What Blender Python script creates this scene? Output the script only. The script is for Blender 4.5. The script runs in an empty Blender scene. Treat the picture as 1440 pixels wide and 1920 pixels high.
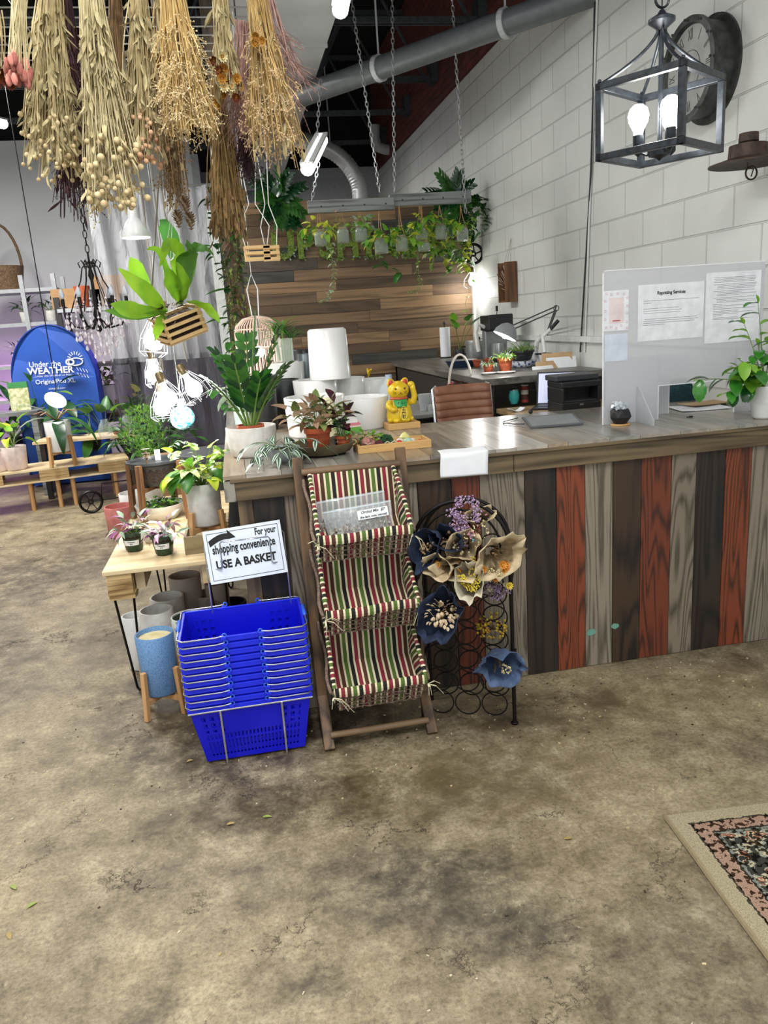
import bpy, math, random
from mathutils import Vector, Matrix, Euler, noise
PI = math.pi
S = bpy.context.scene
COL = S.collection
# ---------------------------------------------------------------- camera
CAM_H = 1.62
FPX = 1450.0
FW = Vector((-285.0, -343.0, FPX)).normalized()
DN = Vector((400.0, 5797.0, FPX)); DN = (DN - FW * DN.dot(FW)).normalized()
RT = DN.cross(FW)
if RT.x < 0: RT = -RT
cd = bpy.data.cameras.new('camera')
cd.sensor_fit = 'VERTICAL'; cd.sensor_height = 36.0; cd.lens = FPX / 1920 * 36
cd.clip_start = 0.05; cd.clip_end = 100
cam = bpy.data.objects.new('camera', cd); COL.objects.link(cam)
def w_of(i): return Vector((RT[i], FW[i], -DN[i]))
cr, cu, cb = w_of(0), -w_of(1), -w_of(2)
cam.matrix_world = Matrix(((cr.x, cu.x, cb.x, 0), (cr.y, cu.y, cb.y, 0), (cr.z, cu.z, cb.z, CAM_H), (0, 0, 0, 1)))
S.camera = cam
# ---------------------------------------------------------------- exposure, world, lights
S.view_settings.view_transform = 'Standard'; S.view_settings.look = 'None'
S.view_settings.gamma = 1.0; S.view_settings.use_curve_mapping = False
S.view_settings.exposure = 0.5
S.cycles.max_bounces = 6; S.cycles.transparent_max_bounces = 16
S.cycles.diffuse_bounces = 3; S.cycles.glossy_bounces = 3
S.cycles.sample_clamp_indirect = 6.0
try: S.cycles.use_denoising = True
except Exception: pass
W = bpy.data.worlds.new('world'); S.world = W; W.use_nodes = True
W.node_tree.nodes['Background'].inputs[0].default_value = (0.93, 0.97, 1.0, 1)
W.node_tree.nodes['Background'].inputs[1].default_value = 0.95
def area(name, loc, size, power, rot=(0, 0, 0), col=(1, 0.98, 0.94)):
    l = bpy.data.lights.new(name, 'AREA'); l.shape = 'RECTANGLE'; l.size, l.size_y = size
    l.energy = power; l.color = col
    o = bpy.data.objects.new(name, l); COL.objects.link(o); o.location = loc; o.rotation_euler = rot
    return o
def point(name, loc, power, r=0.03, col=(1, 0.98, 0.95)):
    l = bpy.data.lights.new(name, 'POINT'); l.energy = power; l.shadow_soft_size = r; l.color = col
    o = bpy.data.objects.new(name, l); COL.objects.link(o); o.location = loc
    return o
area('ceiling_tube_light', (0.2, 0.9, 3.9), (0.3, 2.4), 105)
area('ceiling_tube_light', (-1.9, 2.2, 3.9), (0.3, 2.4), 80)
area('ceiling_tube_light', (0.6, 5.4, 3.9), (0.3, 2.4), 85)
area('ceiling_tube_light', (-2.4, 7.2, 3.9), (0.3, 2.4), 190)
area('ceiling_tube_light', (1.0, 10.6, 3.7), (0.3, 2.0), 18)
# ---------------------------------------------------------------- mesh helpers
def V(*a): return Vector(a[0]) if len(a) == 1 else Vector(a)
def ray(px, py):
    v = RT * 0
    c = Vector((px - 720.0, py - 960.0, FPX))
    return Vector((c.dot(RT), c.dot(FW), -c.dot(DN)))
def gz(px, py, z): r = ray(px, py); return r * ((z - CAM_H) / r.z) + Vector((0, 0, CAM_H))
def gy(px, py, y): r = ray(px, py); return r * (y / r.y) + Vector((0, 0, CAM_H))
def gx(px, py, x): r = ray(px, py); return r * (x / r.x) + Vector((0, 0, CAM_H))
def frame(d, up=(0, 0, 1)):
    d = V(d).normalized(); u = V(up)
    if abs(d.dot(u)) > 0.97: u = Vector((1, 0, 0)) if abs(d.x) < 0.9 else Vector((0, 1, 0))
    s = d.cross(u).normalized(); return d, s, s.cross(d).normalized()
class MB:
    def __init__(s): s.v = []; s.f = []; s.m = []
    def add(s, vs, fs, mi=0):
        b = len(s.v); s.v += [tuple(x) for x in vs]
        for f in fs: s.f.append(tuple(i + b for i in f)); s.m.append(mi)
    def box(s, c, size, mi=0, R=None):
        c = V(c); hx, hy, hz = size[0] / 2, size[1] / 2, size[2] / 2
        vs = [Vector((x, y, z)) for x in (-hx, hx) for y in (-hy, hy) for z in (-hz, hz)]
        if R is not None:
            if not isinstance(R, Matrix): R = Euler(R).to_matrix()
            vs = [R @ v for v in vs]
        s.add([c + v for v in vs], [(0, 1, 3, 2), (4, 6, 7, 5), (0, 4, 5, 1), (2, 3, 7, 6), (0, 2, 6, 4), (1, 5, 7, 3)], mi); return s
    def bb(s, x0, x1, y0, y1, z0, z1, mi=0): return s.box(((x0 + x1) / 2, (y0 + y1) / 2, (z0 + z1) / 2), (x1 - x0, y1 - y0, z1 - z0), mi)
    def beam(s, p, q, w, h, mi=0, up=(0, 0, 1)):
        p, q = V(p), V(q); d, sd, u = frame(q - p, up)
        R = Matrix((d, sd, u)).transposed()
        return s.box((p + q) / 2, ((q - p).length, w, h), mi, R)
    def tube(s, pts, r, n=6, mi=0, closed=False, cap=True):
        pts = [V(p) for p in pts]; k = len(pts)
        rs = r if isinstance(r, (list, tuple)) else [r] * k
        vs = []; prev = None
        for i in range(k):
            a = pts[(i - 1) % k] if (closed or i > 0) else pts[i]
            b = pts[(i + 1) % k] if (closed or i < k - 1) else pts[i]
            d = (b - a)
            if d.length < 1e-9: d = Vector((0, 0, 1))
            d.normalize()
            if prev is None: _, sd, u = frame(d)
            else:
                sd = prev - d * prev.dot(d)
                if sd.length < 1e-6: _, sd, u = frame(d)
                sd.normalize(); u = sd.cross(d)
            prev = sd
            for j in range(n):
                t = 2 * PI * j / n
                vs.append(pts[i] + (sd * math.cos(t) + u * math.sin(t)) * rs[i])
        fs = []
        for i in range(k if closed else k - 1):
            for j in range(n):
                a = i * n + j; b = i * n + (j + 1) % n; i2 = (i + 1) % k
                fs.append((a, b, i2 * n + (j + 1) % n, i2 * n + j))
        if cap and not closed:
            fs.append(tuple(range(n - 1, -1, -1))); fs.append(tuple((k - 1) * n + j for j in range(n)))
        s.add(vs, fs, mi); return s
    def ring(s, c, R, r, n=24, m=6, axis='z', mi=0, ry=None):
        c = V(c); ry = ry or R; pts = []
        for i in range(n):
            t = 2 * PI * i / n; a, b = R * math.cos(t), ry * math.sin(t)
            pts.append(c + Vector({'z': (a, b, 0), 'y': (a, 0, b), 'x': (0, a, b)}[axis]))
        return s.tube(pts, r, m, mi, closed=True)
    def lathe(s, c, prof, n=24, mi=0, R=None, rx=1.0, ry=1.0, fn=None, cap=True):
        c = V(c); vs = []; fs = []
        for (r, z) in prof:
            for j in range(n):
                t = 2 * PI * j / n; rr = max(r, 1e-5)
                if fn: rr *= fn(t, z)
                v = Vector((rr * rx * math.cos(t), rr * ry * math.sin(t), z))
                vs.append(c + (R @ v if R is not None else v))
        for i in range(len(prof) - 1):
            for j in range(n): fs.append((i * n + j, i * n + (j + 1) % n, (i + 1) * n + (j + 1) % n, (i + 1) * n + j))
        if cap and prof[0][0] > 1e-4: fs.append(tuple(range(n - 1, -1, -1)))
        if cap and prof[-1][0] > 1e-4: fs.append(tuple((len(prof) - 1) * n + j for j in range(n)))
        s.add(vs, fs, mi); return s
    def ball(s, c, r, n=10, m=7, mi=0, R=None):
        if not isinstance(r, (list, tuple)): r = (r, r, r)
        prof = [(math.sin(PI * i / m), -math.cos(PI * i / m)) for i in range(m + 1)]
        c = V(c); vs = []; fs = []
        for (a, z) in prof:
            for j in range(n):
                t = 2 * PI * j / n; v = Vector((a * r[0] * math.cos(t), a * r[1] * math.sin(t), z * r[2]))
                vs.append(c + (R @ v if R is not None else v))
        for i in range(m):
            for j in range(n): fs.append((i * n + j, i * n + (j + 1) % n, (i + 1) * n + (j + 1) % n, (i + 1) * n + j))
        s.add(vs, fs, mi); return s
    def prism(s, pts, z0, z1, mi=0, M=None):
        k = len(pts); vs = [Vector((p[0], p[1], z0)) for p in pts] + [Vector((p[0], p[1], z1)) for p in pts]
        if M is not None: vs = [M @ v for v in vs]
        s.add(vs, [tuple(range(k - 1, -1, -1)), tuple(range(k, 2 * k))] + [(i, (i + 1) % k, k + (i + 1) % k, k + i) for i in range(k)], mi); return s
    def sheet(s, fn, nu, nv, mi=0, skip=None, mif=None):
        vs = [V(fn(i / nu, j / nv)) for j in range(nv + 1) for i in range(nu + 1)]
        b = len(s.v); s.v += [tuple(x) for x in vs]
        for j in range(nv):
            for i in range(nu):
                if skip and skip(i, j): continue
                a = j * (nu + 1) + i
                s.f.append((b + a, b + a + 1, b + a + nu + 2, b + a + nu + 1)); s.m.append(mif(i, j) if mif else mi)
        return s
    def leaf(s, p, d, L, W, droop=0.6, up=(0, 0, 1), shape='oval', fold=0.18, seg=6, mi=0, mats=None, twist=0, wave=0):
        p = V(p); d, sd, u = frame(d, up)
        if twist:
            R = Matrix.Rotation(twist, 3, d); sd = R @ sd; u = R @ u
        cols = len(mats) if mats else 2
        vs = []; step = L / seg; pos = p.copy()
        for i in range(seg + 1):
            t = i / seg
            if shape == 'oval': w = math.sin(PI * min(1, t * 0.96 + 0.03)) ** 0.75
            elif shape == 'heart': w = (1.05 * (1 - t) ** 0.62 * min(1, 0.72 + t * 2.2)) if t < 1 else 0.02
            elif shape == 'lance': w = min(1, t * 3.2 + .12) * (1 - t ** 2.2)
            elif shape == 'strap': w = min(1, t * 2.2 + .3) * (1 - t ** 6)
            else: w = 1 - t
            w = max(w, 0.03) * W / 2
            for k in range(cols + 1):
                q = 2 * k / cols - 1
                wv = wave * W * math.sin(t * 17 + q * 2) * abs(q) if wave else 0
                vs.append(pos + sd * (q * w) + u * (abs(q) * w * fold * 2 + wv))
            if i < seg:
                a = -droop / seg
                nd = (d * math.cos(a) + u * math.sin(a)).normalized()
                u = (u * math.cos(a) - d * math.sin(a)).normalized(); d = nd
                pos = pos + d * step
        b = len(s.v); s.v += [tuple(v) for v in vs]; c1 = cols + 1
        for i in range(seg):
            for k in range(cols):
                a = b + i * c1 + k
                s.f.append((a, a + 1, a + c1 + 1, a + c1)); s.m.append(mats[k] if mats else mi)
        return pos
    def build(s, name, mats, parent=None, smooth=None, bevel=0, solid=0, loc=None):
        me = bpy.data.meshes.new(name); me.from_pydata(s.v, [], s.f)
        mats = mats if isinstance(mats, (list, tuple)) else [mats]
        for m in mats: me.materials.append(m)
        me.polygons.foreach_set('material_index', [min(i, len(mats) - 1) for i in s.m])
        me.update()
        if smooth is not None:
            me.shade_smooth()
            if smooth < 179: me.set_sharp_from_angle(angle=math.radians(smooth))
        o = bpy.data.objects.new(name, me); COL.objects.link(o)
        if parent: o.parent = parent
        if loc is not None: o.location = loc
        if solid:
            md = o.modifiers.new('solid', 'SOLIDIFY'); md.thickness = solid; md.offset = 0
        if bevel:
            md = o.modifiers.new('bevel', 'BEVEL'); md.width = bevel; md.segments = 2; md.limit_method = 'ANGLE'; md.angle_limit = 0.7
        return o
def tag(o, label=None, cat=None, group=None, kind=None):
    if label: o['label'] = label
    if cat: o['category'] = cat
    if group: o['group'] = group
    if kind: o['kind'] = kind
    return o
def T(name, label, cat, loc=(0, 0, 0), rz=0.0, group=None, rot=None):
    o = bpy.data.objects.new(name, None); COL.objects.link(o); o.empty_display_size = 0.05
    o.location = loc; o.rotation_euler = rot if rot else (0, 0, rz)
    return tag(o, label, cat, group)
def dup(root, loc, rz=0.0, label=None, group=None, rot=None):
    r = root.copy(); COL.objects.link(r); r.location = loc; r.rotation_euler = rot if rot else (0, 0, rz)
    if label: r['label'] = label
    if group: r['group'] = group
    for ch in list(root.children):
        c = ch.copy(); COL.objects.link(c); c.parent = r
        for g in ch.children:
            d = g.copy(); COL.objects.link(d); d.parent = c
    return r
def text(name, s, size, mat, M, parent=None, bold=0, ext=0.0004, align='CENTER', sx=1.0, shear=0):
    cu = bpy.data.curves.new(name, 'FONT'); cu.body = s; cu.size = size; cu.extrude = ext
    cu.align_x = align; cu.align_y = 'CENTER'; cu.offset = bold; cu.shear = shear; cu.resolution_u = 3
    tmp = bpy.data.objects.new(name, cu); COL.objects.link(tmp)
    dg = bpy.context.evaluated_depsgraph_get()
    me = bpy.data.meshes.new_from_object(tmp.evaluated_get(dg))
    bpy.data.objects.remove(tmp)
    me.name = name; me.materials.clear(); me.materials.append(mat)
    me.transform(M @ Matrix.Diagonal((sx, 1, 1, 1)))
    o = bpy.data.objects.new(name, me); COL.objects.link(o)
    if parent: o.parent = parent
    return o
def face_M(o, x, n):
    """matrix putting text in the plane at o with text direction x and normal n"""
    x = V(x).normalized(); n = V(n).normalized(); y = n.cross(x)
    return Matrix(((x.x, y.x, n.x, o[0]), (x.y, y.y, n.y, o[1]), (x.z, y.z, n.z, o[2]), (0, 0, 0, 1)))
# ---------------------------------------------------------------- materials
def hexc(c):
    if isinstance(c, str):
        r = [int(c[i:i + 2], 16) / 255 for i in (0, 2, 4)]
        return tuple(((x / 12.92) if x <= .04045 else ((x + .055) / 1.055) ** 2.4) for x in r) + (1,)
    return tuple(c) + (1,) if len(c) == 3 else c
_MC = {}
def nt(name):
    m = bpy.data.materials.new(name); m.use_nodes = True; t = m.node_tree
    b = t.nodes['Principled BSDF']; return m, t, b
def N(t, typ, **kw):
    n = t.nodes.new(typ)
    for k, v in kw.items():
        if k.startswith('i_'):
            key = k[2:]; n.inputs[int(key) if key.isdigit() else key].default_value = v
        else: setattr(n, k, v)
    return n
def mapped(t, scale=(1, 1, 1), rot=(0, 0, 0)):
    tc = N(t, 'ShaderNodeTexCoord'); mp = N(t, 'ShaderNodeMapping')
    mp.inputs['Scale'].default_value = scale; mp.inputs['Rotation'].default_value = rot
    t.links.new(tc.outputs['Object'], mp.inputs[0]); return mp
def ramp(t, fac, stops, interp='LINEAR'):
    r = N(t, 'ShaderNodeValToRGB'); r.color_ramp.interpolation = interp
    el = r.color_ramp.elements
    while len(el) > 1: el.remove(el[0])
    el[0].position = stops[0][0]; el[0].color = hexc(stops[0][1])
    for p, c in stops[1:]:
        e = el.new(p); e.color = hexc(c)
    t.links.new(fac, r.inputs[0]); return r
def bump(t, b, h, strength=0.3, dist=0.01):
    n = N(t, 'ShaderNodeBump'); n.inputs['Strength'].default_value = strength; n.inputs['Distance'].default_value = dist
    t.links.new(h, n.inputs['Height']); t.links.new(n.outputs[0], b.inputs['Normal'])
def mat(name, c, rough=0.55, metal=0.0, c2=None, scale=20, bmp=0.0, detail=3, spec=0.5, trans=0.0, stretch=(1, 1, 1), lo=.35, hi=.65):
    if name in _MC: return _MC[name]
    m, t, b = nt(name); b.inputs['Roughness'].default_value = rough; b.inputs['Metallic'].default_value = metal
    b.inputs['Specular IOR Level'].default_value = spec
    mp = mapped(t, stretch); no = N(t, 'ShaderNodeTexNoise'); no.inputs['Scale'].default_value = scale; no.inputs['Detail'].default_value = detail
    t.links.new(mp.outputs[0], no.inputs['Vector'])
    c1 = hexc(c)
    if c2 is None: c2 = tuple(x * 0.86 for x in c1[:3])
    r = ramp(t, no.outputs[0], [(lo, c2), (hi, c1)]); t.links.new(r.outputs[0], b.inputs['Base Color'])
    if bmp: bump(t, b, no.outputs[0], bmp, 0.004)
    if trans:
        out = t.nodes['Material Output']; tr = N(t, 'ShaderNodeBsdfTranslucent'); mx = N(t, 'ShaderNodeMixShader'); mx.inputs[0].default_value = trans
        t.links.new(r.outputs[0], tr.inputs[0]); t.links.new(b.outputs[0], mx.inputs[1]); t.links.new(tr.outputs[0], mx.inputs[2]); t.links.new(mx.outputs[0], out.inputs[0])
    _MC[name] = m; return m
def emit(name, c, s):
    if name in _MC: return _MC[name]
    m, t, b = nt(name); b.inputs['Base Color'].default_value = (.8, .8, .8, 1)
    b.inputs['Emission Color'].default_value = hexc(c); b.inputs['Emission Strength'].default_value = s
    _MC[name] = m; return m
def clear(name, c=(0.9, 0.95, 0.95), alpha=0.25, rough=0.1, diff=0.0):
    """see-through sheet: transparent mixed with a glossy/diffuse surface"""
    if name in _MC: return _MC[name]
    m, t, b = nt(name); b.inputs['Base Color'].default_value = hexc(c); b.inputs['Roughness'].default_value = rough
    out = t.nodes['Material Output']; tr = N(t, 'ShaderNodeBsdfTransparent'); mx = N(t, 'ShaderNodeMixShader')
    lw = N(t, 'ShaderNodeLayerWeight'); lw.inputs[0].default_value = 0.35
    mr = N(t, 'ShaderNodeMapRange'); mr.inputs['To Min'].default_value = alpha; mr.inputs['To Max'].default_value = min(1, alpha + .5)
    t.links.new(lw.outputs['Facing'], mr.inputs[0]); t.links.new(mr.outputs[0], mx.inputs[0])
    src = b.outputs[0]
    if diff:
        td = N(t, 'ShaderNodeBsdfTranslucent'); td.inputs[0].default_value = hexc(c); m2 = N(t, 'ShaderNodeMixShader'); m2.inputs[0].default_value = diff
        t.links.new(b.outputs[0], m2.inputs[1]); t.links.new(td.outputs[0], m2.inputs[2]); src = m2.outputs[0]
    t.links.new(tr.outputs[0], mx.inputs[1]); t.links.new(src, mx.inputs[2]); t.links.new(mx.outputs[0], out.inputs[0])
    _MC[name] = m; return m
def wood(name, a, b_, axis=2, ring=9.0, rough=0.6, knots=False, grain=60, seed=0.0, contrast=.5, bmp=.25):
    """straight grained wood running along the given axis of the object"""
    if name in _MC: return _MC[name]
    m, t, b = nt(name); b.inputs['Roughness'].default_value = rough
    sc = [1, 1, 1]; sc[axis] = 0.07
    mp = mapped(t, tuple(sc)); mp.inputs['Location'].default_value = (seed, seed * 1.7, seed * .6)
    no = N(t, 'ShaderNodeTexNoise'); no.inputs['Scale'].default_value = 5.5; no.inputs['Detail'].default_value = 2; no.inputs['Distortion'].default_value = 0.4
    t.links.new(mp.outputs[0], no.inputs['Vector'])
    mu = N(t, 'ShaderNodeMath', operation='MULTIPLY'); mu.inputs[1].default_value = ring; t.links.new(no.outputs[0], mu.inputs[0])
    fr = N(t, 'ShaderNodeMath', operation='PINGPONG'); fr.inputs[1].default_value = 0.5; t.links.new(mu.outputs[0], fr.inputs[0])
    fine = N(t, 'ShaderNodeTexNoise'); fine.inputs['Scale'].default_value = grain; fine.inputs['Detail'].default_value = 5
    t.links.new(mp.outputs[0], fine.inputs['Vector'])
    ad = N(t, 'ShaderNodeMix', data_type='FLOAT'); ad.inputs[0].default_value = 1 - contrast
    m2 = N(t, 'ShaderNodeMath', operation='MULTIPLY'); m2.inputs[1].default_value = 2.0; t.links.new(fr.outputs[0], m2.inputs[0])
    t.links.new(m2.outputs[0], ad.inputs[2]); t.links.new(fine.outputs[0], ad.inputs[3])
    r = ramp(t, ad.outputs[0], [(0.26, b_), (0.58, a)]); t.links.new(r.outputs[0], b.inputs['Base Color'])
    bump(t, b, ad.outputs[0], bmp, 0.003)
    _MC[name] = m; return m
# ================================================================ FLOOR
def floor_mat():
    m, t, b = nt('worn_concrete'); L = t.links
    mp = mapped(t)
    def noi(scale, det, dist=0.0, vec=None, rough=.6):
        n = N(t, 'ShaderNodeTexNoise'); n.inputs['Scale'].default_value = scale; n.inputs['Detail'].default_value = det
        n.inputs['Distortion'].default_value = dist; n.inputs['Roughness'].default_value = rough
        L.new(vec or mp.outputs[0], n.inputs['Vector']); return n
    big = noi(1.1, 6, 0.3, rough=.65); mid = noi(6.0, 9, 0.15, rough=.78); fine = noi(70, 6, rough=.8); hue = noi(1.7, 2)
    base = ramp(t, big.outputs[0], [(0.30, '51473a'), (0.45, '786b55'), (0.56, '988a6c'), (0.72, 'b0a17e')])
    midr = ramp(t, mid.outputs[0], [(0.36, '2f281d'), (0.45, '6e634f'), (0.53, '8c816a'), (0.66, 'b9ae92')])
    mx = N(t, 'ShaderNodeMix', data_type='RGBA', blend_type='MIX'); mx.inputs[0].default_value = 0.5
    L.new(base.outputs[0], mx.inputs[6]); L.new(midr.outputs[0], mx.inputs[7])
    fr = ramp(t, fine.outputs[0], [(0.34, (.42, .40, .36)), (0.5, (1, 1, 1)), (0.66, (1.45, 1.43, 1.38))])
    m2 = N(t, 'ShaderNodeMix', data_type='RGBA', blend_type='MULTIPLY'); m2.inputs[0].default_value = .75
    L.new(mx.outputs[2], m2.inputs[6]); L.new(fr.outputs[0], m2.inputs[7])
    cur = m2.outputs[2]
    # floor stains, and darker patches by the table, baskets and counter
    tc = N(t, 'ShaderNodeTexCoord')
    wob = noi(7, 6, 0.0, rough=.7); wv = N(t, 'ShaderNodeVectorMath', operation='SCALE'); wv.inputs['Scale'].default_value = 0.34
    wsub = N(t, 'ShaderNodeVectorMath', operation='SUBTRACT'); wsub.inputs[1].default_value = (.5, .5, .5)
    L.new(wob.outputs['Color'], wsub.inputs[0]); L.new(wsub.outputs[0], wv.inputs[0])
    wadd = N(t, 'ShaderNodeVectorMath', operation='ADD'); L.new(tc.outputs['Object'], wadd.inputs[0]); L.new(wv.outputs[0], wadd.inputs[1])
    FLOOR_PATCHES = [((0.36, 1.93), (.34, .17), '38342b', .95), ((0.53, 1.70), (.2, .15), '3c382f', .9), ((0.03, 1.63), (.12, .07), '3f382b', .9),
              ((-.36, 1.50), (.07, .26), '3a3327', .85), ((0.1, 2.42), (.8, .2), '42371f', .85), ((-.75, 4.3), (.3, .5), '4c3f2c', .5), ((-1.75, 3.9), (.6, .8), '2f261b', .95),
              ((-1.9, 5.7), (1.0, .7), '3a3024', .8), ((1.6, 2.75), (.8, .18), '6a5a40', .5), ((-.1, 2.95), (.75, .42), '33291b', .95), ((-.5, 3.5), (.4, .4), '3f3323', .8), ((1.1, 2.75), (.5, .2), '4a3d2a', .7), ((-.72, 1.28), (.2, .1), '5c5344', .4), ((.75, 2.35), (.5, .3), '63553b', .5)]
    for (cx, cy), (rx, ry), c, a in FLOOR_PATCHES:
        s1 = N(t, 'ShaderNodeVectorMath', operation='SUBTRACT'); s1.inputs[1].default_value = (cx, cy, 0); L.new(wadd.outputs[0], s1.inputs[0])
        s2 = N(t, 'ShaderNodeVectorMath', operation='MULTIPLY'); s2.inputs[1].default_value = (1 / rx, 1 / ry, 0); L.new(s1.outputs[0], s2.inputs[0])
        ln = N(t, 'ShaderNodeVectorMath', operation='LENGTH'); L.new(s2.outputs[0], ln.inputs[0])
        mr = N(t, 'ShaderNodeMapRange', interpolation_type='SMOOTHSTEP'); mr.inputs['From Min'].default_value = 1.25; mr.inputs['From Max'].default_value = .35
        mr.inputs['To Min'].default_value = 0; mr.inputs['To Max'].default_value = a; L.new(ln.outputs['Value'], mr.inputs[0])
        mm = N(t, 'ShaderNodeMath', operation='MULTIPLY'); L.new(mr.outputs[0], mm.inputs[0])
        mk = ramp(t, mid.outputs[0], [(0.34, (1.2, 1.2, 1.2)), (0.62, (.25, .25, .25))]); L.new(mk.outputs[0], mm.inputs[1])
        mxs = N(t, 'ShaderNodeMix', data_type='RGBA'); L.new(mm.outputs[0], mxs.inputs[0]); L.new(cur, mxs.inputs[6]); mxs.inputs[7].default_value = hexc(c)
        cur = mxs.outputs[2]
    # pale scuffs
    sc = noi(20, 9, .6, rough=.85); sr = ramp(t, sc.outputs[0], [(0.60, (0, 0, 0)), (0.68, (.55, .55, .55))])
    mxl = N(t, 'ShaderNodeMix', data_type='RGBA'); L.new(sr.outputs[0], mxl.inputs[0]); L.new(cur, mxl.inputs[6]); mxl.inputs[7].default_value = hexc('d3c8ab'); cur = mxl.outputs[2]
    # cracks
    vo = N(t, 'ShaderNodeTexVoronoi', feature='DISTANCE_TO_EDGE'); vo.inputs['Scale'].default_value = 1.7; L.new(wadd.outputs[0], vo.inputs['Vector'])
    ckr = N(t, 'ShaderNodeMapRange'); ckr.inputs['From Min'].default_value = 0.0; ckr.inputs['From Max'].default_value = .007; ckr.inputs['To Min'].default_value = 1; ckr.inputs['To Max'].default_value = 0; L.new(vo.outputs['Distance'], ckr.inputs[0])
    gate = noi(2.6, 3); gr = ramp(t, gate.outputs[0], [(0.52, (0, 0, 0)), (0.6, (1, 1, 1))])
    ck = N(t, 'ShaderNodeMath', operation='MULTIPLY'); L.new(ckr.outputs[0], ck.inputs[0]); L.new(gr.outputs[0], ck.inputs[1])
    mxc = N(t, 'ShaderNodeMix', data_type='RGBA'); L.new(ck.outputs[0], mxc.inputs[0]); L.new(cur, mxc.inputs[6]); mxc.inputs[7].default_value = hexc('2c2318')
    L.new(mxc.outputs[2], b.inputs['Base Color'])
    rr = ramp(t, mid.outputs[0], [(0.3, (.38, .38, .38)), (0.7, (.62, .62, .62))]); L.new(rr.outputs[0], b.inputs['Roughness'])
    hh = N(t, 'ShaderNodeMath', operation='SUBTRACT'); L.new(mid.outputs[0], hh.inputs[0]); L.new(ck.outputs[0], hh.inputs[1])
    h2 = N(t, 'ShaderNodeMath', operation='MULTIPLY_ADD'); h2.inputs[1].default_value = .25; L.new(fine.outputs[0], h2.inputs[0]); L.new(hh.outputs[0], h2.inputs[2])
    bump(t, b, h2.outputs[0], .55, .012); b.inputs['Specular IOR Level'].default_value = .4
    return m
mb = MB(); mb.bb(-7, 2.9, -3.2, 13.2, -.1, 0); tag(mb.build('floor', floor_mat()), kind='structure')
# ================================================================ BLOCK WALL on the right, brick above it
def block_mat(name, axis_x, bw, bh, col, mortar, scale_b=.006, bmps=.7, plus=(0, 0, 0), c2=None):
    m, t, b = nt(name); L = t.links
    tc = N(t, 'ShaderNodeTexCoord'); sp = N(t, 'ShaderNodeSeparateXYZ'); cb_ = N(t, 'ShaderNodeCombineXYZ')
    L.new(tc.outputs['Object'], sp.inputs[0]); L.new(sp.outputs[axis_x], cb_.inputs[0]); L.new(sp.outputs[2], cb_.inputs[1])
    mp = N(t, 'ShaderNodeMapping'); mp.inputs['Location'].default_value = plus; L.new(cb_.outputs[0], mp.inputs[0])
    br = N(t, 'ShaderNodeTexBrick'); br.inputs['Scale'].default_value = 1; br.inputs['Brick Width'].default_value = bw; br.inputs['Row Height'].default_value = bh
    br.inputs['Mortar Size'].default_value = scale_b; br.inputs['Mortar Smooth'].default_value = .4; br.inputs['Bias'].default_value = 0
    br.inputs[1].default_value = hexc(col); br.inputs[2].default_value = hexc(c2 or col); br.inputs[3].default_value = hexc(mortar)
    L.new(mp.outputs[0], br.inputs[0])
    no = N(t, 'ShaderNodeTexNoise'); no.inputs['Scale'].default_value = 2.2; no.inputs['Detail'].default_value = 6; L.new(tc.outputs['Object'], no.inputs[0])
    r = ramp(t, no.outputs[0], [(0.3, (.88, .88, .87)), (0.7, (1, 1, 1))])
    mx = N(t, 'ShaderNodeMix', data_type='RGBA', blend_type='MULTIPLY'); mx.inputs[0].default_value = 1; L.new(br.outputs[0], mx.inputs[6]); L.new(r.outputs[0], mx.inputs[7])
    L.new(mx.outputs[2], b.inputs['Base Color'])
    fn = N(t, 'ShaderNodeTexNoise'); fn.inputs['Scale'].default_value = 45; fn.inputs['Detail'].default_value = 4; L.new(tc.outputs['Object'], fn.inputs[0])
    iv = N(t, 'ShaderNodeMath', operation='MULTIPLY_ADD'); iv.inputs[1].default_value = -1.3; L.new(br.outputs['Fac'], iv.inputs[0])
    m2 = N(t, 'ShaderNodeMath', operation='MULTIPLY'); m2.inputs[1].default_value = .25; L.new(fn.outputs[0], m2.inputs[0]); L.new(m2.outputs[0], iv.inputs[2])
    bump(t, b, iv.outputs[0], bmps, .008); b.inputs['Roughness'].default_value = .55
    return m
bm_ = block_mat('painted_block', 1, .444, .2, 'd8dad6', 'c4c6c2', plus=(.1, .06, 0))
mb = MB(); mb.bb(2.5, 2.7, .2, 13.1, 0, 3.85); tag(mb.build('wall_right', bm_), kind='structure')
bk = block_mat('dark_red_brick', 1, .21, .075, '7a3e34', '4a302a', .008, .6, c2='5c322b')
mb = MB(); mb.bb(2.53, 2.7, .2, 13.1, 3.85, 5.4); tag(mb.build('wall_right_brick', bk), kind='structure')
# ledge that runs along the block wall behind the desks
mb = MB(); mb.bb(2.47, 2.5, 3.4, 8.0, 1.36, 1.40); tag(mb.build('trim_1', mat('white_paint', 'd9dcd9', .5)), kind='structure')
wp = mat('white_plaster', 'd6d8d8', .6, c2='c9cccc', scale=1.2, bmp=.08)
mb = MB(); mb.bb(-7, -0.3, 11.6, 11.8, 0, 4.18); tag(mb.build('wall_back_left', wp), kind='structure')
mb = MB(); mb.bb(-.3, -.2, 11.6, 13.1, 0, 3.95); mb.bb(-0.3, 2.5, 12.9, 13.1, 0, 3.95); tag(mb.build('wall_back', mat('grey_plaster', 'a9adb0', .6)), kind='structure')
mb = MB(); mb.bb(-7.1, -7, -3.2, 13.1, 0, 5.4); tag(mb.build('wall_left', wp), kind='structure')
dk = mat('black_roof_deck', '0c0d0f', .9, c2='060607', scale=3)
mb = MB(); mb.bb(-7, 2.7, -0.5, 13.2, 5.4, 5.5)
tag(mb.build('ceiling', dk), kind='structure')
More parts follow.
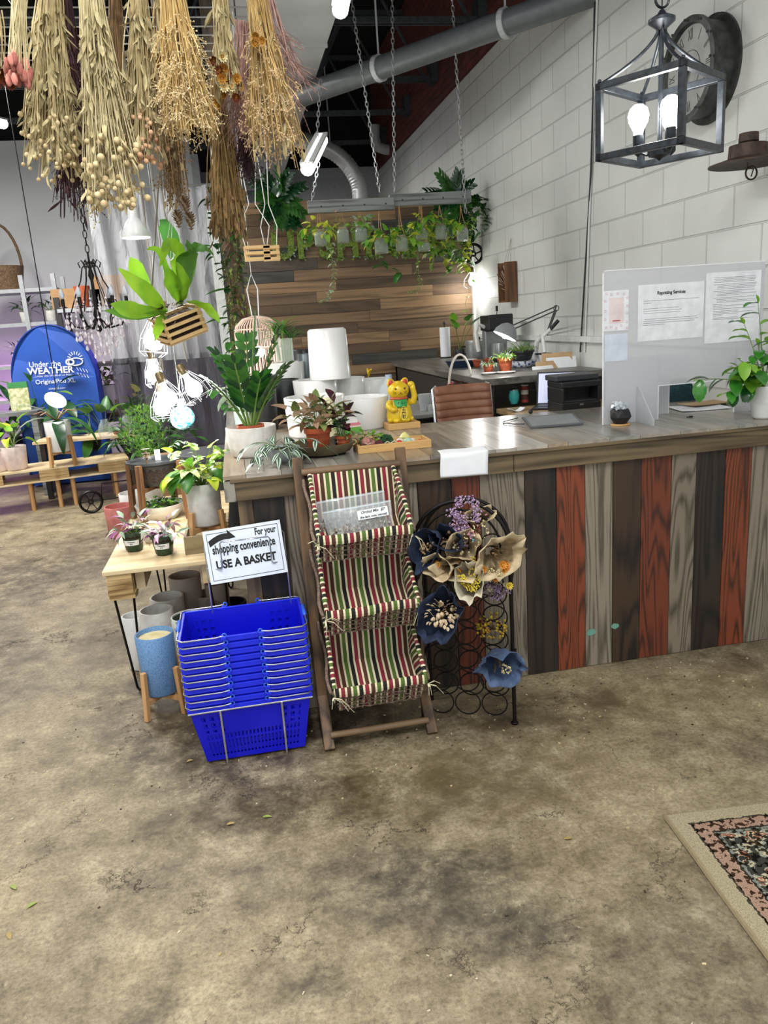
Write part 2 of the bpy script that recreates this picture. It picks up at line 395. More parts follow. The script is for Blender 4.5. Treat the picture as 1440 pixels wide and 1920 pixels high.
mb = MB(); mb.bb(-7, 2.53, 13.1, 13.2, 3.9, 5.4); mb.bb(-7, -0.3, 11.7, 11.8, 4.18, 5.4); tag(mb.build('wall_upper', dk), kind='structure')
# ---- open web roof joists
jm = mat('joist_paint', '3d4246', .6, c2='2a2e31')
for i, y in enumerate((2.6, 4.2, 5.8, 7.5, 9.2, 10.55, 12.2)):
    mb = MB(); zb, zt = 4.16, 5.28
    for dx in (-.03, .03):
        mb.box((-2.2, y + dx, zb), (9.4, .02, .05)); mb.box((-2.2, y + dx, zt), (9.4, .02, .05))
    x = 2.4; k = 0
    while x > -6.6:
        mb.tube([(x, y, zb if k % 2 == 0 else zt), (x - .62, y, zt if k % 2 == 0 else zb)], .017, 5); x -= .62; k += 1
    mb.box((2.5, y, zb + .06), (.1, .2, .22))
    tag(mb.build('trim_%d' % (i + 2), jm), kind='structure')
# ================================================================ wood feature wall
def plank_wall():
    cols = ['7c6146', '6b5540', '8a6e50', '5a4d42', '9a7b58', '634e38', '4b4a44', '735c44']
    ms = [wood('feature_plank_%d' % i, c, tuple(x * .45 for x in hexc(c)[:3]), 0, ring=7, grain=30, seed=i * 3.1, contrast=.35, rough=.55) for i, c in enumerate(cols)]
    rnd = random.Random(5); mb = MB(); z = 0.0
    while z < 2.74:
        h = .107; x = -.02; first = True
        while x < 2.47:
            L = rnd.choice([.9, 1.05, 1.2, 1.5, 1.9]) * (rnd.uniform(.4, 1) if first else 1); first = False
            x1 = min(2.475, x + L)
            if 2.475 - x1 < .12: x1 = 2.475
            mb.box(((x + x1) / 2, 8.03 - rnd.uniform(0, .012), z + h / 2), (x1 - x - .002, .03, h - .003), rnd.randrange(8)); x = x1
        z += h
    mb.bb(-.02, 2.475, 8.05, 8.12, 0, 2.72, 5)
    return mb.build('wood_plank_wall', ms)
tag(plank_wall(), kind='structure')
mb = MB(); mb.bb(-.12, -.03, 7.95, 8.1, 0, 2.72); mb.bb(2.475, 2.5, 7.96, 8.06, 0, 2.72); tag(mb.build('trim_10', mat('white_paint', 'd9dcd9')), kind='structure')
# ================================================================ COUNTER
grey_w = [wood('grey_oak_a', '7b7161', '4a4337', 2, ring=30, seed=1, grain=80), wood('grey_oak_b', '857c6c', '514a3d', 2, ring=26, seed=7, grain=80)]
dark_w = [wood('dark_oak_a', '3b2a1a', '150d07', 2, ring=10, seed=2), wood('dark_oak_b', '2c211a', '100b08', 2, ring=12, seed=11)]
red_w = [wood('red_oak_a', '7c3a1e', '40200f', 2, ring=24, seed=4, grain=90), wood('red_oak_b', '6b311a', '38190d', 2, ring=22, seed=14, grain=90)]
trimw = wood('counter_trim_wood', '6b5a40', '33291a', 0, ring=8, grain=40, contrast=.4)
ctr = T('service_counter', 'long L-shaped counter clad in grey, dark brown and red vertical planks', 'counter', (0, 3.08, 0))
xs = [gy(x, 1050, 3.08).x for x in (985, 1044, 1097, 1148, 1200, 1255, 1300, 1353, 1400)]
edges = [-.055, .0, .135, .26, .39, .52, .66, .80, .92, 1.035] + xs[0:1]
edges = [-.055, .005, .13, .27, .41, .55, .685, .83, .955, xs[0] - .003 + .006] + xs[1:] + [xs[-1] + .13, 2.5]
seq = ['t', 'd', 'g', 'd', 'r', 'g', 'd', 'r', 'g'] + ['d', 'r', 'g', 'd', 'r', 'g', 'd', 'r', 'g', 'g']
mats_c = grey_w + dark_w + red_w + [wood('end_post_wood', '6f5b42', '3d3122', 2, ring=8)]
mb = MB(); rnd = random.Random(3)
for i in range(len(edges) - 1):
    k = {'g': 0, 'd': 2, 'r': 4, 't': 6}[seq[min(i, len(seq) - 1)]] + (i % 2 if seq[min(i, len(seq) - 1)] != 't' else 0)
    mb.bb(edges[i] + .0015, edges[i + 1] - .0015, 0 - rnd.uniform(0, .003), .022, .003, .985, k)
mb.build('front_planks', mats_c, ctr)
mb = MB()
ys = [.03 + .14 * i for i in range(20)]
for i, y in enumerate(ys): mb.bb(-.055, -.035, y, y + .137, .003, .97, (2, 0, 4)[i % 3])
mb.build('side_planks', mats_c, ctr)
mb = MB(); mb.bb(-.03, 2.5, .03, .07, .02, .97); mb.bb(.82, .86, .9, 2.6, .02, .97); mb.build('frame', mat('counter_ply', '8b7350', .7), ctr)
mb = MB(); mb.bb(-.075, 1.1, -.025, .0, .955, 1.03); mb.bb(1.102, 2.5, -.025, .0, .955, 1.03)
mb.bb(-.075, 2.5, -.035, .05, 1.031, 1.047)
mb.build('apron_board', trimw, ctr, bevel=.003)
mb = MB(); mb.bb(-.1, -.057, -.03, 2.8, .955, 1.04); mb.build('side_apron', wood('weathered_edge', '8d8a80', '57544c', 1, ring=6), ctr, bevel=.003)
# worktop boards laid obliquely
cw = [wood('worktop_board_%d' % i, c, tuple(x * .62 for x in hexc(c)[:3]), 1, ring=5, rough=.22, seed=i * 5., contrast=.3, bmp=.08, grain=35) for i, c in enumerate(['9a9286', 'aaa398', '827c73', '9c8a74', '918e86'])]
mb = MB(); x = -.1; i = 0; rnd = random.Random(8)
while x < 2.5:
    wd = rnd.choice([.09, .14, .19]); x1 = min(2.5, x + wd); L = .95 if x > .82 else 2.8
    y = -.035
    while y < L:
        y1 = min(L, y + rnd.uniform(.35, .9)); mb.bb(x + .001, x1 - .001, y + .001, y1 - .001, 1.047, 1.062, rnd.randrange(5)); y = y1
    x = x1
mb.build('worktop', cw, ctr)
# teal paint marks low on the planks
rnd = random.Random(2)
for (px, py, sz) in ((1108, 1185, .02), (1153, 1173, .016)):
    c = gy(px, py, 3.08) - Vector((0, 3.08, 0)); pts = [(c.x + sz * (1 + .3 * rnd.random()) * math.cos(a * .5236), c.z + sz * .7 * (1 + .4 * rnd.random()) * math.sin(a * .5236)) for a in range(12)]
    mb = MB(); mb.prism(pts, .0035, .0042, 0, Matrix.Rotation(PI / 2, 4, 'X')); mb.build('paint_smudge', mat('teal_chalk', '6d9f8f', .8), ctr)
# ================================================================ RUG
def rug_mat():
    m, t, b = nt('worn_rug'); L = t.links
    tc = N(t, 'ShaderNodeTexCoord'); sp = N(t, 'ShaderNodeSeparateXYZ'); L.new(tc.outputs['Object'], sp.inputs[0])
    mn = N(t, 'ShaderNodeMath', operation='MINIMUM'); L.new(sp.outputs[0], mn.inputs[0])
    ng = N(t, 'ShaderNodeMath', operation='MULTIPLY'); ng.inputs[1].default_value = -1; L.new(sp.outputs[1], ng.inputs[0]); L.new(ng.outputs[0], mn.inputs[1])
    no = N(t, 'ShaderNodeTexNoise'); no.inputs['Scale'].default_value = 62; no.inputs['Detail'].default_value = 3; L.new(tc.outputs['Object'], no.inputs[0])
    n2 = N(t, 'ShaderNodeTexNoise'); n2.inputs['Scale'].default_value = 27; n2.inputs['Detail'].default_value = 2; L.new(tc.outputs['Object'], n2.inputs[0])
    vo = N(t, 'ShaderNodeTexVoronoi'); vo.inputs['Scale'].default_value = 26; L.new(tc.outputs['Object'], vo.inputs[0])
    jit = N(t, 'ShaderNodeMath', operation='MULTIPLY_ADD'); jit.inputs[1].default_value = .03; L.new(no.outputs[0], jit.inputs[0]); L.new(mn.outputs[0], jit.inputs[2])
    band = ramp(t, jit.outputs[0], [(0, 'a2977c'), (.062, 'a2977c'), (.066, '3f3a31'), (.074, '9f8270'), (.112, 'a88d7a'), (.116, '36322b'), (.124, '7c8076')], 'CONSTANT')
    fld = ramp(t, n2.outputs[0], [(0, '3b3a35'), (.42, '3b3a35'), (.46, '8c8f82'), (.51, 'b9ad90'), (.55, '4a4740'), (.58, 'a36a58'), (.62, 'bfae8c'), (.66, '2f3230')], 'CONSTANT')
    inb = N(t, 'ShaderNodeMath', operation='GREATER_THAN'); inb.inputs[1].default_value = .134; L.new(jit.outputs[0], inb.inputs[0])
    mx = N(t, 'ShaderNodeMix', data_type='RGBA'); L.new(inb.outputs[0], mx.inputs[0]); L.new(band.outputs[0], mx.inputs[6]); L.new(fld.outputs[0], mx.inputs[7])
    inb2 = N(t, 'ShaderNodeMath', operation='GREATER_THAN'); inb2.inputs[1].default_value = .066; L.new(jit.outputs[0], inb2.inputs[0])
    sk = ramp(t, no.outputs[0], [(0, '5a5044'), (.44, '5a5044'), (.46, 'ffffff')], 'CONSTANT')
    m3 = N(t, 'ShaderNodeMix', data_type='RGBA', blend_type='MULTIPLY'); L.new(inb2.outputs[0], m3.inputs[0]); L.new(mx.outputs[2], m3.inputs[6]); L.new(sk.outputs[0], m3.inputs[7])
    # medallion
    d1 = N(t, 'ShaderNodeVectorMath', operation='DISTANCE'); d1.inputs[1].default_value = (.40, -.25, .008); L.new(tc.outputs['Object'], d1.inputs[0])
    jm_ = N(t, 'ShaderNodeMath', operation='MULTIPLY_ADD'); jm_.inputs[1].default_value = .08; L.new(no.outputs[0], jm_.inputs[0]); L.new(d1.outputs['Value'], jm_.inputs[2])
    md = ramp(t, jm_.outputs[0], [(0, 'd29a78'), (.07, 'd29a78'), (.078, 'd9caa0'), (.13, '2f2d2a'), (.15, '000000')], 'CONSTANT')
    gt = N(t, 'ShaderNodeMath', operation='LESS_THAN'); gt.inputs[1].default_value = .148; L.new(jm_.outputs[0], gt.inputs[0])
    m4 = N(t, 'ShaderNodeMix', data_type='RGBA'); L.new(gt.outputs[0], m4.inputs[0]); L.new(m3.outputs[2], m4.inputs[6]); L.new(md.outputs[0], m4.inputs[7])
    fi = N(t, 'ShaderNodeTexNoise'); fi.inputs['Scale'].default_value = 260; L.new(tc.outputs['Object'], fi.inputs[0])
    fr = ramp(t, fi.outputs[0], [(.3, (.6, .6, .6)), (.7, (1.2, 1.2, 1.2))]); m5 = N(t, 'ShaderNodeMix', data_type='RGBA', blend_type='MULTIPLY'); m5.inputs[0].default_value = 1
    L.new(m4.outputs[2], m5.inputs[6]); L.new(fr.outputs[0], m5.inputs[7]); L.new(m5.outputs[2], b.inputs['Base Color'])
    b.inputs['Roughness'].default_value = .95; b.inputs['Specular IOR Level'].default_value = .1; bump(t, b, fi.outputs[0], .5, .004); return m
c0 = gz(1248, 1535, 0)
rug = T('area_rug', 'worn oriental rug with a sand border lying on the concrete at the right', 'rug', c0, -.09)
mb = MB(); mb.sheet(lambda u, v: (u * 1.6, -v * 1.7, .008 + .0015 * math.sin(v * 23) * math.sin(u * 17)), 40, 40); mb.build('pile', rug_mat(), rug, solid=.008)
mb = MB(); mb.tube([(0, -v * .17, .006 + .002 * math.sin(v * 2.1)) for v in range(11)], .008, 6)
mb.tube([(v * .16, 0, .006) for v in range(11)], .006, 6); mb.build('binding', mat('rug_binding', '8d7f62', .9, scale=60, bmp=.3), rug)
# ================================================================ shared materials
M_soil = mat('potting_soil', '3a2a1e', .95, c2='17100b', scale=120, bmp=.6)
M_leaf = mat('leaf_green', '3f7a2c', .35, c2='2a5a22', scale=9, trans=.25)
M_leafd = mat('leaf_dark', '24502a', .35, c2='173a1f', scale=9, trans=.15)
M_leafl = mat('leaf_bright', '8fc23c', .4, c2='5d9a2c', scale=9, trans=.35)
M_varg = mat('leaf_variegated', 'e6ecaa', .4, c2='6fa03a', scale=34, trans=.3, lo=.44, hi=.54)
M_silv = mat('leaf_silver', 'b9c8b4', .45, c2='8aa58c', scale=20, trans=.2)
M_yel = mat('leaf_yellow', 'd8d84a', .45, c2='a8c030', scale=14, trans=.35)
M_stem = mat('stem_green', '6d8a3c', .6)
M_bark = mat('stem_brown', '7a5a3c', .8, c2='4a3524', scale=60)
M_white = mat('white_glaze', 'e6e6e4', .22, c2='dcdcda', scale=3)
M_matte = mat('matte_white_pot', 'e2e0da', .6, c2='d2cfc7', scale=30, bmp=.1)
M_black = mat('black_plastic', '1c1d1f', .45)
M_terra = mat('terracotta', 'b4562c', .7, c2='944424', scale=18)
M_beech = wood('beech_wood', 'c79a68', 'a0733f', 2, ring=5, contrast=.3)
M_walnut = wood('walnut_wood', '7e5634', '4d321c', 2, ring=6, contrast=.4)
M_ply = wood('plywood_face', 'dcc8a0', 'bda174', 1, ring=5, contrast=.35, grain=30)
M_plyx = wood('plywood_face_x', 'dcc8a0', 'bda174', 0, ring=5, contrast=.35, grain=30)
M_steel = mat('bare_steel', 'b8bcc0', .35, .9)
M_blackm = mat('black_iron', '1d1a19', .45, .6)
M_paper = mat('white_paper', 'eceff2', .7, c2='e6e9ec')
M_ink = mat('black_ink', '101010', .6)
M_cord = mat('white_cord', 'd9d9d6', .6)
def col(name, c, rough=.6, **k): return mat(name, c, rough, **k)
def R3(ax, a): return Matrix.Rotation(a, 3, ax)
def stem(mb, p, d, L, arch, r, mi, k=5):
    pts = [V(p)]; dirs = []; d = V(d).normalized()
    for i in range(k):
        dirs.append(d.copy()); pts.append(pts[-1] + d * (L / k))
        d = (d + Vector((0, 0, -arch / k))).normalized()
    dirs.append(d); mb.tube(pts, [r * (1 - .6 * i / k) for i in range(k + 1)], 4, mi, cap=False); return pts, dirs
def bush(mb, c, n, L, spread, ll, lw, shape='oval', per=3, arch=.8, mi=1, smi=0, seed=0, r=.003, droop=.7, tip=True, mats=None, up0=.25, fold=.15, jit=.25, base_r=.02, seg=5, mis=None):
    rnd = random.Random(seed); c = V(c)
    for i in range(n):
        a = 2 * PI * i / n + rnd.uniform(-.5, .5); sp = spread * rnd.uniform(up0, 1.1)
        d = Vector((math.cos(a) * math.sin(sp), math.sin(a) * math.sin(sp), math.cos(sp)))
        pts, ds = stem(mb, c + Vector((math.cos(a), math.sin(a), 0)) * base_r * rnd.random(), d, L * rnd.uniform(.6, 1.1), arch * rnd.uniform(.6, 1.3), r, smi)
        K = len(pts) - 1
        for j in range(per):
            t = 1 if (tip and j == 0) else rnd.uniform(.35, 1.0); k = min(K, max(1, int(round(t * K)))); dd = ds[k]
            if j > 0 or not tip:
                _, s_, u_ = frame(dd); b = rnd.uniform(0, 2 * PI); dd = (dd * .5 + s_ * math.cos(b) + u_ * math.sin(b) + Vector((0, 0, .15))).normalized()
            m = rnd.choice(mis) if mis else mi
            s = rnd.uniform(1 - jit, 1 + jit); mb.leaf(pts[k], dd, ll * s, lw * s, droop * rnd.uniform(.5, 1.5), shape=shape, fold=fold, seg=seg, mi=m, mats=mats, twist=rnd.uniform(-.5, .5))
def vine(mb, pts, ll, lw, mi=1, smi=0, seed=0, step=.05, shape='heart', r=.0015, droop=.6):
    rnd = random.Random(seed); pts = [V(p) for p in pts]; mb.tube(pts, r, 4, smi, cap=False)
    for i in range(len(pts) - 1):
        a, b = pts[i], pts[i + 1]; n = max(1, int((b - a).length / step))
        for k in range(n):
            p = a.lerp(b, (k + rnd.random()) / n); t = rnd.uniform(0, 2 * PI); s = rnd.uniform(.6, 1.2)
            mb.leaf(p, (math.cos(t), math.sin(t), rnd.uniform(-.5, .4)), ll * s, lw * s, droop, shape=shape, seg=4, mi=mi)
def pot(parent, r, h, m, taper=.85, wall=.006, soil=True, foot=False, lip=0, name='pot', rnd_b=.01, fill=.9, n=28, sm=None, z=0):
    mb = MB(); rb = r * taper
    prof = [(0, z), (rb - rnd_b, z), (rb, z + rnd_b)]
    if lip: prof += [(r - .003, z + h - lip), (r + .004, z + h - lip), (r + .005, z + h)]
    else: prof += [(r, z + h - .003), (r - .002, z + h)]
    prof += [(r - wall, z + h), (r - wall - .002, z + h - .01), (rb * .9 if not soil else r * fill, z + h * .5 if soil else z + .02), (0, z + h * .5 if soil else z + .02)]
    mb.lathe((0, 0, 0), prof, n); o = mb.build(name, m, parent, smooth=50)
    if soil:
        rnd = random.Random(int(r * 1e5)); mb = MB(); rs = r - wall - .001; zs = z + h - min(.02, h * .18)
        mb.lathe((0, 0, 0), [(0, zs + .006), (rs * .5, zs + .004), (rs, zs), (rs, zs - .01)], 14, fn=lambda t, z_: 1); mb.build('soil', sm or M_soil, parent, smooth=60)
    return o
def stand(parent, r, h, legh, m, leg_w=.022, z_br=None, splay=0.02):
    zb = z_br if z_br is not None else h
    for i in range(4):
        a = PI / 4 + i * PI / 2; c, s = math.cos(a), math.sin(a); mb = MB()
        mb.beam(((r + splay) * c, (r + splay) * s, 0), (r * c, r * s, legh), leg_w, leg_w, up=(c, s, 0)); mb.build('leg', m, parent, bevel=.003)
    mb = MB()
    for a in (PI / 4, 3 * PI / 4):
        c, s = math.cos(a) * r, math.sin(a) * r; mb.beam((-c, -s, zb - .012 - (.004 if a > 1 else 0)), (c, s, zb - .012 - (.004 if a > 1 else 0)), .02, .022)
    mb.build('cross_brace', m, parent)
def wrapcone(mb, p, d, L, r, seed, mi=0, open_=1.0, rag=.25, n=30):
    """crumpled paper cone"""
    d, s, u = frame(d); rnd = random.Random(seed); p = V(p); off = rnd.random() * 50; qa_ = rnd.random() * PI; s, u = s * math.cos(qa_) + u * math.sin(qa_), u * math.cos(qa_) - s * math.sin(qa_); u = u * rnd.uniform(.5, .8)
    def f(a, t):
        th = a * 2 * PI; k = noise.noise((math.cos(th) * 1.6 + off, math.sin(th) * 1.6, t * 2)) + .5 * noise.noise((math.cos(th) * 4 + off, math.sin(th) * 4, t * 5))
        rr = r * (.2 + .8 * t ** .9) * (1 + .38 * k) * open_ + .3 * r * max(0, t - .8)
        ll = L * t * (1 + rag * noise.noise((math.cos(th) * 1.3 + off, math.sin(th) * 1.3 + 9, 0)))
        fold_ = 1 + .05 * math.sin(th * 9 + off) + .10 * abs(noise.noise((th * 2.2, off, t)))
        return p + d * ll + (s * math.cos(th) + u * math.sin(th)) * rr * fold_
    mb.sheet(f, n, 8, mi)
def blob(mb, p, r, n, seed, mis, sz, squash=1.0, kind='ball'):
    rnd = random.Random(seed); p = V(p)
    for i in range(n):
        th = rnd.uniform(0, 2 * PI); ph = math.acos(rnd.uniform(-1, 1)); rr = r * rnd.uniform(.55, 1) ** .5
        q = p + Vector((math.sin(ph) * math.cos(th), math.sin(ph) * math.sin(th), math.cos(ph) * squash)) * rr
        s = sz * rnd.uniform(.6, 1.3)
        if kind == 'ball': mb.ball(q, s, 5, 3, rnd.choice(mis))
        else: mb.leaf(q, (q - p) + Vector((0, 0, 1e-3)), s * 2.4, s * 1.6, .5, seg=2, mi=rnd.choice(mis))
def strawflower(mb, p, d, r, mi, mi2, seed=0):
    d, s, u = frame(d); p = V(p)
    for ring_, (rr, tilt, n) in enumerate(((r, .25, 11), (r * .75, .7, 9), (r * .5, 1.15, 7))):
        for i in range(n):
            a = 2 * PI * (i + .5 * ring_) / n; o = s * math.cos(a) + u * math.sin(a)
            mb.leaf(p, o * math.cos(tilt) + d * math.sin(tilt), rr, rr * .55, -.5, up=d, seg=2, mi=mi, fold=.1)
    mb.ball(p + d * r * .22, r * .28, 6, 4, mi2)
# ================================================================ SHOPPING BASKETS
M_blue = mat('blue_basket_plastic', '080fc8', .3, c2='070db8', scale=4)
M_blue2 = mat('blue_grip_plastic', '2a5fd0', .4)
M_wire = mat('chrome_wire', 'dfe2e4', .22, .9, c2='cfd2d4')
bx0, by0 = -.085, 2.885
def basket_parts(root):
    W0, D0, W1, D1, Hh = .375, .24, .455, .31, .245
    mb = MB()
    def wall(p0, p1, q0, q1, nu, nv, skip):
        p0, p1, q0, q1 = map(V, (p0, p1, q0, q1)); mb.sheet(lambda u, v: p0.lerp(p1, u).lerp(q0.lerp(q1, u), v), nu, nv, 0, skip)
    a, b, c, d = W0 / 2, D0 / 2, W1 / 2, D1 / 2
    NU, NV = 57, 23
    def sk(side):
        def f(i, j):
            n = NU if side else 41
            if i < 4 or i >= n - 4: return False
            if j in (0, 1): return False
            if j <= 5: return i % 2 == 0
            if j <= 11: return i % 2 == 0 and j % 3 != 2
            mid = n * .28 < i < n * .72
            if j <= 18 and not mid: return i % 4 in (0, 1) and j % 3 != 1
            return False
        return f
    wall((-a, -b, 0), (a, -b, 0), (-c, -d, Hh), (c, -d, Hh), NU, NV, sk(1))
    wall((a, b, 0), (-a, b, 0), (c, d, Hh), (-c, d, Hh), NU, NV, sk(1))
    wall((a, -b, 0), (a, b, 0), (c, -d, Hh), (c, d, Hh), 41, NV, sk(0))
    wall((-a, b, 0), (-a, -b, 0), (-c, d, Hh), (-c, -d, Hh), 41, NV, sk(0))
    wall((-a, -b, 0), (a, -b, 0), (-a, b, 0), (a, b, 0), 30, 16, lambda i, j: i % 3 == 1 and j % 2 == 1 and 1 < i < 28)
    mb.build('body', M_blue, root, solid=.0028)
    mb = MB(); rr = .012
    def rim(c, d, z, w, h):
        for s in (-1, 1):
            mb.box((0, s * d, z), (2 * c + w, w, h)); mb.box((s * c, 0, z), (w, 2 * d - w, h))
    rim(c + .002, d + .002, Hh - .004, .010, .008); rim(c + .005, d + .005, Hh - .010, .003, .02)
    for s in (-1, 1):
        for x in (-.07, .07): mb.box((x, s * (d + .010), Hh - .004), (.02, .016, .012))
    mb.build('rim', mat('blue_rim_plastic', '1428dc', .28), root, bevel=.002)
    for s in (-1, 1):
        mb = MB(); x0 = s * .07; x1 = s * (c + .012); z = Hh + .003
        pts = [(x0, -d - .014, z + .004), (x0 + s * .03, -d - .016, z), (x1 - s * .02, -d - .013, z), (x1, -d + .01, z), (x1, d - .01, z), (x1 - s * .02, d + .013, z), (x0 + s * .03, d + .016, z), (x0, d + .014, z + .004)]
        mb.tube(pts, .0026, 6); h = mb.build('handle', M_wire, root, smooth=60)
        mb = MB(); mb.tube([(x1, -.055, z), (x1 + s * .001, -.05, z), (x1 + s * .001, .05, z), (x1, .055, z)], [.003, .008, .008, .003], 8); mb.build('grip', M_blue2, h, smooth=60)
        for e in (-1, 1):
            mb = MB(); mb.ring((x0 - s * .004, e * (d + .014), z + .004), .008, .0028, 12, 5, 'y'); mb.build('loop', M_blue2, h, smooth=60)
    return root
NB = 11; LBL = ['top basket of the blue plastic shopping basket stack, open inside with wire handles folded down'] + \
    ['%s blue shopping basket down in the nested stack, only its rim and handles showing' % w for w in ('second', 'third', 'fourth', 'fifth', 'sixth', 'seventh', 'eighth', 'ninth', 'tenth')] + \
    ['bottom blue shopping basket of the stack, its slotted body standing near the floor']
b0 = T('shopping_basket', LBL[0], 'basket', (bx0, by0, .01 + .0272 * (NB - 1)), 0, 'stack of blue shopping baskets'); basket_parts(b0)
for i in range(1, NB): dup(b0, (bx0 + (.0015 if i % 2 else -.001), by0, .01 + .0272 * (NB - 1 - i)), 0, LBL[i])
bs = T('basket_rack', 'bare wire floor stand holding the blue basket stack and its white sign', 'stand', (bx0, by0, 0))
mb = MB(); z = .235; a, b = .232, .160
pts = [(-a, -b, z), (a, -b, z), (a, b, z), (-a, b, z)]
mb.tube(pts, .0036, 6, closed=True); mb.build('hoop', M_wire, bs, smooth=60)
for x in (-.115, .115):
    mb = MB(); mb.tube([(x, -b - .004, z), (x, -b + .025, .004), (x, .13, .004), (x, .152, .02)], .004, 6); mb.build('leg', M_wire, bs, smooth=60)
for x in (-.118, .2):
    mb = MB(); mb.tube([(x, .152, .02), (x, .155, .70)], .0036, 6); mb.build('post', M_wire, bs, smooth=60)
mb = MB(); zz = .70
mb.tube([(-.118, .155, zz), (-.118, .155, zz + .09), (-.112, .157, zz + .10), (.194, .157, zz + .12), (.2, .155, zz + .11), (.2, .155, zz)], .003, 6)
mb.tube([(-.118, .150, zz), (-.06, .118, zz), (-.055, .116, zz + .01), (-.055, .116, zz + .105), (-.05, .116, zz + .112), (.135, .116, zz + .112), (.14, .116, zz + .105), (.14, .118, zz + .01), (.145, .12, zz), (.2, .150, zz)], .003, 6)
mb.build('sign_holder', M_wire, bs, smooth=60)
# sign leaning in the holder
P0 = gy(396, 1097, 3.005); P1 = gy(540, 1072, 3.005); P3 = gy(367, 1000, 3.035); P2 = gy(516, 972, 3.035)
xd = (P1 - P0).normalized(); Wd = (P1 - P0).length; up_ = (P3 - P0); up_ = (up_ - xd * up_.dot(xd)); Hd = up_.length; up_.normalize(); nn = xd.cross(up_)
R_ = Matrix((xd, nn * -1, up_)).transposed().to_4x4(); R_.translation = P0
sg = T('basket_sign', 'tilted white sign with a curved black arrow asking shoppers to use a basket', 'sign'); sg.matrix_world = R_
mb = MB(); mb.bb(0, Wd, 0, .004, 0, Hd); mb.build('board', mat('sign_white', 'dfe8f4', .35, c2='dbe4f0'), sg)
mb = MB(); e = .012
for (x0, x1, z0, z1) in ((e, Wd - e, e, e + .002), (e, Wd - e, Hd - e - .002, Hd - e), (e, e + .002, e, Hd - e), (Wd - e - .002, Wd - e, e, Hd - e)): mb.bb(x0, x1, -.0006, 0, z0, z1)
mb.build('border_line', M_ink, sg)
mb = MB(); top = []; bot = []
for i in range(11):
    t = i / 10; x = .017 + t * .078; top.append((x, Hd - .044 + .026 * math.sin(t * 1.75 + .1))); bot.append((x + .004, Hd - .068 + .026 * math.sin(t * 1.75 + .1)))
poly = top + [(.094, Hd - .004), (.126, Hd - .040), (.100, Hd - .043)] + bot[::-1]
mb.prism([(p[0], p[1]) for p in poly], .0002, .0009, 0, Matrix.Rotation(PI / 2, 4, 'X')); mb.build('arrow', M_ink, sg)
def sgt(s, x, z, size, sx, bold=.0008): text('lettering', s, size, M_ink, face_M((x, -.0006, z), (1, 0, 0), (0, -1, 0)), sg, bold=bold, sx=sx)
sgt('For your', Wd - .064, Hd - .033, .038, .62, .0011); sgt('shopping convenience', Wd / 2 - .002, Hd - .080, .048, .585, .0014); sgt('USE A BASKET', Wd / 2 - .002, Hd - .142, .045, .84, .0018)
# ================================================================ STRIPED THREE-BIN SHELF
def stripe_mat(name, coefs, phase=0):
    m, t, b = nt(name); L = t.links; tc = N(t, 'ShaderNodeTexCoord'); dp = N(t, 'ShaderNodeVectorMath', operation='DOT_PRODUCT'); dp.inputs[1].default_value = coefs
    L.new(tc.outputs['Object'], dp.inputs[0]); ma = N(t, 'ShaderNodeMath', operation='MULTIPLY_ADD'); ma.inputs[1].default_value = 1 / .0906; ma.inputs[2].default_value = 10 + phase; L.new(dp.outputs['Value'], ma.inputs[0])
    fr = N(t, 'ShaderNodeMath', operation='FRACT'); L.new(ma.outputs[0], fr.inputs[0])
    cr_ = 'd9cfae'; r = ramp(t, fr.outputs[0], [(0, cr_), (.08, '141410'), (.25, cr_), (.33, '7d2030'), (.5, cr_), (.58, '4a2a1c'), (.75, cr_), (.83, '4c6626'), (.995, cr_)], 'CONSTANT')
    L.new(r.outputs[0], b.inputs['Base Color']); b.inputs['Roughness'].default_value = .85; return m
ST_x = stripe_mat('striped_canvas', (1, 0, 0)); ST_s = stripe_mat('striped_canvas_side', (.15, .62, .78), .3)
ST_t = stripe_mat('striped_trim', (.0, .72, .7), .1)
M_old = wood('aged_shelf_wood', '6b5136', '35271a', 2, ring=7, grain=50, contrast=.4)
M_rope = mat('twisted_seagrass', '8a7566', .85, c2='5c4a40', scale=140, bmp=.6)
M_rib = mat('cream_ribbon', 'd6cfae', .7)
sh = T('basket_shelf', 'slanted wooden floor shelf with three woven bins lined in striped canvas', 'shelf', (.40, 2.70, 0))
xl, xr = -.205, .208
for x in (xl, xr):
    mb = MB(); mb.beam((x, .318, 1.115), (x, .155, .13), .020, .042, up=(1, 0, 0)); mb.beam((x, .165, .17), (x, .012, .006), .020, .042, up=(1, 0, 0)); mb.build('side_rail', M_old, sh, bevel=.004)
for (y, z, r) in ((.290, 1.058, .015), (.035, .055, .013)):
    mb = MB(); mb.tube([(xl + .01, y, z), (xr - .01, y, z)], r, 10); mb.build('dowel', wood('dowel_wood', '7b6248', '4a3828', 0, ring=5, contrast=.3), sh, smooth=60)
rnd = random.Random(4)
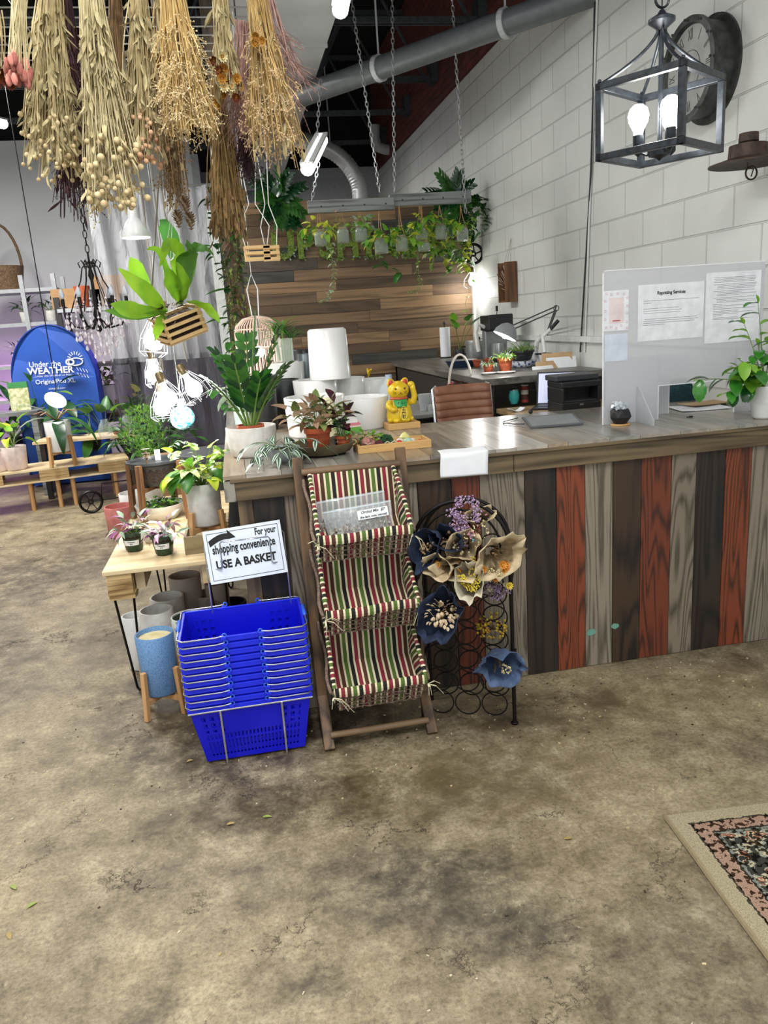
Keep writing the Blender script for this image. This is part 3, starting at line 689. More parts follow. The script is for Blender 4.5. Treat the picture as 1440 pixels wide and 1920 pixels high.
for bi, zf in enumerate((.865, .592, .302)):
    yf = (.02, -.03, -.075)[bi]; yb = (.245, .205, .165)[bi]; wb, wf = .165, .172
    B = (yb + .025, zf + .185); Cc = (yb, zf - .005); D = (yf + .06, zf - .095); E = (yf, zf)
    def X(y): return wb + (wf - wb) * (yb - y) / (yb - yf)
    mb = MB(); prof = [B, (yb + .01, zf + .1), Cc, ((Cc[0] + D[0]) / 2, (Cc[1] + D[1]) / 2 - .01), D, E]
    P = []
    for (y, z) in prof: P.append(((-X(y), y, z), (X(y), y, z)))
    for i in range(len(P) - 1): mb.add([P[i][0], P[i][1], P[i + 1][1], P[i + 1][0]], [(0, 1, 2, 3)], 0)
    for s in (-1, 1):
        def fn(u, v):
            # v from bottom profile to rim edge
            k = u * 5; i = min(4, int(k)); f = k - i; y = prof[i][0] * (1 - f) + prof[i + 1][0] * f; z = prof[i][1] * (1 - f) + prof[i + 1][1] * f
            yt = B[0] * (1 - u) + E[0] * u; zt = B[1] * (1 - u) + E[1] * u + .015 * math.sin(PI * u)
            yy = y + (yt - y) * v; return (s * (X(yy) + .008 * math.sin(PI * v) * math.sin(u * 9)), yy, z + (zt - z) * v)
        mb.sheet(fn, 10, 6, 1)
    bin_ = mb.build('basket_bin', [ST_x, ST_s], sh, solid=.003)
    mb = MB()
    # front fold-over band
    mb.sheet(lambda u, v: ((u * 2 - 1) * (wf + .004), E[0] - .006 - .004 * math.sin(PI * v) - .004 * (1 - v), E[1] + .006 - .034 * (1 - v) - .005 * math.sin(u * 6)), 24, 3, 0)
    mb.build('fold_over_band', ST_x, bin_, solid=.003)
    for s in (-1, 1):
        mb = MB(); pts = [(s * (X(B[0] * (1 - u) + E[0] * u) + .002), B[0] * (1 - u) + E[0] * u, B[1] * (1 - u) + E[1] * u + .015 * math.sin(PI * u)) for u in [i / 14 for i in range(15)]]
        mb.tube(pts, [.0085 + .002 * math.sin(i * 2.2) for i in range(15)], 7); mb.build('side_trim', ST_t, bin_, smooth=60)
        mb = MB(); pts = [(s * (X(E[0]) + .014 + .006 * math.sin(i * .6)), E[0] + .01 + (B[0] - E[0]) * i / 14 + .015 * math.sin(i / 14 * PI), E[1] - .02 + (B[1] - E[1] + .0) * i / 14 - .02 * math.sin(i / 14 * PI)) for i in range(15)]
        mb.tube(pts, [.006 + .0015 * (i % 2) for i in range(15)], 6); mb.build('rope_rim', M_rope, bin_, smooth=60)
    mb = MB()
    def fp(u, v): y = E[0] - .006 + (D[0] - E[0]) * v * .85; return Vector(((u * 2 - 1) * (wf - .012 * v), y, E[1] - .022 + (D[1] - E[1] + .005) * v))
    for k in range(5): mb.tube([fp(i / 26, .08 + k * .22) + Vector((0, .002 * math.sin(i * 1.9 + k), rnd.uniform(-.004, .004))) for i in range(27)], .0022, 5)
    for i in range(12):
        u = (i + .5) / 12; mb.tube([fp(u + rnd.uniform(-.012, .012), v / 5) + Vector((0, .002 * math.sin(v * 3 + i) - .001, 0)) for v in range(6)], .002 if i % 3 else .003, 5)
    for i in range(9):
        u = rnd.uniform(.03, .85); mb.tube([fp(u, 0.05), fp(u + .06, .5), fp(u + rnd.uniform(.05, .13), .95)], .0017, 4)
    mb.build('twig_weave', M_rope, bin_, smooth=60)
    mb = MB()
    def lattice(u, v): return fp(u, v) + Vector((0, .006, 0))
    mb.sheet(lattice, 4, 2, 0); mb.build('outer_lining', ST_x, bin_)
    for s in (-1, 1):
        c = Vector((s * (wf + .008), E[0] - .008, E[1] - .03)); mb = MB()
        for k in range(4):
            e = c + Vector((rnd.uniform(-.05, .06) * (1 if s > 0 else 1.2), -rnd.uniform(0, .015), rnd.uniform(-.07, .03))); m_ = (c + e) / 2 + Vector((0, -.008, .015)); mb.beam(c, m_, .006, .0015); mb.beam(m_, e, .006, .0015)
        mb.build('ribbon_tie', M_rib, bin_)
# zip bags in the top bin
for (nm, lb, y, z, w, h, tilt, st) in (('zip_bag', 'rear clear zip bag of bark mix standing in the top striped bin', .205, .90, .30, .12, -.2, 0), ('zip_bag', 'front clear zip bag with handwritten label in the top striped bin', .145, .868, .27, .125, -.3, 1)):
    g = T(nm, lb, 'bag', (.405 if st else .375, 2.70 + y, z - .06), 0, None, (tilt, -.07, 0))
    mb = MB()
    for s in (-1, 1):
        mb.sheet(lambda u, v: ((u - .5) * w * (1 - .1 * (1 - v) ** 2), s * (.02 * math.sin(PI * u) * (1 - v) ** .6 + .0025 * noise.noise((u * 9, v * 9, s * 3 + st))), v * h), 18, 10, 0)
    mb.build('bag_film', clear('clear_bag_film', 'dfe6ea', .22, .12, .2), g, smooth=180)
    mb = MB(); rnd2 = random.Random(st)
    for k in range(170):
        u = rnd2.uniform(-.42, .42); hh = rnd2.uniform(0, .45 - .5 * u * u) * h; mb.box((u * w, rnd2.uniform(-.012, .012), .005 + hh), (rnd2.uniform(.004, .012), .004, rnd2.uniform(.004, .008)), rnd2.randrange(3), (rnd2.random() * 3, rnd2.random() * 3, 0))
    o = mb.build('bark_mix', [col('bark_chip', '6b4a30'), col('perlite', 'cfcdc5'), col('husk_chip', '8d7a5f')], g); o['kind'] = 'stuff'
    mb = MB(); mb.box((0, 0, h - .006), (w, .004, .004)); mb.build('zip_strip', mat('zip_strip_plastic', 'c9d2d8', .3), g)
    if st:
        mb = MB(); mb.box((.055, -.019, h * .68), (.12, .001, .036)); lb_ = mb.build('paper_label', M_paper, g)
        text('handwriting', 'Orchid Mix  $7', .015, M_ink, face_M((.055, -.0198, h * .75), (1, 0, 0), (0, -1, 0)), lb_, bold=.0003, shear=.3)
        text('handwriting', '(fine Bark, rocks, charcoal)', .0115, M_ink, face_M((.055, -.0198, h * .6), (1, 0, 0), (0, -1, 0)), lb_, bold=.0003, shear=.3, sx=.85)
# ================================================================ ARCHED RING RACK
pl = Vector((.613, 2.835, 0)); pr = Vector((.935, 2.70, 0)); ang = math.atan2(pr.y - pl.y, pr.x - pl.x); rw = (pr - pl).length
rk = T('ring_rack', 'arched black iron bottle rack with rows of rings holding dried bouquets', 'rack', ((pl + pr) / 2), ang)
hw = rw / 2 + .012; zt = .93
def arch(y, hw, zt, r):
    mb = MB(); za = zt - hw; pts = [(-hw, y, 0)] + [(-hw, y, za * k / 4) for k in range(1, 4)] + [(-hw * math.cos(PI * i / 16), y, za + hw * math.sin(PI * i / 16)) for i in range(17)] + [(hw, y, za * (4 - k) / 4) for k in range(1, 4)] + [(hw, y, 0)]
    mb.tube(pts, r, 8); return mb
arch(0, hw, zt, .008).build('front_arch', M_blackm, rk, smooth=60); arch(.17, hw - .01, zt - .03, .007).build('back_arch', M_blackm, rk, smooth=60)
mb = MB(); za = zt - hw; mb.tube([(-(hw - .035) * math.cos(PI * i / 14), .0, za + (hw - .035) * math.sin(PI * i / 14)) for i in range(15)], .0045, 6); mb.build('inner_arch', M_blackm, rk, smooth=60)
for p, q in (((0, 0, zt - .004), (0, .17, zt - .034)), ((-hw, 0, .25), (-hw, .17, .25)), ((hw, 0, .25), (hw, .17, .25)), ((-hw, 0, .6), (-hw, .17, .6)), ((hw, 0, .6), (hw, .17, .6))):
    mb = MB(); mb.beam(p, q, .012, .004); mb.build('tie_bar', M_blackm, rk)
for x in (-hw, hw):
    mb = MB(); mb.lathe((x, 0, 0), [(.014, 0), (.016, .006), (.008, .014)], 12); mb.build('foot', M_blackm, rk, smooth=60)
for row in range(8):
    for cc in (-1, 0, 1):
        x = cc * .108; z = .085 + row * .1025
        if row == 7 and cc != 0: continue
        for y in (0, .165):
            mb = MB(); mb.ring((x, y, z), .0505, .003, 22, 5, 'y'); mb.build('ring', M_blackm, rk, smooth=60)
# ---------------------------------------------------------------- dried bouquets in the rack
P_navy = mat('navy_crepe_paper', '22324e', .85, c2='141f36', scale=40, bmp=.3, trans=.15); P_blue = mat('slate_blue_paper', '4e6080', .85, c2='384a68', scale=40, bmp=.3)
P_cream = mat('cream_crepe_paper', 'd8c6a2', .85, c2='c2ae88', scale=40, bmp=.3, trans=.2); P_whitep = mat('pale_tissue_paper', 'd8d2bc', .85, c2='c2bba2', scale=40, bmp=.3, trans=.2)
C_lil = col('lilac_bloom', '9a82ac'); C_lil2 = col('pale_lilac_bloom', 'c6a8bd'); C_yel = col('yellow_yarrow', 'e6d250', c2='c4ae34'); C_dust = col('dusty_brown_bloom', '6b5340')
C_pink = col('pink_bloom', 'd893a8'); C_teal = col('turquoise_bloom', '6fb2bd'); C_orange = col('amber_bloom', 'd0892e'); C_cre = col('cream_bloom', 'dccf9a'); C_plum = col('plum_bloom', '5c4658'); C_pod = col('cream_pod', 'cdb694'); C_gold = col('golden_stem', 'c2953a'); C_tan = col('tan_stem', '8d7350')
ND = Vector((math.sin(ang), -math.cos(ang), 0))   # rack's outward direction
def bouquet(label, px, py, dy, L, r, wrap, heads, seed, tilt=.35, side=0, hn=40, hs=.007, spread=1.0, kind='ball', out=.0, cat='bouquet'):
    c = gy(px, py, dy); d = (ND * 1 + Vector((side, 0, tilt))).normalized(); p = c - d * L
    g = T('dried_bouquet', label, cat, p, 0, 'dried bouquets in the ring rack')
    if wrap:
        mb = MB(); wrapcone(mb, (0, 0, 0), d, L * 1.15, r * 1.45, seed, rag=.45); mb.build('paper_wrap', wrap, g, smooth=40, solid=.0012)
    mb = MB(); rnd = random.Random(seed); _, s, u = frame(d); e0 = L * (1.0 + out)
    for i in range(14):
        a = rnd.uniform(0, 2 * PI); q = r * .6 * rnd.random(); mb.tube([d * .01, d * e0 * .85 + (s * math.cos(a) + u * math.sin(a)) * q], .0015, 4)
    mb.build('stems', C_tan, g)
    if heads:
        mb = MB(); ms = []
        for (kind_, ms_, n, sz, rr) in heads:
            base = len(ms); ms += ms_
            for i in range(n):
                a = rnd.uniform(0, 2 * PI); q = rr * math.sqrt(rnd.random()) * spread; hgt = e0 * rnd.uniform(.86, 1.0) + .3 * (rr - q)
                pp = d * hgt + (s * math.cos(a) + u * math.sin(a)) * q; mi = base + rnd.randrange(len(ms_))
                if kind_ == 'ball': mb.ball(pp, sz * rnd.uniform(.6, 1.3), 6, 4, mi)
                elif kind_ == 'cluster': blob(mb, pp, sz, 26, rnd.random(), list(range(base, base + len(ms_))), sz * .2)
                elif kind_ == 'straw': strawflower(mb, pp, d + (s * math.cos(a) + u * math.sin(a)) * .3, sz, base, base + 1)
                elif kind_ == 'petal': mb.leaf(pp, (s * math.cos(a) + u * math.sin(a)) + d * .6, sz * 2, sz * 1.5, .6, seg=3, mi=mi)
                elif kind_ == 'spike': mb.tube([pp - d * sz * 3, pp, pp + d * sz], [sz * .3, sz * .45, sz * .1], 5, mi)
        mb.build('blooms', ms, g, smooth=60)
bouquet('bunch of lilac and pink statice at the top of the ring rack', 868, 962, 2.72, .16, .06, None, [('cluster', [C_lil, C_lil2], 20, .017, .07)], 1, .25)
bouquet('small bouquet with a folded tan paper wrap beside the lilac statice', 900, 968, 2.73, .12, .04, P_cream, [('ball', [C_cre, C_pink], 14, .004, .04)], 2, .5, .3)
bouquet('posy of one pink and one turquoise bloom with tiny white buds', 893, 1000, 2.66, .13, .03, None, [('cluster', [C_pink], 1, .016, .02), ('cluster', [C_teal], 1, .016, .03), ('ball', [C_cre], 26, .003, .05)], 31, .2, .1)
bouquet('navy paper bouquet hanging out at the far left edge of the rack', 800, 1028, 2.70, .13, .055, P_navy, [('ball', [C_dust, C_tan], 18, .006, .035)], 3, .1, -.5)
bouquet('upright dark navy paper bouquet right under the lilac statice', 838, 1012, 2.70, .13, .045, P_navy, [('ball', [C_dust, C_tan], 12, .006, .03)], 4, .4, -.05)
bouquet('narrow cream cone with dark and white seed heads inside', 868, 1025, 2.68, .13, .047, P_cream, [('ball', [C_plum, C_cre, C_dust], 24, .005, .035)], 5, .25, .1)
bouquet('large open cream paper bouquet with dried leaves at the right shoulder', 938, 1042, 2.60, .15, .072, P_cream, [('petal', [C_dust, C_tan], 8, .012, .035)], 6, .15, .35)
bouquet('slim folded cream wrap bouquet at the left beside an orange bloom', 822, 1063, 2.66, .13, .040, P_cream, [('straw', [C_orange, C_gold], 1, .018, .01)], 7, .15, -.2)
bouquet('wide cream paper bouquet in the middle with rusty petals inside', 853, 1066, 2.63, .14, .056, P_cream, [('petal', [C_orange, C_dust], 9, .009, .03)], 8, .2, .0)
bouquet('greenish yellow yarrow bunch without paper beside the amber blooms', 896, 1062, 2.64, .13, .03, None, [('cluster', [C_yel], 7, .013, .032)], 9, .15, .0)
bouquet('bright yellow yarrow bouquet in pale tissue paper', 880, 1090, 2.60, .15, .05, P_whitep, [('cluster', [C_yel], 12, .015, .042)], 10, .3, -.05)
bouquet('bunch of amber and cream strawflowers near the right frame', 926, 1070, 2.60, .14, .03, None, [('straw', [C_orange, C_gold], 5, .022, .05), ('cluster', [C_cre], 3, .014, .05)], 11, .1, .25)
bouquet('dusky plum hydrangea bunch with a pale yellow flower on its edge', 930, 1104, 2.62, .14, .03, None, [('cluster', [C_plum, C_lil], 10, .015, .048), ('straw', [C_yel, C_gold], 1, .02, .05), ('cluster', [C_cre], 2, .01, .05)], 12, .05, .2)
bouquet('navy paper bouquet full of cream pod sprays at the left middle', 826, 1152, 2.60, .16, .072, P_navy, [('petal', [C_pod], 46, .0085, .055), ('ball', [C_pod], 16, .008, .05)], 13, .3, -.15)
bouquet('bundle of golden bunny-tail stems pushed into the right column', 920, 1175, 2.72, .17, .03, None, [('spike', [C_gold, C_yel], 80, .012, .06)], 14, .5, .0)
bouquet('slate blue paper bouquet with a pale dried rose, lowest at right', 940, 1252, 2.56, .15, .060, P_blue, [('cluster', [C_cre, C_pod], 1, .022, .02)], 15, .0, .25)
# ================================================================ LOW PLYWOOD TABLE beside the counter end
tb = T('plywood_table', 'plywood display table on black hairpin legs at the end of the counter', 'table', (-.405, 4.13, 0))
mb = MB(); mb.bb(-.275, .275, -.70, .85, .60, .62); mb.build('table_top', M_plyx, tb, bevel=.002)
mb = MB()
for k in range(4): mb.bb(-.265 + .002 * (k % 2), -.155, -.69 + .002 * (k % 2), -.58, .502 + k * .024, .5245 + k * .024)
mb.bb(-.262, -.15, -.688, -.57, .48, .502); mb.build('spacer_block', wood('ply_edge', 'c7ab78', '7f6238', 0, ring=14, contrast=.5, grain=90), tb)
mb = MB(); mb.bb(-.15, -.11, -.62, .8, .50, .60); mb.bb(.15, .19, -.66, .8, .50, .60); mb.build('rail', M_plyx, tb)
for (x, y, zt) in ((-.22, -.62, .48), (.2, -.62, .6), (-.22, .72, .6), (.2, .72, .6)):
    mb = MB(); sx = -1 if x < 0 else 1
    mb.tube([(x - .035, y, zt), (x + .005, y - .0, .02), (x + .012, y, .006), (x + .024, y, .006), (x + .03, y, .02), (x + .05, y + .01, zt)], .006, 6); mb.box((x + .01, y, zt - .003), (.12, .04, .006)); mb.build('hairpin_leg', M_blackm, tb, smooth=60)
ZT = .62
def at(px, py, z, dz=0): p = gz(px, py, z); p.z = z + dz; return p
# ---- nursery pots with tradescantia
M_grn = mat('dark_green_plastic', '26402a', .4)
TP = [mat('trad_pink', 'd9a8c0', .4, c2='b88aa8', scale=30), mat('trad_green', '8fa58c', .4, c2='6e8a6c', scale=30), mat('trad_white', 'd8dccf', .4), mat('trad_purple', '7c3a6e', .45)]
def nursery(px, py, label, seed, txt, tg=0):
    g = T('nursery_pot', label, 'potted plant', at(px, py, ZT), -.1, 'dark green nursery pots on the plywood table')
    pot(g, .052, .095, M_grn, .78, .002, lip=.012)
    mb = MB(); mb.sheet(lambda u, v: (.0462 * (1 + .12 * v) * math.sin(-.75 + 1.5 * u), -.0462 * (1 + .12 * v) * math.cos(-.75 + 1.5 * u), .036 + v * .026), 12, 1, 0)
    lb = mb.build('price_label', M_paper, g); text('label_text', txt[0], .0085, M_ink, face_M((0, -.0505, .054), (1, 0, 0), (0, -1, 0)), lb, bold=.0001, sx=.8); text('label_text', txt[1], .0085, M_ink, face_M((0, -.0495, .044), (1, 0, 0), (0, -1, 0)), lb, bold=.0001)
    mb = MB(); bush(mb, (0, 0, .085), 16, .085, 1.0, .062, .022, 'lance', 3, .55, seed=seed, r=.002, mats=None, mis=[1, 2, 2, 3, 4, 1], seg=4, base_r=.03); mb.build('foliage', [M_stem] + TP, g, smooth=180)
    if tg:
        mb = MB(); mb.box((.018, -.01, .115), (.024, .002, .06)); mb.build('plant_tag', M_paper, g)
nursery(253, 1032, 'left green nursery pot of pink and purple tradescantia with a white label', 1, ('Tradescantia', '$15'))
nursery(309, 1039, 'right green nursery pot of pink tradescantia with a white plant tag', 2, ('Tradescantia', '$15'), 1)
g = T('small_pot', 'small white pot half hidden behind the two green nursery pots', 'pot', at(284, 1016, ZT)); pot(g, .04, .06, M_matte)
# ---- wooden tray box with the white pot in its beech stand
p = gz(348, 1041, ZT); bx = T('planter_box', 'shallow weathered wooden box under the beech plant stand', 'box', (p.x, p.y, ZT))
M_box = wood('weathered_box', '8a7a58', '54472f', 0, ring=7, contrast=.4)
mb = MB(); W_, D_, H_ = .205, .42, .085; mb.bb(0, W_, 0, .014, 0, H_); mb.bb(0, W_, D_ - .014, D_, 0, H_); mb.bb(0, .014, .014, D_ - .014, 0, H_); mb.bb(W_ - .014, W_, .014, D_ - .014, 0, H_); mb.bb(.014, W_ - .014, .014, D_ - .014, 0, .012); mb.build('box_boards', M_box, bx, bevel=.002)
def potstand(name, label, loc, r, ph, pm, sm, legh, base, group=None, lw=.022, taper=.92, pr=None):
    s = T(name + '_stand' if 0 else 'plant_stand', label[1], 'plant stand', loc, .1); stand(s, r + .012, base, legh, sm, lw); q = V(loc); q.z += base
    g = T('potted_plant' if label[0].find('plant') >= 0 or 1 else name, label[0], 'potted plant', q, 0, group); pot(g, r, ph, pm, taper, .008, z=.001); return g
q = Vector((p.x + .105, p.y + .155, ZT + .013))
g = potstand('pot', ('variegated pothos and broad green leaves in a tall matte white pot', 'light beech plant stand holding the tall white pothos pot'), q, .082, .205, M_matte, M_beech, .165, .085)
mb = MB()
bush(mb, (0, 0, .19), 26, .20, .85, .062, .052, 'heart', 3, 1.0, seed=5, mis=[1, 1, 2, 3], r=.003)
for (dx, dy, a, L) in ((-.95, -.4, .25, .17), (-.75, -.75, .15, .17), (-.35, -.95, .25, .16), (.6, -.7, .3, .13)):
    pts, ds = stem(mb, (0, 0, .19), (dx * .4, dy * .4, .75), .09, .6, .005, 0); mb.leaf(pts[-1], (dx, dy, .35), L, L * .52, 1.5, seg=7, mi=3 if dx < -.9 else 4, fold=.2)
mb.build('foliage', [M_stem, M_varg, M_yel, M_leafl, M_leaf], g, smooth=180)
# ---- black slotted basket on a walnut stand
c = gz(303, 972, ZT); st = T('plant_stand', 'dark walnut plant stand holding the black slotted basket', 'plant stand', (c.x, c.y, ZT), .35)
stand(st, .155, .20, .33, M_walnut, .03)
g = T('hanging_basket_pot', 'black slotted plastic basket of young succulents on the walnut stand', 'potted plant', (c.x, c.y, ZT + .201))
mb = MB(); n = 44
mb.lathe((0, 0, 0), [(0, .002), (.095, .002), (.1, .008), (.098, .012), (0, .01)], 30)
mb.sheet(lambda u, v: ((.1 + .033 * v) * math.cos(u * 2 * PI), (.1 + .033 * v) * math.sin(u * 2 * PI), .008 + v * .12), n * 2, 8, 0, lambda i, j: i % 4 < 2 and 1 <= j <= 5)
mb.build('basket_body', mat('dark_grey_plastic', '3a3d40', .4), g, solid=.004)
mb = MB(); mb.lathe((0, 0, 0), [(.088, .012), (.118, .105)], 32, cap=False); mb.build('liner', mat('light_liner', 'b9bcb8', .6), g, smooth=60)
mb = MB(); mb.lathe((0, 0, 0), [(.128, .112), (.146, .122), (.147, .135), (.141, .136), (.132, .118)], 36); mb.build('basket_rim', mat('dark_grey_plastic', '3a3d40'), g, smooth=50)
mb = MB(); mb.lathe((0, 0, 0), [(0, .105), (.126, .1), (.12, .02)], 24); mb.build('soil', M_soil, g)
mb = MB(); rnd = random.Random(3)
for i in range(3):
    for (cx, cy, h) in ((-.03, -.04, .06 + .03 * i),):
        for k in range(8): a = k * .785 + i; mb.leaf((cx, cy, .1 + h * .8), (math.cos(a), math.sin(a), .4), .026, .016, .3, seg=3, mi=1)
mb.tube([(-.03, -.04, .1), (-.03, -.04, .19)], .006, 6, 0)
mb.build('succulent', [M_bark, mat('dusky_succulent', '9a8f86', .6)], g)
mb = MB(); mb.box((.02, .05, .15), (.03, .002, .06)); mb.build('plant_tag', M_paper, g)
# succulent trailing, and jointed plant on the right
mb = MB(); vine(mb, [(.10, 0, .12), (.11, -.01, .2), (.14, -.02, .23), (.2, -.03, .20), (.22, -.03, .15)], .04, .028, seed=2, step=.014, shape='oval'); mb.build('trailing_succulent', [M_stem, M_silv], g)
# low scalloped white pot under that stand
g = T('low_pot', 'low scalloped white pot of greenery under the walnut stand', 'potted plant', (c.x - .0, c.y + .02, ZT))
mb = MB(); mb.lathe((0, 0, 0), [(0, 0), (.09, 0), (.125, .05), (.135, .085), (.128, .085), (.11, .06), (0, .055)], 48, fn=lambda t, z: 1 + .025 * abs(math.sin(t * 9))); mb.build('pot', M_white, g, smooth=60)
mb = MB(); mb.lathe((0, 0, 0), [(0, .07), (.118, .066)], 16); mb.build('soil', M_soil, g)
mb = MB(); bush(mb, (0, 0, .065), 24, .06, 1.3, .03, .02, 'oval', 4, 1, seed=9, r=.0015, mis=[1, 2], base_r=.07, seg=3); mb.build('foliage', [M_stem, M_leaf, M_leafl], g)
# ---- conical fern (asparagus) floating above: tall bushy plant in a pot on the table
q = gz(300, 935, ZT)
g = T('potted_plant', 'fine-leaved bushy green asparagus fern rising behind the black basket', 'potted plant', (q.x - .02, 4.70, ZT))
pot(g, .07, .14, M_matte)
mb = MB(); rnd = random.Random(11)
mb.tube([(0, 0, .1), (.0, 0, .36)], .006, 5)
for i in range(520):
    z = rnd.random(); a = rnd.uniform(0, 2 * PI); R = .135 * math.sin(PI * (z * .75 + .12)) * math.sqrt(rnd.random()); b = Vector((R * math.cos(a), R * math.sin(a), .30 + z * .30))
    d = Vector((math.cos(a), math.sin(a), .8 + rnd.random())).normalized(); 
    for k in range(3): mb.leaf(b, d + Vector((rnd.uniform(-.7, .7), rnd.uniform(-.7, .7), rnd.uniform(-.4, .6))), .03, .006, .5, seg=2, mi=1 + (i % 2))
mb.build('foliage', [M_stem, mat('fern_green', '6f9c48', .5, c2='4a7a34', trans=.2), M_leafl], g)
# ================================================================ pots on the floor under the table
def fpot(px, py, zt, r, h, m, label, taper=.95, soil=False, grp='planters on the floor under the plywood table', xx=0, yy=0):
    c = gz(px, py, zt); g = T('planter', label, 'planter', (c.x + xx, c.y + yy, zt - h + .0), 0, grp)
    pot(g, r, h, m, taper, .009, soil=soil); return g
M_spec = mat('speckled_blue_glaze', '6f97c4', .5, c2='4d74a0', scale=260, lo=.4, hi=.5); M_warm = mat('warm_grey_planter', 'bdb0a3', .6, c2='aa9d90', scale=8)
c = gz(288, 1183, .375); rb = .083
s = T('plant_stand', 'beech plant stand holding the speckled blue planter', 'plant stand', (c.x, c.y, 0), .15); stand(s, rb + .013, .09, .22, M_beech, .022, splay=.015)
g = T('planter', 'speckled light blue planter filled with pale sand in a wooden stand', 'planter', (c.x, c.y, .091)); pot(g, rb, .275, M_spec, .93, .008, sm=mat('pale_sand', 'd9cda4', .9, c2='c7b988'))
fpot(286, 1166, .33, .082, .33, M_matte, 'cream planter directly behind the speckled blue one', yy=.17)
fpot(306, 1143, .32, .085, .32, M_matte, 'pale grey planter third from the front under the table', yy=.20)
fpot(240, 1205, .28, .06, .28, M_white, 'narrow white planter left of the blue one behind the hairpin leg', yy=.36, xx=-.02)
fpot(345, 1078, .38, .083, .38, M_warm, 'tall warm grey planter at the back under the table')
fpot(387, 1112, .26, .08, .26, M_warm, 'brownish grey planter behind the sign')
fpot(372, 1134, .25, .084, .25, M_warm, 'taupe planter just behind the basket stack post')
fpot(432, 1128, .20, .085, .20, M_black, 'black planter low beside the counter end')
fpot(405, 1092, .32, .062, .32, M_warm, 'slim warm grey planter half hidden behind the sign')
c = gz(352, 1158, .36); g = T('planter', 'white crackle-glazed planter with a dark green inside beside the baskets', 'planter', (c.x, c.y + .03, .12)); pot(g, .08, .24, mat('crackle_glaze', 'cfd3cc', .4, c2='7d8a84', scale=55, lo=.4, hi=.46), .9, .008, soil=False)
mb = MB(); mb.lathe((0, 0, 0), [(.0695, .05), (.0715, .234)], 28); mb.build('inner_glaze', mat('dark_green_glaze', '18261f', .3), g)
s = T('plant_stand', 'wooden plant stand holding the crackle-glazed planter', 'plant stand', (c.x, c.y + .03, 0), .2); stand(s, .09, .119, .23, M_beech, .022)
g = T('planter', 'pink planter on the floor left of the plywood table', 'planter', gz(232, 1004, 0)); pot(g, .125, .26, mat('pink_glaze', 'cf8078', .5, c2='bd6e68'), .92, .01, soil=False)
g = T('planter', 'white planter on the floor behind the pink one', 'planter', gz(262, 985, 0)); pot(g, .14, .30, M_white, .92, .01, soil=False)
# ================================================================ THINGS ON THE COUNTER
ZC = 1.062
def on(px, py, dz=0): p = gz(px, py, ZC); p.z = ZC + dz; return p
# white dimpled pot with zz plant
g = T('potted_plant', 'tall glossy zamioculcas plant in a wide dimpled white pot at the counter corner', 'potted plant', on(470, 858) + Vector((.015, .06, 0)))
def dimple(t, z): return 1 + .012 * math.sin(t * 34) * math.sin(z * 190)
mb = MB(); mb.lathe((0, 0, 0), [(0, 0), (.082, 0), (.098, .012), (.107, .05), (.11, .09), (.112, .132), (.107, .134), (.103, .128), (.1, .07), (0, .07)], 110, fn=dimple); mb.build('pot', M_matte, g, smooth=60)
mb = MB(); mb.lathe((0, .0, 0), [(0, .125), (.055, .125), (.055, .14), (.06, .14), (.062, .11)], 24); mb.lathe((0, 0, 0), [(0, .136), (.053, .134)], 12, 1); mb.build('inner_pot', [M_terra, M_soil], g)
mb = MB(); rnd = random.Random(21)
for i, (dx, dy, L, arch) in enumerate(((.30, -.1, .42, .35), (.12, .05, .46, .2), (-.25, .1, .34, .5), (-.1, -.25, .30, .35), (.42, -.25, .30, .6), (-.4, -.1, .26, .8), (.2, -.35, .24, .4), (.05, .2, .38, .3))):
    pts, ds = stem(mb, (dx * .05, dy * .05, .13), (dx, dy, 1), L, arch, .007, 0, 10)
    for k in range(3, 11):
        d = ds[k]; _, s_, u_ = frame(d)
        for sgn in (-1, 1):
            sd = (s_ * sgn * .9 + d * .75 + u_ * .15); mb.leaf(pts[k], sd, .078 * (1.15 - .03 * k), .038, .25, up=u_, seg=4, mi=1 if (k + i) % 3 else 2, fold=.12)
    mb.leaf(pts[-1], ds[-1], .05, .022, .2, seg=3, mi=2)
mb.build('foliage', [M_stem, M_leaf, M_leafd], g, smooth=180)
# dusky clay bowl with plants
M_clay = mat('olive_clay', '6e6248', .6, c2='575038', scale=14, bmp=.1)
c = on(612, 858) + Vector((0, .105, 0)); g = T('clay_bowl', 'wide shallow olive clay bowl that holds two terracotta pots', 'bowl', c)
mb = MB(); mb.lathe((0, 0, 0), [(0, 0), (.075, 0), (.12, .012), (.142, .042), (.148, .052), (.142, .053), (.13, .04), (.09, .02), (0, .016)], 48); mb.build('bowl', M_clay, g, smooth=60)
def tp(label, loc, r, h, m=M_terra): q = T('potted_plant', label, 'potted plant', loc); pot(q, r, h, m, .78, .004, lip=h * .2); return q
M_synp = mat('syngonium_pink', 'b98f78', .5, c2='8f7f5c', scale=12, trans=.2); M_syng = mat('syngonium_green', '8d9a58', .5, c2='66803c', scale=12, trans=.2)
g = tp('bushy pinkish syngonium in an orange plastic pot standing in the clay bowl', c + Vector((-.02, -.03, .0175)), .056, .105)
mb = MB(); bush(mb, (0, 0, .1), 36, .13, 1.1, .058, .04, 'heart', 2, .35, seed=7, mis=[1, 1, 1, 2], r=.0018, base_r=.03, seg=4, up0=.1); mb.build('foliage', [M_stem, M_synp, M_syng], g, smooth=180)
g = tp('small terracotta pot with a dark maroon-leaved rubber plant in the clay bowl', c + Vector((.088, -.03, .022)), .032, .055)
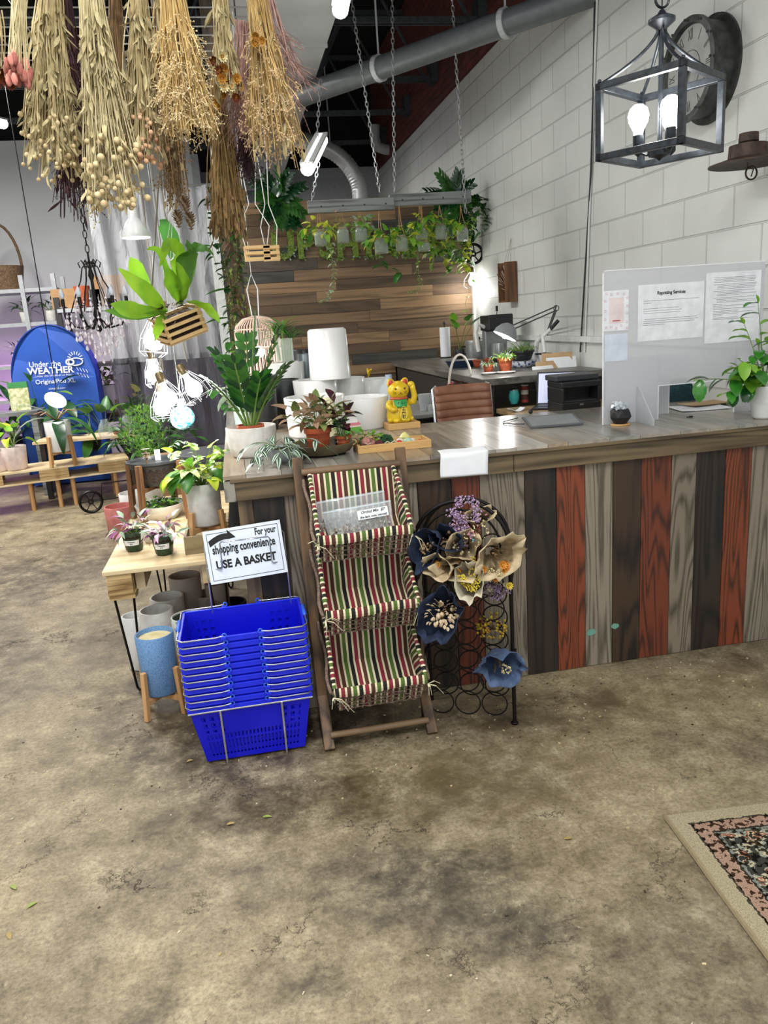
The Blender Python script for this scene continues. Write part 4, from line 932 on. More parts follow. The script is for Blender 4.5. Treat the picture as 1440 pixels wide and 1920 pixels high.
mb = MB(); bush(mb, (0, 0, .04), 6, .15, .35, .065, .034, 'oval', 4, .3, seed=4, mis=[1, 1, 2], r=.003, base_r=.01); bush(mb, (0, 0, .045), 14, .03, 1.1, .018, .011, 'oval', 3, .5, seed=6, mis=[3], r=.001, seg=3); mb.build('foliage', [M_stem, mat('maroon_leaf', '4a1f2c', .35, c2='2c1a1e'), M_leafd, M_syng], g, smooth=180)
g = tp('sprig with small yellow-green leaves behind the maroon plant', c + Vector((.085, .085, 0)), .028, .06, M_black)
mb = MB(); bush(mb, (0, 0, .05), 4, .14, .3, .026, .018, 'oval', 7, .3, seed=14, mis=[1], r=.0015, seg=3); mb.build('foliage', [M_stem, M_leafl], g)
# zebrina in small white bowl
c2 = on(530, 872) + Vector((0.01, .085, 0)); g = T('potted_plant', 'trailing zebra-striped tradescantia spilling over the counter edge from a grey bowl', 'potted plant', c2)
mb = MB(); mb.lathe((0, 0, 0), [(0, 0), (.045, 0), (.065, .03), (.072, .062), (.068, .062), (.06, .04), (0, .04)], 32); mb.build('pot', mat('grey_glaze_pot', 'a9b0b4', .4), g, smooth=60)
mb = MB(); mb.lathe((0, 0, 0), [(0, .056), (.064, .054)], 12); mb.build('soil', M_soil, g)
mb = MB(); rnd = random.Random(8); zs = [1, 2, 1, 1, 2, 1]
for i, (dx, dy) in enumerate(((-1, -.6), (-.5, -1), (.1, -1), (.5, -.9), (-.9, 0), (.9, -.4), (-.2, -1.1), (.3, -1.2), (-.7, -.9))):
    L = .12 + .04 * (i % 3); pts, ds = stem(mb, (dx * .03, dy * .03, .055), (dx, dy, .9), L, 2.0, .002, 0, 6)
    for k in range(1, 7):
        a = rnd.uniform(0, 2 * PI); mb.leaf(pts[k], ds[k] * .7 + Vector((math.cos(a), math.sin(a), .25)) * .8, .066, .03, .7, shape='lance', seg=4, mats=[1, 2, 1, 1, 2, 1], fold=.08)
mb.build('foliage', [M_stem, mat('zebra_dark', '3c5a44', .4), mat('zebra_silver', 'ccd8cc', .4)], g)
# ---- white and black glazed planters stacked on the counter's back arm
GP = 'glazed planters stacked on the counter arm'
def wp_(label, X, Y, r, h, z=0, m=M_white, tp_=.9, rz=0, up=False):
    g = T('glazed_planter', label, 'planter', (X, Y, ZC + z), rz, GP)
    if up:   # upside down
        mb = MB(); mb.lathe((0, 0, 0), [(r, 0), (r * tp_, h - .012), (r * tp_ - .012, h), (0, h)], 40); mb.build('pot', m, g, smooth=50)
    else: pot(g, r, h, m, tp_, .009, soil=False, n=40)
    return g
M_blk = mat('satin_black_glaze', '232527', .35)
def PX(px, Y): return gy(px, 700, Y).x
wp_('white planter leaning row, front left, behind the pink syngonium', PX(575, 4.05) + .02, 3.98, .155, .20, tp_=.93)
wp_('wide white planter right behind the golden cat figurine', PX(672, 4.1), 4.08, .145, .165, tp_=.93)
wp_('white planter at the back left of the white row', PX(590, 4.5), 4.52, .13, .245)
wp_('white planter in the middle of the back row', PX(648, 4.6), 4.66, .12, .23)
wp_('white planter at the right of the back row', PX(705, 4.62), 4.70, .10, .21)
wp_('tall glossy white planter set upside down on top of the white stack', PX(622, 4.4), 4.48, .118, .28, z=.2465, up=True, tp_=.93)
wp_('tall black planter at the left under the palm', PX(487, 4.3), 4.36, .085, .30, m=M_blk)
wp_('black planter behind the white front one', PX(528, 4.6), 4.66, .10, .25, m=M_blk)
wp_('white planter stacked over the black one beneath the palm', PX(543, 4.6), 4.86, .11, .34, m=M_white)
wp_('dark charcoal planter standing upright beside the palm glass', PX(575, 5.0), 5.12, .07, .40, m=M_blk)
wp_('grey-blue metal planter left of the tall white one', PX(578, 4.8), 4.90, .05, .38, m=mat('zinc_grey', '6f7a80', .35, .3))
wp_('pale seafoam planter behind the zamioculcas', PX(455, 4.4), 4.50, .08, .28, m=mat('seafoam_glaze', 'b7c9c6', .35))
# palm in a glass box
c = Vector((PX(537, 4.85), 4.86, ZC + .342)); g = T('palm_in_glass', 'spiky green palm growing in a square glass vase on the white planter', 'potted plant', c)
mb = MB(); s = .052
for (x0, x1, y0, y1) in ((-s, s, -s, -s + .003), (-s, s, s - .003, s), (-s, -s + .003, -s + .003, s - .003), (s - .003, s, -s + .003, s - .003)): mb.bb(x0, x1, y0, y1, 0, .14)
mb.bb(-s, s, -s, s, -.0, .003); mb.build('glass_vase', clear('vase_glass', 'e3efe9', .15, .05), g)
mb = MB(); rnd = random.Random(5)
for cc, hh in ((-.03, .16), (.03, .13), (0, .2)):
    mb.tube([(cc, 0, .01), (cc * 1.4, 0, hh)], .008, 6)
    for i in range(24): a = rnd.uniform(0, 2 * PI); mb.leaf((cc * 1.4, 0, hh - .03 + .05 * rnd.random()), (math.cos(a), math.sin(a), rnd.uniform(.5, 2)), rnd.uniform(.11, .17), .016, .9, shape='lance', seg=5, mi=1 + i % 2)
mb.build('foliage', [M_stem, mat('palm_green', '6ba038', .4, c2='4a8030', trans=.25), M_leaf], g)
# pink green pot-sign behind the maroon plant, candle tube
g = T('greeting_card', 'pink, white and green folded card standing behind the maroon plant', 'card', on(665, 815) + Vector((.0, .08, 0)), .15, None, (-.25, 0, .1))
mb = MB(); mb.bb(-.05, .05, 0, .003, 0, .13, 0); mb.bb(-.05, .05, -.001, 0, .028, .035, 1); mb.bb(-.05, .05, -.001, 0, 0, .026, 2); mb.bb(-.032, .036, -.001, 0, .05, .10, 3); mb.build('card_face', [col('card_pink', 'd9828a'), col('card_cream', 'e6dcc8'), col('card_green', '5fae3c'), col('card_white', 'eceae6')], g)
g = T('candle', 'pale cream pillar candle among the white planters', 'candle', Vector((PX(608, 3.9), 3.90 - .06, ZC)) + Vector((.0, .0, .0)))
mb = MB(); mb.lathe((0, 0, 0), [(.028, 0), (.028, .195), (.024, .2), (0, .19)], 20); mb.build('wax', mat('cream_wax', 'ded8b0', .5), g, smooth=50)
# ---- tray of felt vegetables and crochet
c = on(672, 852); tr = T('wooden_tray', 'shallow pale pine tray of little ornaments on the counter', 'tray', c, .0)
M_pine = wood('pine_tray', 'd2a86a', 'b0854a', 0, ring=5, contrast=.25)
mb = MB(); W_, D_, H_ = .325, .155, .035; mb.bb(0, W_, 0, .01, 0, H_); mb.bb(0, W_, D_ - .01, D_, 0, H_); mb.bb(0, .01, .01, D_ - .01, 0, H_); mb.bb(W_ - .01, W_, .01, D_ - .01, 0, H_); mb.bb(.01, W_ - .01, .01, D_ - .01, 0, .006); mb.build('tray_boards', M_pine, tr, bevel=.002)
def orn(name, label, cat, dx, dy, fn, rz=0):
    g = T(name, label, cat, c + Vector((dx, dy, .007)), rz, 'ornaments in the pine tray'); fn(g); return g
def f_pig(g):
    mb = MB(); mb.ball((0, 0, .028), (.034, .024, .026), 12, 8); mb.ball((-.012, -.02, .04), (.02, .018, .018), 10, 7); mb.tube([(.02, -.018, .02), (.03, -.04, .012)], [.008, .006], 6); mb.tube([(-.02, -.022, .02), (-.028, -.042, .012)], [.008, .006], 6); mb.build('felt_body', mat('dusty_pink_felt', 'c08a80', .9, c2='9a6a5c', scale=90, bmp=.4), g, smooth=180)
    mb = MB(); mb.tube([(-.02, -.037, .036), (-.01, -.041, .03), (.005, -.038, .033)], .0018, 4); mb.build('ribbon', M_rib, g)
orn('felt_toy', 'dusty pink felt toy with a cream ribbon in the tray', 'toy', .055, .055, f_pig)
def f_mar(g):
    mb = MB(); mb.ball((0, 0, .02), (.022, .02, .02), 10, 7); mb.ball((.024, -.004, .014), (.012, .012, .012), 8, 5); mb.build('body', mat('plum_felt', '5a2433', .9), g, smooth=180)
orn('felt_toy', 'small plum-coloured round toy beside the pink one', 'toy', .10, .045, f_mar)
def f_gar(mbc):
    def f(g):
        mb = MB(); rnd = random.Random(3)
        for i in range(16): a = rnd.uniform(0, 6.28); mb.tube([(0, 0, .005), (math.cos(a) * .015, math.sin(a) * .015, .03), (math.cos(a) * .03, math.sin(a) * .03, .045)], .0014, 4, 0)
        bush(mb, (0, 0, .02), 16, .05, 1.0, .03, .016, 'oval', 3, .4, seed=13, mis=[1], r=.001, seg=3); mb.build('sprout', [M_stem, mbc], g)
    return f
orn('sprouting_sprig', 'leafy green sprig sprouting at the back left of the tray', 'plant', .07, .115, f_gar(M_leafl))
orn('sprouting_sprig', 'tan rooty sprig at the left end of the tray', 'plant', .028, .08, f_gar(mat('tan_root', 'b39a6c', .8)))
def f_broc(g):
    mb = MB(); blob(mb, (0, 0, .034), .026, 70, 3, [0], .007, .7); mb.lathe((0, 0, 0), [(.012, 0), (.016, .03)], 8); mb.build('broccoli_body', mat('dark_green_felt', '2e5a34', .9, c2='1f4426'), g)
orn('felt_broccoli', 'round dark green felt broccoli in the tray', 'toy', .142, .085, f_broc)
def f_bow(g):
    mb = MB(); mb.ball((0, 0, .018), (.024, .018, .016), 12, 7); mb.build('body', mat('deep_green_felt', '24402c', .9), g, smooth=180)
    mb = MB()
    for s_ in (-1, 1): mb.tube([(0, -.018, .024), (s_ * .015, -.022, .034), (s_ * .028, -.02, .026), (s_ * .012, -.021, .02), (0, -.018, .024)], .003, 5)
    mb.build('bow', M_rib, g)
orn('felt_toy', 'dark green felt lump tied with a cream bow', 'toy', .148, .04, f_bow)
def f_ball(m_, r): return lambda g: MB().ball((0, 0, r * .9), (r, r, r * .9), 14, 9).build('glass_body', m_, g, smooth=180)
orn('bauble', 'red translucent ball near the middle of the tray', 'ornament', .192, .05, f_ball(mat('red_wax', 'd23f3a', .4), .017))
orn('bauble', 'red ball at the right end of the tray', 'ornament', .285, .05, f_ball(mat('red_wax', 'd23f3a', .4), .014))
orn('bauble', 'pale mint green ball in the tray', 'ornament', .232, .05, f_ball(mat('mint_wax', 'a9cdb4', .4), .021))
orn('bauble', 'frosted white ball behind the mint one', 'ornament', .205, .095, f_ball(mat('white_wax', 'ded8cc', .4), .018))
orn('bauble', 'small frosted white ball between mint and red', 'ornament', .262, .095, f_ball(mat('white_wax', 'ded8cc', .4), .015))
orn('wax_melt', 'pale yellow knobbly wax figure at the back of the tray', 'ornament', .235, .13, lambda g: MB().lathe((0, 0, 0), [(0, 0), (.026, 0), (.028, .014), (.02, .022), (.024, .03), (.016, .04), (.006, .05), (0, .052)], 18, fn=lambda t, z: 1 + .08 * math.sin(t * 7)).build('wax_body', mat('yellow_wax', 'dfd88a', .4), g, smooth=60))
# ---- lucky cat on a wooden riser
c = on(742, 816) + Vector((.0, .02, 0)); c = Vector((PX(742, 4.0), 3.93, ZC))
g = T('wooden_riser', 'small pine box serving as riser for the golden cat', 'box', c, .05); MB().bb(-.085, .085, -.06, .06, 0, .034).build('box_body', M_pine, g, bevel=.003)
ct = T('lucky_cat', 'golden beckoning cat figurine with red ears and a raised left paw', 'figurine', c + Vector((-.008, 0, .035)), .05)
M_gold = mat('glossy_gold', 'e9c832', .28, .12, c2='d9b420', scale=6)
mb = MB(); 
mb.lathe((0, 0, 0), [(0, 0), (.058, 0), (.066, .012), (.068, .04), (.06, .075), (.048, .105), (.036, .122), (0, .13)], 32, rx=1, ry=.82)
mb.ball((0, -.004, .162), (.056, .047, .048), 24, 16); mb.ball((-.024, -.036, .012), (.024, .022, .014), 12, 8); mb.ball((.024, -.036, .012), (.024, .022, .014), 12, 8); mb.ball((.056, -.02, .014), (.014, .022, .014), 12, 8); mb.ball((-.056, -.02, .014), (.014, .022, .014), 12, 8)
mb.tube([(.05, -.01, .10), (.074, -.02, .10), (.079, -.024, .13), (.072, -.026, .165), (.066, -.03, .188)], [.018, .019, .016, .014, .015], 12); mb.ball((.062, -.032, .19), (.018, .014, .015), 12, 8)
mb.tube([(-.05, -.012, .105), (-.062, -.03, .085), (-.045, -.05, .068), (-.022, -.054, .074)], [.017, .018, .015, .013], 12)
mb.build('gold_body', M_gold, ct, smooth=180)
M_earr = mat('ear_red', 'c8363a', .35)
for s_ in (-1, 1):
    mb = MB(); R = Matrix.Rotation(s_ * .32, 3, 'Y'); mb.lathe((s_ * .033, 0, .19), [(.023, 0), (.021, .014), (.012, .030), (0, .036)], 16, R=R, ry=.55); e = mb.build('ear', M_gold, ct, smooth=180)
    mb = MB(); mb.lathe((s_ * .034, -.0075, .192), [(.016, 0), (.014, .012), (.008, .022), (0, .027)], 14, R=R, ry=.42); mb.build('ear_lining', M_earr, e, smooth=180)
mb = MB(); mb.lathe((0, -.002, .117), [(.038, -.004), (.046, 0), (.047, .006), (.041, .012), (.036, .012)], 32, fn=lambda t, z: 1 + .04 * math.sin(t * 14), ry=.86); mb.build('collar', mat('coral_collar', 'c05a38', .5), ct, smooth=60)
mb = MB()
def bib(u, v): a = -PI / 2 + (u - .5) * 1.75 * (1 - .55 * v); z = .116 - .036 * v; r_ = .047 + .018 * v; return (r_ * math.cos(a) * 1.03, r_ * math.sin(a) * .90, z)
mb.sheet(bib, 12, 5); mb.build('bib', mat('bib_green', '2f9a4c', .4), ct, smooth=180, solid=.002)
mb = MB(); M_blkp = mat('black_paint', '17120c', .4)
for s_ in (-1, 1):
    mb.tube([(s_ * .018, -.0475, .173), (s_ * .024, -.048, .177), (s_ * .031, -.0455, .174)], .0012, 4); mb.ball((s_ * .0235, -.0463, .1705), (.0045, .002, .0035), 8, 5)
    mb.tube([(0, -.052, .147), (s_ * .006, -.0515, .143), (s_ * .012, -.050, .146)], .0008, 4)
    for k in (-1, 0, 1): mb.tube([(s_ * .022, -.0478, .152 + k * .003), (s_ * .038, -.0415, .152 + k * .008)], .0006, 4)
for k in range(3): mb.tube([(-.006 + .006 * k, -.058, .021), (-.006 + .006 * k, -.0585, .012)], .0001, 3)
mb.build('face_lines', M_blkp, ct)
mb = MB(); mb.ball((0, -.0515, .152), (.0045, .003, .0035), 8, 5); mb.build('nose', mat('nose_brown', '9a5a22', .4), ct, smooth=180)
# golden tablet with painted strokes
mb = MB(); Mt = Matrix.Translation((.006, -.064, .048)) @ Matrix.Rotation(.12, 4, 'Y') @ Matrix.Rotation(PI / 2 - .12, 4, 'X')
mb.prism([(.02 * math.cos(i * PI / 8) * (1), .036 * math.sin(i * PI / 8)) for i in range(16)], -.004, .004, 0, Mt); tbp = mb.build('tablet', M_gold, ct, smooth=40)
mb = MB()
for (x0, y0, x1, y1) in ((-.01, .028, .008, .03), (-.002, .032, -.003, .012), (-.011, .02, .01, .022), (-.01, .012, .011, .014), (-.012, .004, .01, .006), (-.001, .008, -.011, -.006), (.001, .006, .011, -.004), (-.011, -.01, .011, -.009), (-.009, -.01, -.01, -.026), (.009, -.009, .008, -.027), (-.004, -.014, .004, -.024), (.004, -.013, -.004, -.023), (0, -.004, 0, -.028)):
    a = Mt @ Vector((x0, y0, .0045)); b = Mt @ Vector((x1, y1, .0045)); mb.beam(a, b, .0028, .001, up=(0, -1, 0))
mb.build('brush_strokes', M_blkp, tbp)
mb = MB()
for (x0, z0, x1, z1) in ((-.02, .102, -.01, .104), (-.017, .106, -.018, .094), (0, .106, .008, .107), (.003, .108, .001, .094), (.0, .098, .008, .099), (.018, .104, .014, .095)): mb.beam((x0, -.056, z0), (x1, -.056, z1), .002, .001, up=(0, -1, 0))
mb.build('bib_strokes', M_blkp, ct)
# milk jug and yellow flower behind cat, paper sheet hanging over the edge
g = T('plastic_jug', 'translucent plastic water jug behind the golden cat', 'bottle', (PX(728, 4.35), 4.35, ZC - .0)); mb = MB(); mb.lathe((0, 0, 0), [(0, 0), (.055, 0), (.06, .01), (.06, .15), (.05, .19), (.018, .225), (.018, .235)], 24); mb.build('jug_body', clear('milky_plastic', 'dfe6ea', .6, .3, .3), g, smooth=60)
mb = MB(); mb.lathe((0, 0, .235), [(.019, 0), (.019, .015), (0, .016)], 16); mb.build('cap', mat('cap_blue', '9fb3c9', .5), g)
g = T('potted_plant', 'small black pot with one yellow calla bloom near the wall of planters', 'potted plant', (PX(702, 4.75), 4.98, ZC)); pot(g, .05, .16, M_black, .8)
mb = MB(); mb.tube([(0, 0, .15), (0, -.0, .21)], .004, 5); wrapcone(mb, (0, 0, .2), (.1, -.3, 1), .05, .024, 3, 1, n=12); mb.build('calla_bloom', [M_stem, mat('calla_yellow', 'e0bc22', .5)], g)
p0 = on(832, 858); g = T('paper_sheet', 'white paper sheet draped over the front edge of the counter', 'paper', (p0.x, 3.08, ZC))
mb = MB(); Wp = .205
def drape(u, v):
    s_ = v * .21; x = u * Wp + .004 * math.sin(v * 5)
    if s_ < .105: return (x + .05 * (1 - s_ / .105) * .3, .065 - s_, .0022 + .0015 * math.sin(u * 8))
    if s_ < .12: t = (s_ - .105) / .015; return (x, -.040 - .003 * t, .0022 - .006 * t)
    return (x, -.044 - .002 * math.sin(u * 5), -.004 - (s_ - .12) * 1.0 - .006 * u)
mb.sheet(drape, 14, 24); mb.build('sheet', M_paper, g, smooth=180, solid=.0006)
# ---- sketch tablet
p = on(985, 803); g = T('tablet_stand', 'slim grey tablet lying propped on the counter with a cable', 'tablet', p + Vector((.145, .0, 0)), .0, None, (0, 0, -.13))
mb = MB(); R = Matrix.Rotation(.16, 4, 'X'); mb.prism([(-.125, -.09), (.125, -.09), (.13, -.085), (.13, .085), (.125, .09), (-.125, .09), (-.13, .085), (-.13, -.085)], 0, .008, 0, Matrix.Translation((0, .03, .016)) @ R); mb.build('slab', mat('tablet_grey', '5b5f62', .3), g, bevel=.001)
mb = MB(); mb.prism([(-.118, -.078), (.118, -.078), (.118, .078), (-.118, .078)], .0082, .0086, 0, Matrix.Translation((0, .03, .016)) @ R); mb.build('screen', mat('tablet_screen', '7d8385', .12), g)
mb = MB(); mb.bb(-.05, .06, .06, .11, 0, .026); mb.build('foot', M_black, g)
mb = MB(); mb.tube([(-.13, .06, .01), (-.17, .11, .006), (-.21, .17, .006), (-.2, .22, .006), (-.15, .27, .006), (-.1, .33, .006)], .003, 6); mb.build('cable', M_black, g, smooth=60)
g = T('earring_stud', 'tiny black knob lying beside the cable', 'knob', on(995, 776) + Vector((0, 0, .0))); MB().ball((0, 0, .012), .012, 12, 8).build('knob_ball', M_black, g, smooth=180)
# ---- faceted black planter with glass rocks
c = on(1163, 797); g = T('wooden_coaster', 'round pale wooden coaster under the faceted black planter', 'coaster', c); MB().lathe((0, 0, 0), [(0, 0), (.043, 0), (.045, .004), (.043, .008), (0, .008)], 30).build('disc', M_pine, g, smooth=50)
g = T('faceted_planter', 'faceted matte black planter filled with clear crystals', 'planter', c + Vector((0, 0, .009)))
mb = MB(); mb.lathe((0, 0, 0), [(.026, 0), (.045, .03)], 7); 
vs = []; n = 7
rings = [(.030, 0, 0), (.050, .03, .5), (.046, .058, 0), (.040, .066, 0)]
mb = MB(); V_ = []
for (r, z, o) in rings:
    V_ += [(r * math.cos(2 * PI * (i + o) / n), r * math.sin(2 * PI * (i + o) / n), z) for i in range(n)]
F_ = [tuple(range(n - 1, -1, -1))]
for i in range(n):
    j = (i + 1) % n; F_ += [(i, j, n + i), (j, n + j, n + i), (n + i, 2 * n + j, 2 * n + i), (n + i, n + j, 2 * n + j), (2 * n + i, 2 * n + j, 3 * n + j, 3 * n + i)]
F_.append(tuple(range(3 * n, 4 * n))); mb.add(V_, F_); mb.build('pot', mat('matte_black', '1b1b1d', .55), g)
mb = MB(); rnd = random.Random(5)
for i in range(26): mb.box((rnd.uniform(-.03, .03), rnd.uniform(-.03, .03), .07 + rnd.uniform(0, .028)), (.016, .014, .012), 0, (rnd.random() * 3, rnd.random() * 3, rnd.random() * 3))
o = mb.build('crystals', mat('clear_crystal', 'dfe5ea', .15, c2='a8b2ba', scale=60), g); o['kind'] = 'stuff'
# ================================================================ frosted screens on the counter
M_fr = clear('frosted_acrylic', 'dfe1e6', .52, .35, .35); M_frx = mat('acrylic_edge', 'eef0f4', .3)
YG = 3.40
def gp(px, py, Y=YG): v = gy(px, py, Y); return (v.x, v.z)
def ribbon_poly(mb, pts, y0, y1, mi=0): mb.prism([(p[0], -p[1]) for p in pts], y0, y1, mi, Matrix(((1, 0, 0, 0), (0, 0, 1, 0), (0, -1, 0, 0), (0, 0, 0, 1))))
def guard(name, label, rects, Y, feet, edges):
    g = T(name, label, 'screen', (0, Y, 0)); mb = MB()
    for (x0, x1, z0, z1) in rects: mb.bb(x0, x1, 0, .006, z0, z1)
    mb.build('panel', M_fr, g)
    for fx in feet:
        mb = MB(); mb.prism([(-.0, 0), (-.16, 0), (-.16, .025), (-.02, .17), (0, .17)], -.003, .003, 0, Matrix(((0, 0, 1, fx), (1, 0, 0, 0), (0, 1, 0, ZC), (0, 0, 0, 1)))); mb.build('support_fin', M_fr, g)
    mb = MB()
    for (a, b) in edges: mb.beam((a[0], .003, a[1]), (b[0], .003, b[1]), .0075, .004)
    mb.build('edge', M_frx, g)
xL = gp(1131, 700)[0]; zT = gp(1131, 508)[1]; xo = gp(1234, 760)[0]; xo2 = gp(1376, 780)[0]; zo = gp(1250, 722)[1]; xR = 2.49; z0 = ZC + .001
guard('counter_screen', 'tall frosted acrylic counter screen carrying the printed notices', [(xL, xo, z0, zT), (xo, xo2, zo, zT), (xo2, xR, z0, zT)], YG, [xL + .17],
      [((xL, z0), (xL, zT - .01)), ((xL + .005, zT), (xR, zT)), ((xo, z0), (xo, zo)), ((xo, zo), (xo2, zo)), ((xo2, zo), (xo2, z0))])
xB0 = gp(1137, 700, 3.56)[0]; xB1 = gp(1292, 700, 3.56)[0]; zB = gp(1200, 670, 3.56)[1]; xb = gp(1254, 760, 3.56)[0]
guard('counter_screen', 'lower frosted acrylic screen standing behind the tall one', [(xB0, xb, z0, zB), (xb, xB1, zo + .03, zB)], 3.56, [], [((xB0, zB), (xB1, zB)), ((xb, z0), (xb, zo + .03))])
def sheet_on(name, label, p00, p10, p01, catg='notice', m=None, build=None):
    a = gp(*p00); b = gp(*p10); d = gp(*p01); w = b[0] - a[0]; h = d[1] - a[1]
    g = T(name, label, catg, (a[0], YG - .0015, a[1])); MB().bb(0, w, -.0006, .0006, 0, h).build('sheet', m or M_paper, g)
    if build: build(g, w, h)
    return g
M_gi = mat('grey_ink', '6d7076', .7); M_pageL = mat('notice_paper', 'e9ebf0', .7)
def lines(g, w, h, rows, mm=M_gi, th=.0016):
    mb = MB(); rnd = random.Random(1)
    for (z, x0, x1) in rows: mb.bb(x0 * w, x1 * w, -.0009, -.0006, z * h, z * h + th)
    mb.build('small_print', mm, g)
def b1(g, w, h):
    text('heading', 'Repotting Services', .0215, M_ink, face_M((w * .5, -.0009, h * .84), (1, 0, 0), (0, -1, 0)), g, bold=.0006, sx=.88)
    rows = [(.71, .08, .92), (.67, .08, .2), (.57, .08, .62), (.53, .08, .66), (.49, .08, .64), (.385, .1, .9), (.35, .08, .92), (.315, .08, .86), (.28, .08, .4)]
    lines(g, w, h, rows)
sheet_on('notice_sheet', 'white sheet titled Repotting Services taped to the tall screen', (1195, 641), (1317, 631), (1195, 535), build=b1, m=M_pageL)
def b2(g, w, h):
    rows = []; z = .92
    rnd = random.Random(2)
    for k in range(26):
        x0 = .2 if 4 < k < 17 and k % 4 else .14; rows.append((z, x0, rnd.choice([.9, .92, .88, .3, .6, .91]))); z -= .021 if k % 4 != 3 else .031
    lines(g, w, h, rows); mb = MB(); mb.ring((.5 * w, -.001, z * h - .004), .005, .001, 14, 4, 'y'); mb.build('round_mark', M_gi, g)
sheet_on('notice_sheet', 'white sheet of dense small print right of the repotting notice', (1320, 645), (1421, 638), (1325, 512), build=b2, m=M_pageL)
M_red = mat('poster_red', 'b8453c', .6)
def b3(g, w, h):
    mb = MB(); rnd = random.Random(3)
    for (u, v) in [(.1, .93), (.3, .9), (.55, .92), (.8, .9), (.97, .8), (.05, .75), (.95, .6), (.04, .5), (.96, .42), (.05, .3), (.3, .1), (.5, .06), (.7, .12), (.93, .2), (.08, .1), (.96, .05)]:
        c = (min(.95, max(.05, u)) * w, v * h); 
        for k in range(4):
            a = k * PI / 2 + PI / 4; mb.box((c[0] + .0045 * math.cos(a), -.0009, c[1] + .0045 * math.sin(a)), (.005, .0004, .0016), 0, (0, -a + PI / 2, 0))
    mb.build('diamond_pattern', M_red, g)
    MB().bb(.2 * w, .8 * w, -.0012, -.0008, .18 * h, .82 * h).build('blank_panel', mat('poster_panel', 'e6d6d6', .7), g)
    text('lettering', 'UPSHINING', .0088, M_red, face_M((w * .5, -.0015, h * .25), (1, 0, 0), (0, -1, 0)), g, bold=.0003, sx=.85)
sheet_on('poster', 'small white poster with red diamonds at the left edge of the tall screen', (1132, 622), (1178, 619), (1132, 546), 'poster', M_pageL, b3)
sheet_on('notice_sheet', 'plain pale blue sheet below the small red-patterned poster', (1133, 679), (1176, 676), (1133, 628), m=mat('pale_blue_paper', 'd3dcea', .7))
# papers, fabric behind the opening
def flat(name, label, catg, p, w, d, rz, m, th=.003, curl=0):
    g = T(name, label, catg, p, rz); mb = MB(); mb.sheet(lambda u, v: ((u - .5) * w, (v - .5) * d, th + curl * (u - .5) ** 2 * 4), 8, 4); mb.build('sheet', m, g, solid=th); return g
p = on(1322, 768); flat('paper_stack', 'loose white papers on the counter under the screen opening', 'paper', p + Vector((0, .06, 0)), .25, .20, -.15, M_paper, .004, .003)
flat('envelope', 'tan envelope lying on top of the loose white papers', 'envelope', p + Vector((.09, .13, .011)), .26, .13, .1, mat('tan_paper', 'c7a77e', .8), .003, .004)
g = T('key_ring', 'small dark key ring on the counter before the papers', 'keys', on(1290, 783)); mb = MB(); mb.ring((0, 0, .0025), .008, .0012, 12, 4); mb.box((.016, 0, .004), (.016, .008, .006)); mb.build('key_bits', M_black, g)
g = T('folded_jacket', 'crumpled dark teal jacket heaped behind the screen opening', 'jacket', on(1330, 756) + Vector((.12, .28, 0)))
mb = MB(); mb.sheet(lambda u, v: ((u - .5) * .62, (v - .5) * .22, .001 + .115 * (math.sin(PI * u) ** .35) * math.sin(PI * v) ** .5 * (1 + .22 * noise.noise((u * 7, v * 5, 2))) + .012 * math.sin(u * 60 + 5 * math.sin(v * 6)) * math.sin(PI * v)), 70, 24); mb.build('fabric', mat('dark_teal_cloth', '0f4650', .6, c2='0a323b', scale=60), g, smooth=180)
# right-hand plant in a white pot
c = Vector((2.34, 3.16, ZC)); g = T('potted_plant', 'glossy broad-leaved green plant in a white pot at the right end of the counter', 'potted plant', c); pot(g, .065, .15, M_white, .75, .006)
mb = MB(); rnd = random.Random(12)
for (dx, dz, L, n) in ((-1, .35, .30, 8), (-.9, .75, .26, 7), (-.45, 1.1, .26, 8), (-.1, 1.3, .30, 8), (.3, 1, .22, 6), (-.7, .1, .20, 6), (-.3, .3, .14, 6), (-1, .6, .16, 6), (-.2, .8, .16, 7), (-.5, .5, .12, 6)):
    pts, ds = stem(mb, (0, 0, .14), (dx, rnd.uniform(-.6, .3), dz), L * 1.25, .35, .0035, 0, 8)
    for k in range(n):
        i = 2 + int(k / n * 6.9); a = rnd.uniform(0, 2 * PI); _, s_, u_ = frame(ds[i]); s = rnd.uniform(.75, 1.2)
        mb.leaf(pts[min(8, i)], ds[i] * .6 + s_ * math.cos(a) + u_ * math.sin(a) - Vector((0, .2, .1)), .092 * s, .054 * s, .9, seg=5, mi=rnd.choice([1, 1, 2, 3]), fold=.14)
    mb.leaf(pts[-1], ds[-1], .04, .022, .2, seg=4, mi=3)
mb.build('foliage', [M_stem, mat('glossy_green', '3f8a2a', .22, c2='2a6a22', trans=.15), mat('glossy_dark', '24602a', .22, c2='184a20'), M_leafl], g, smooth=180)
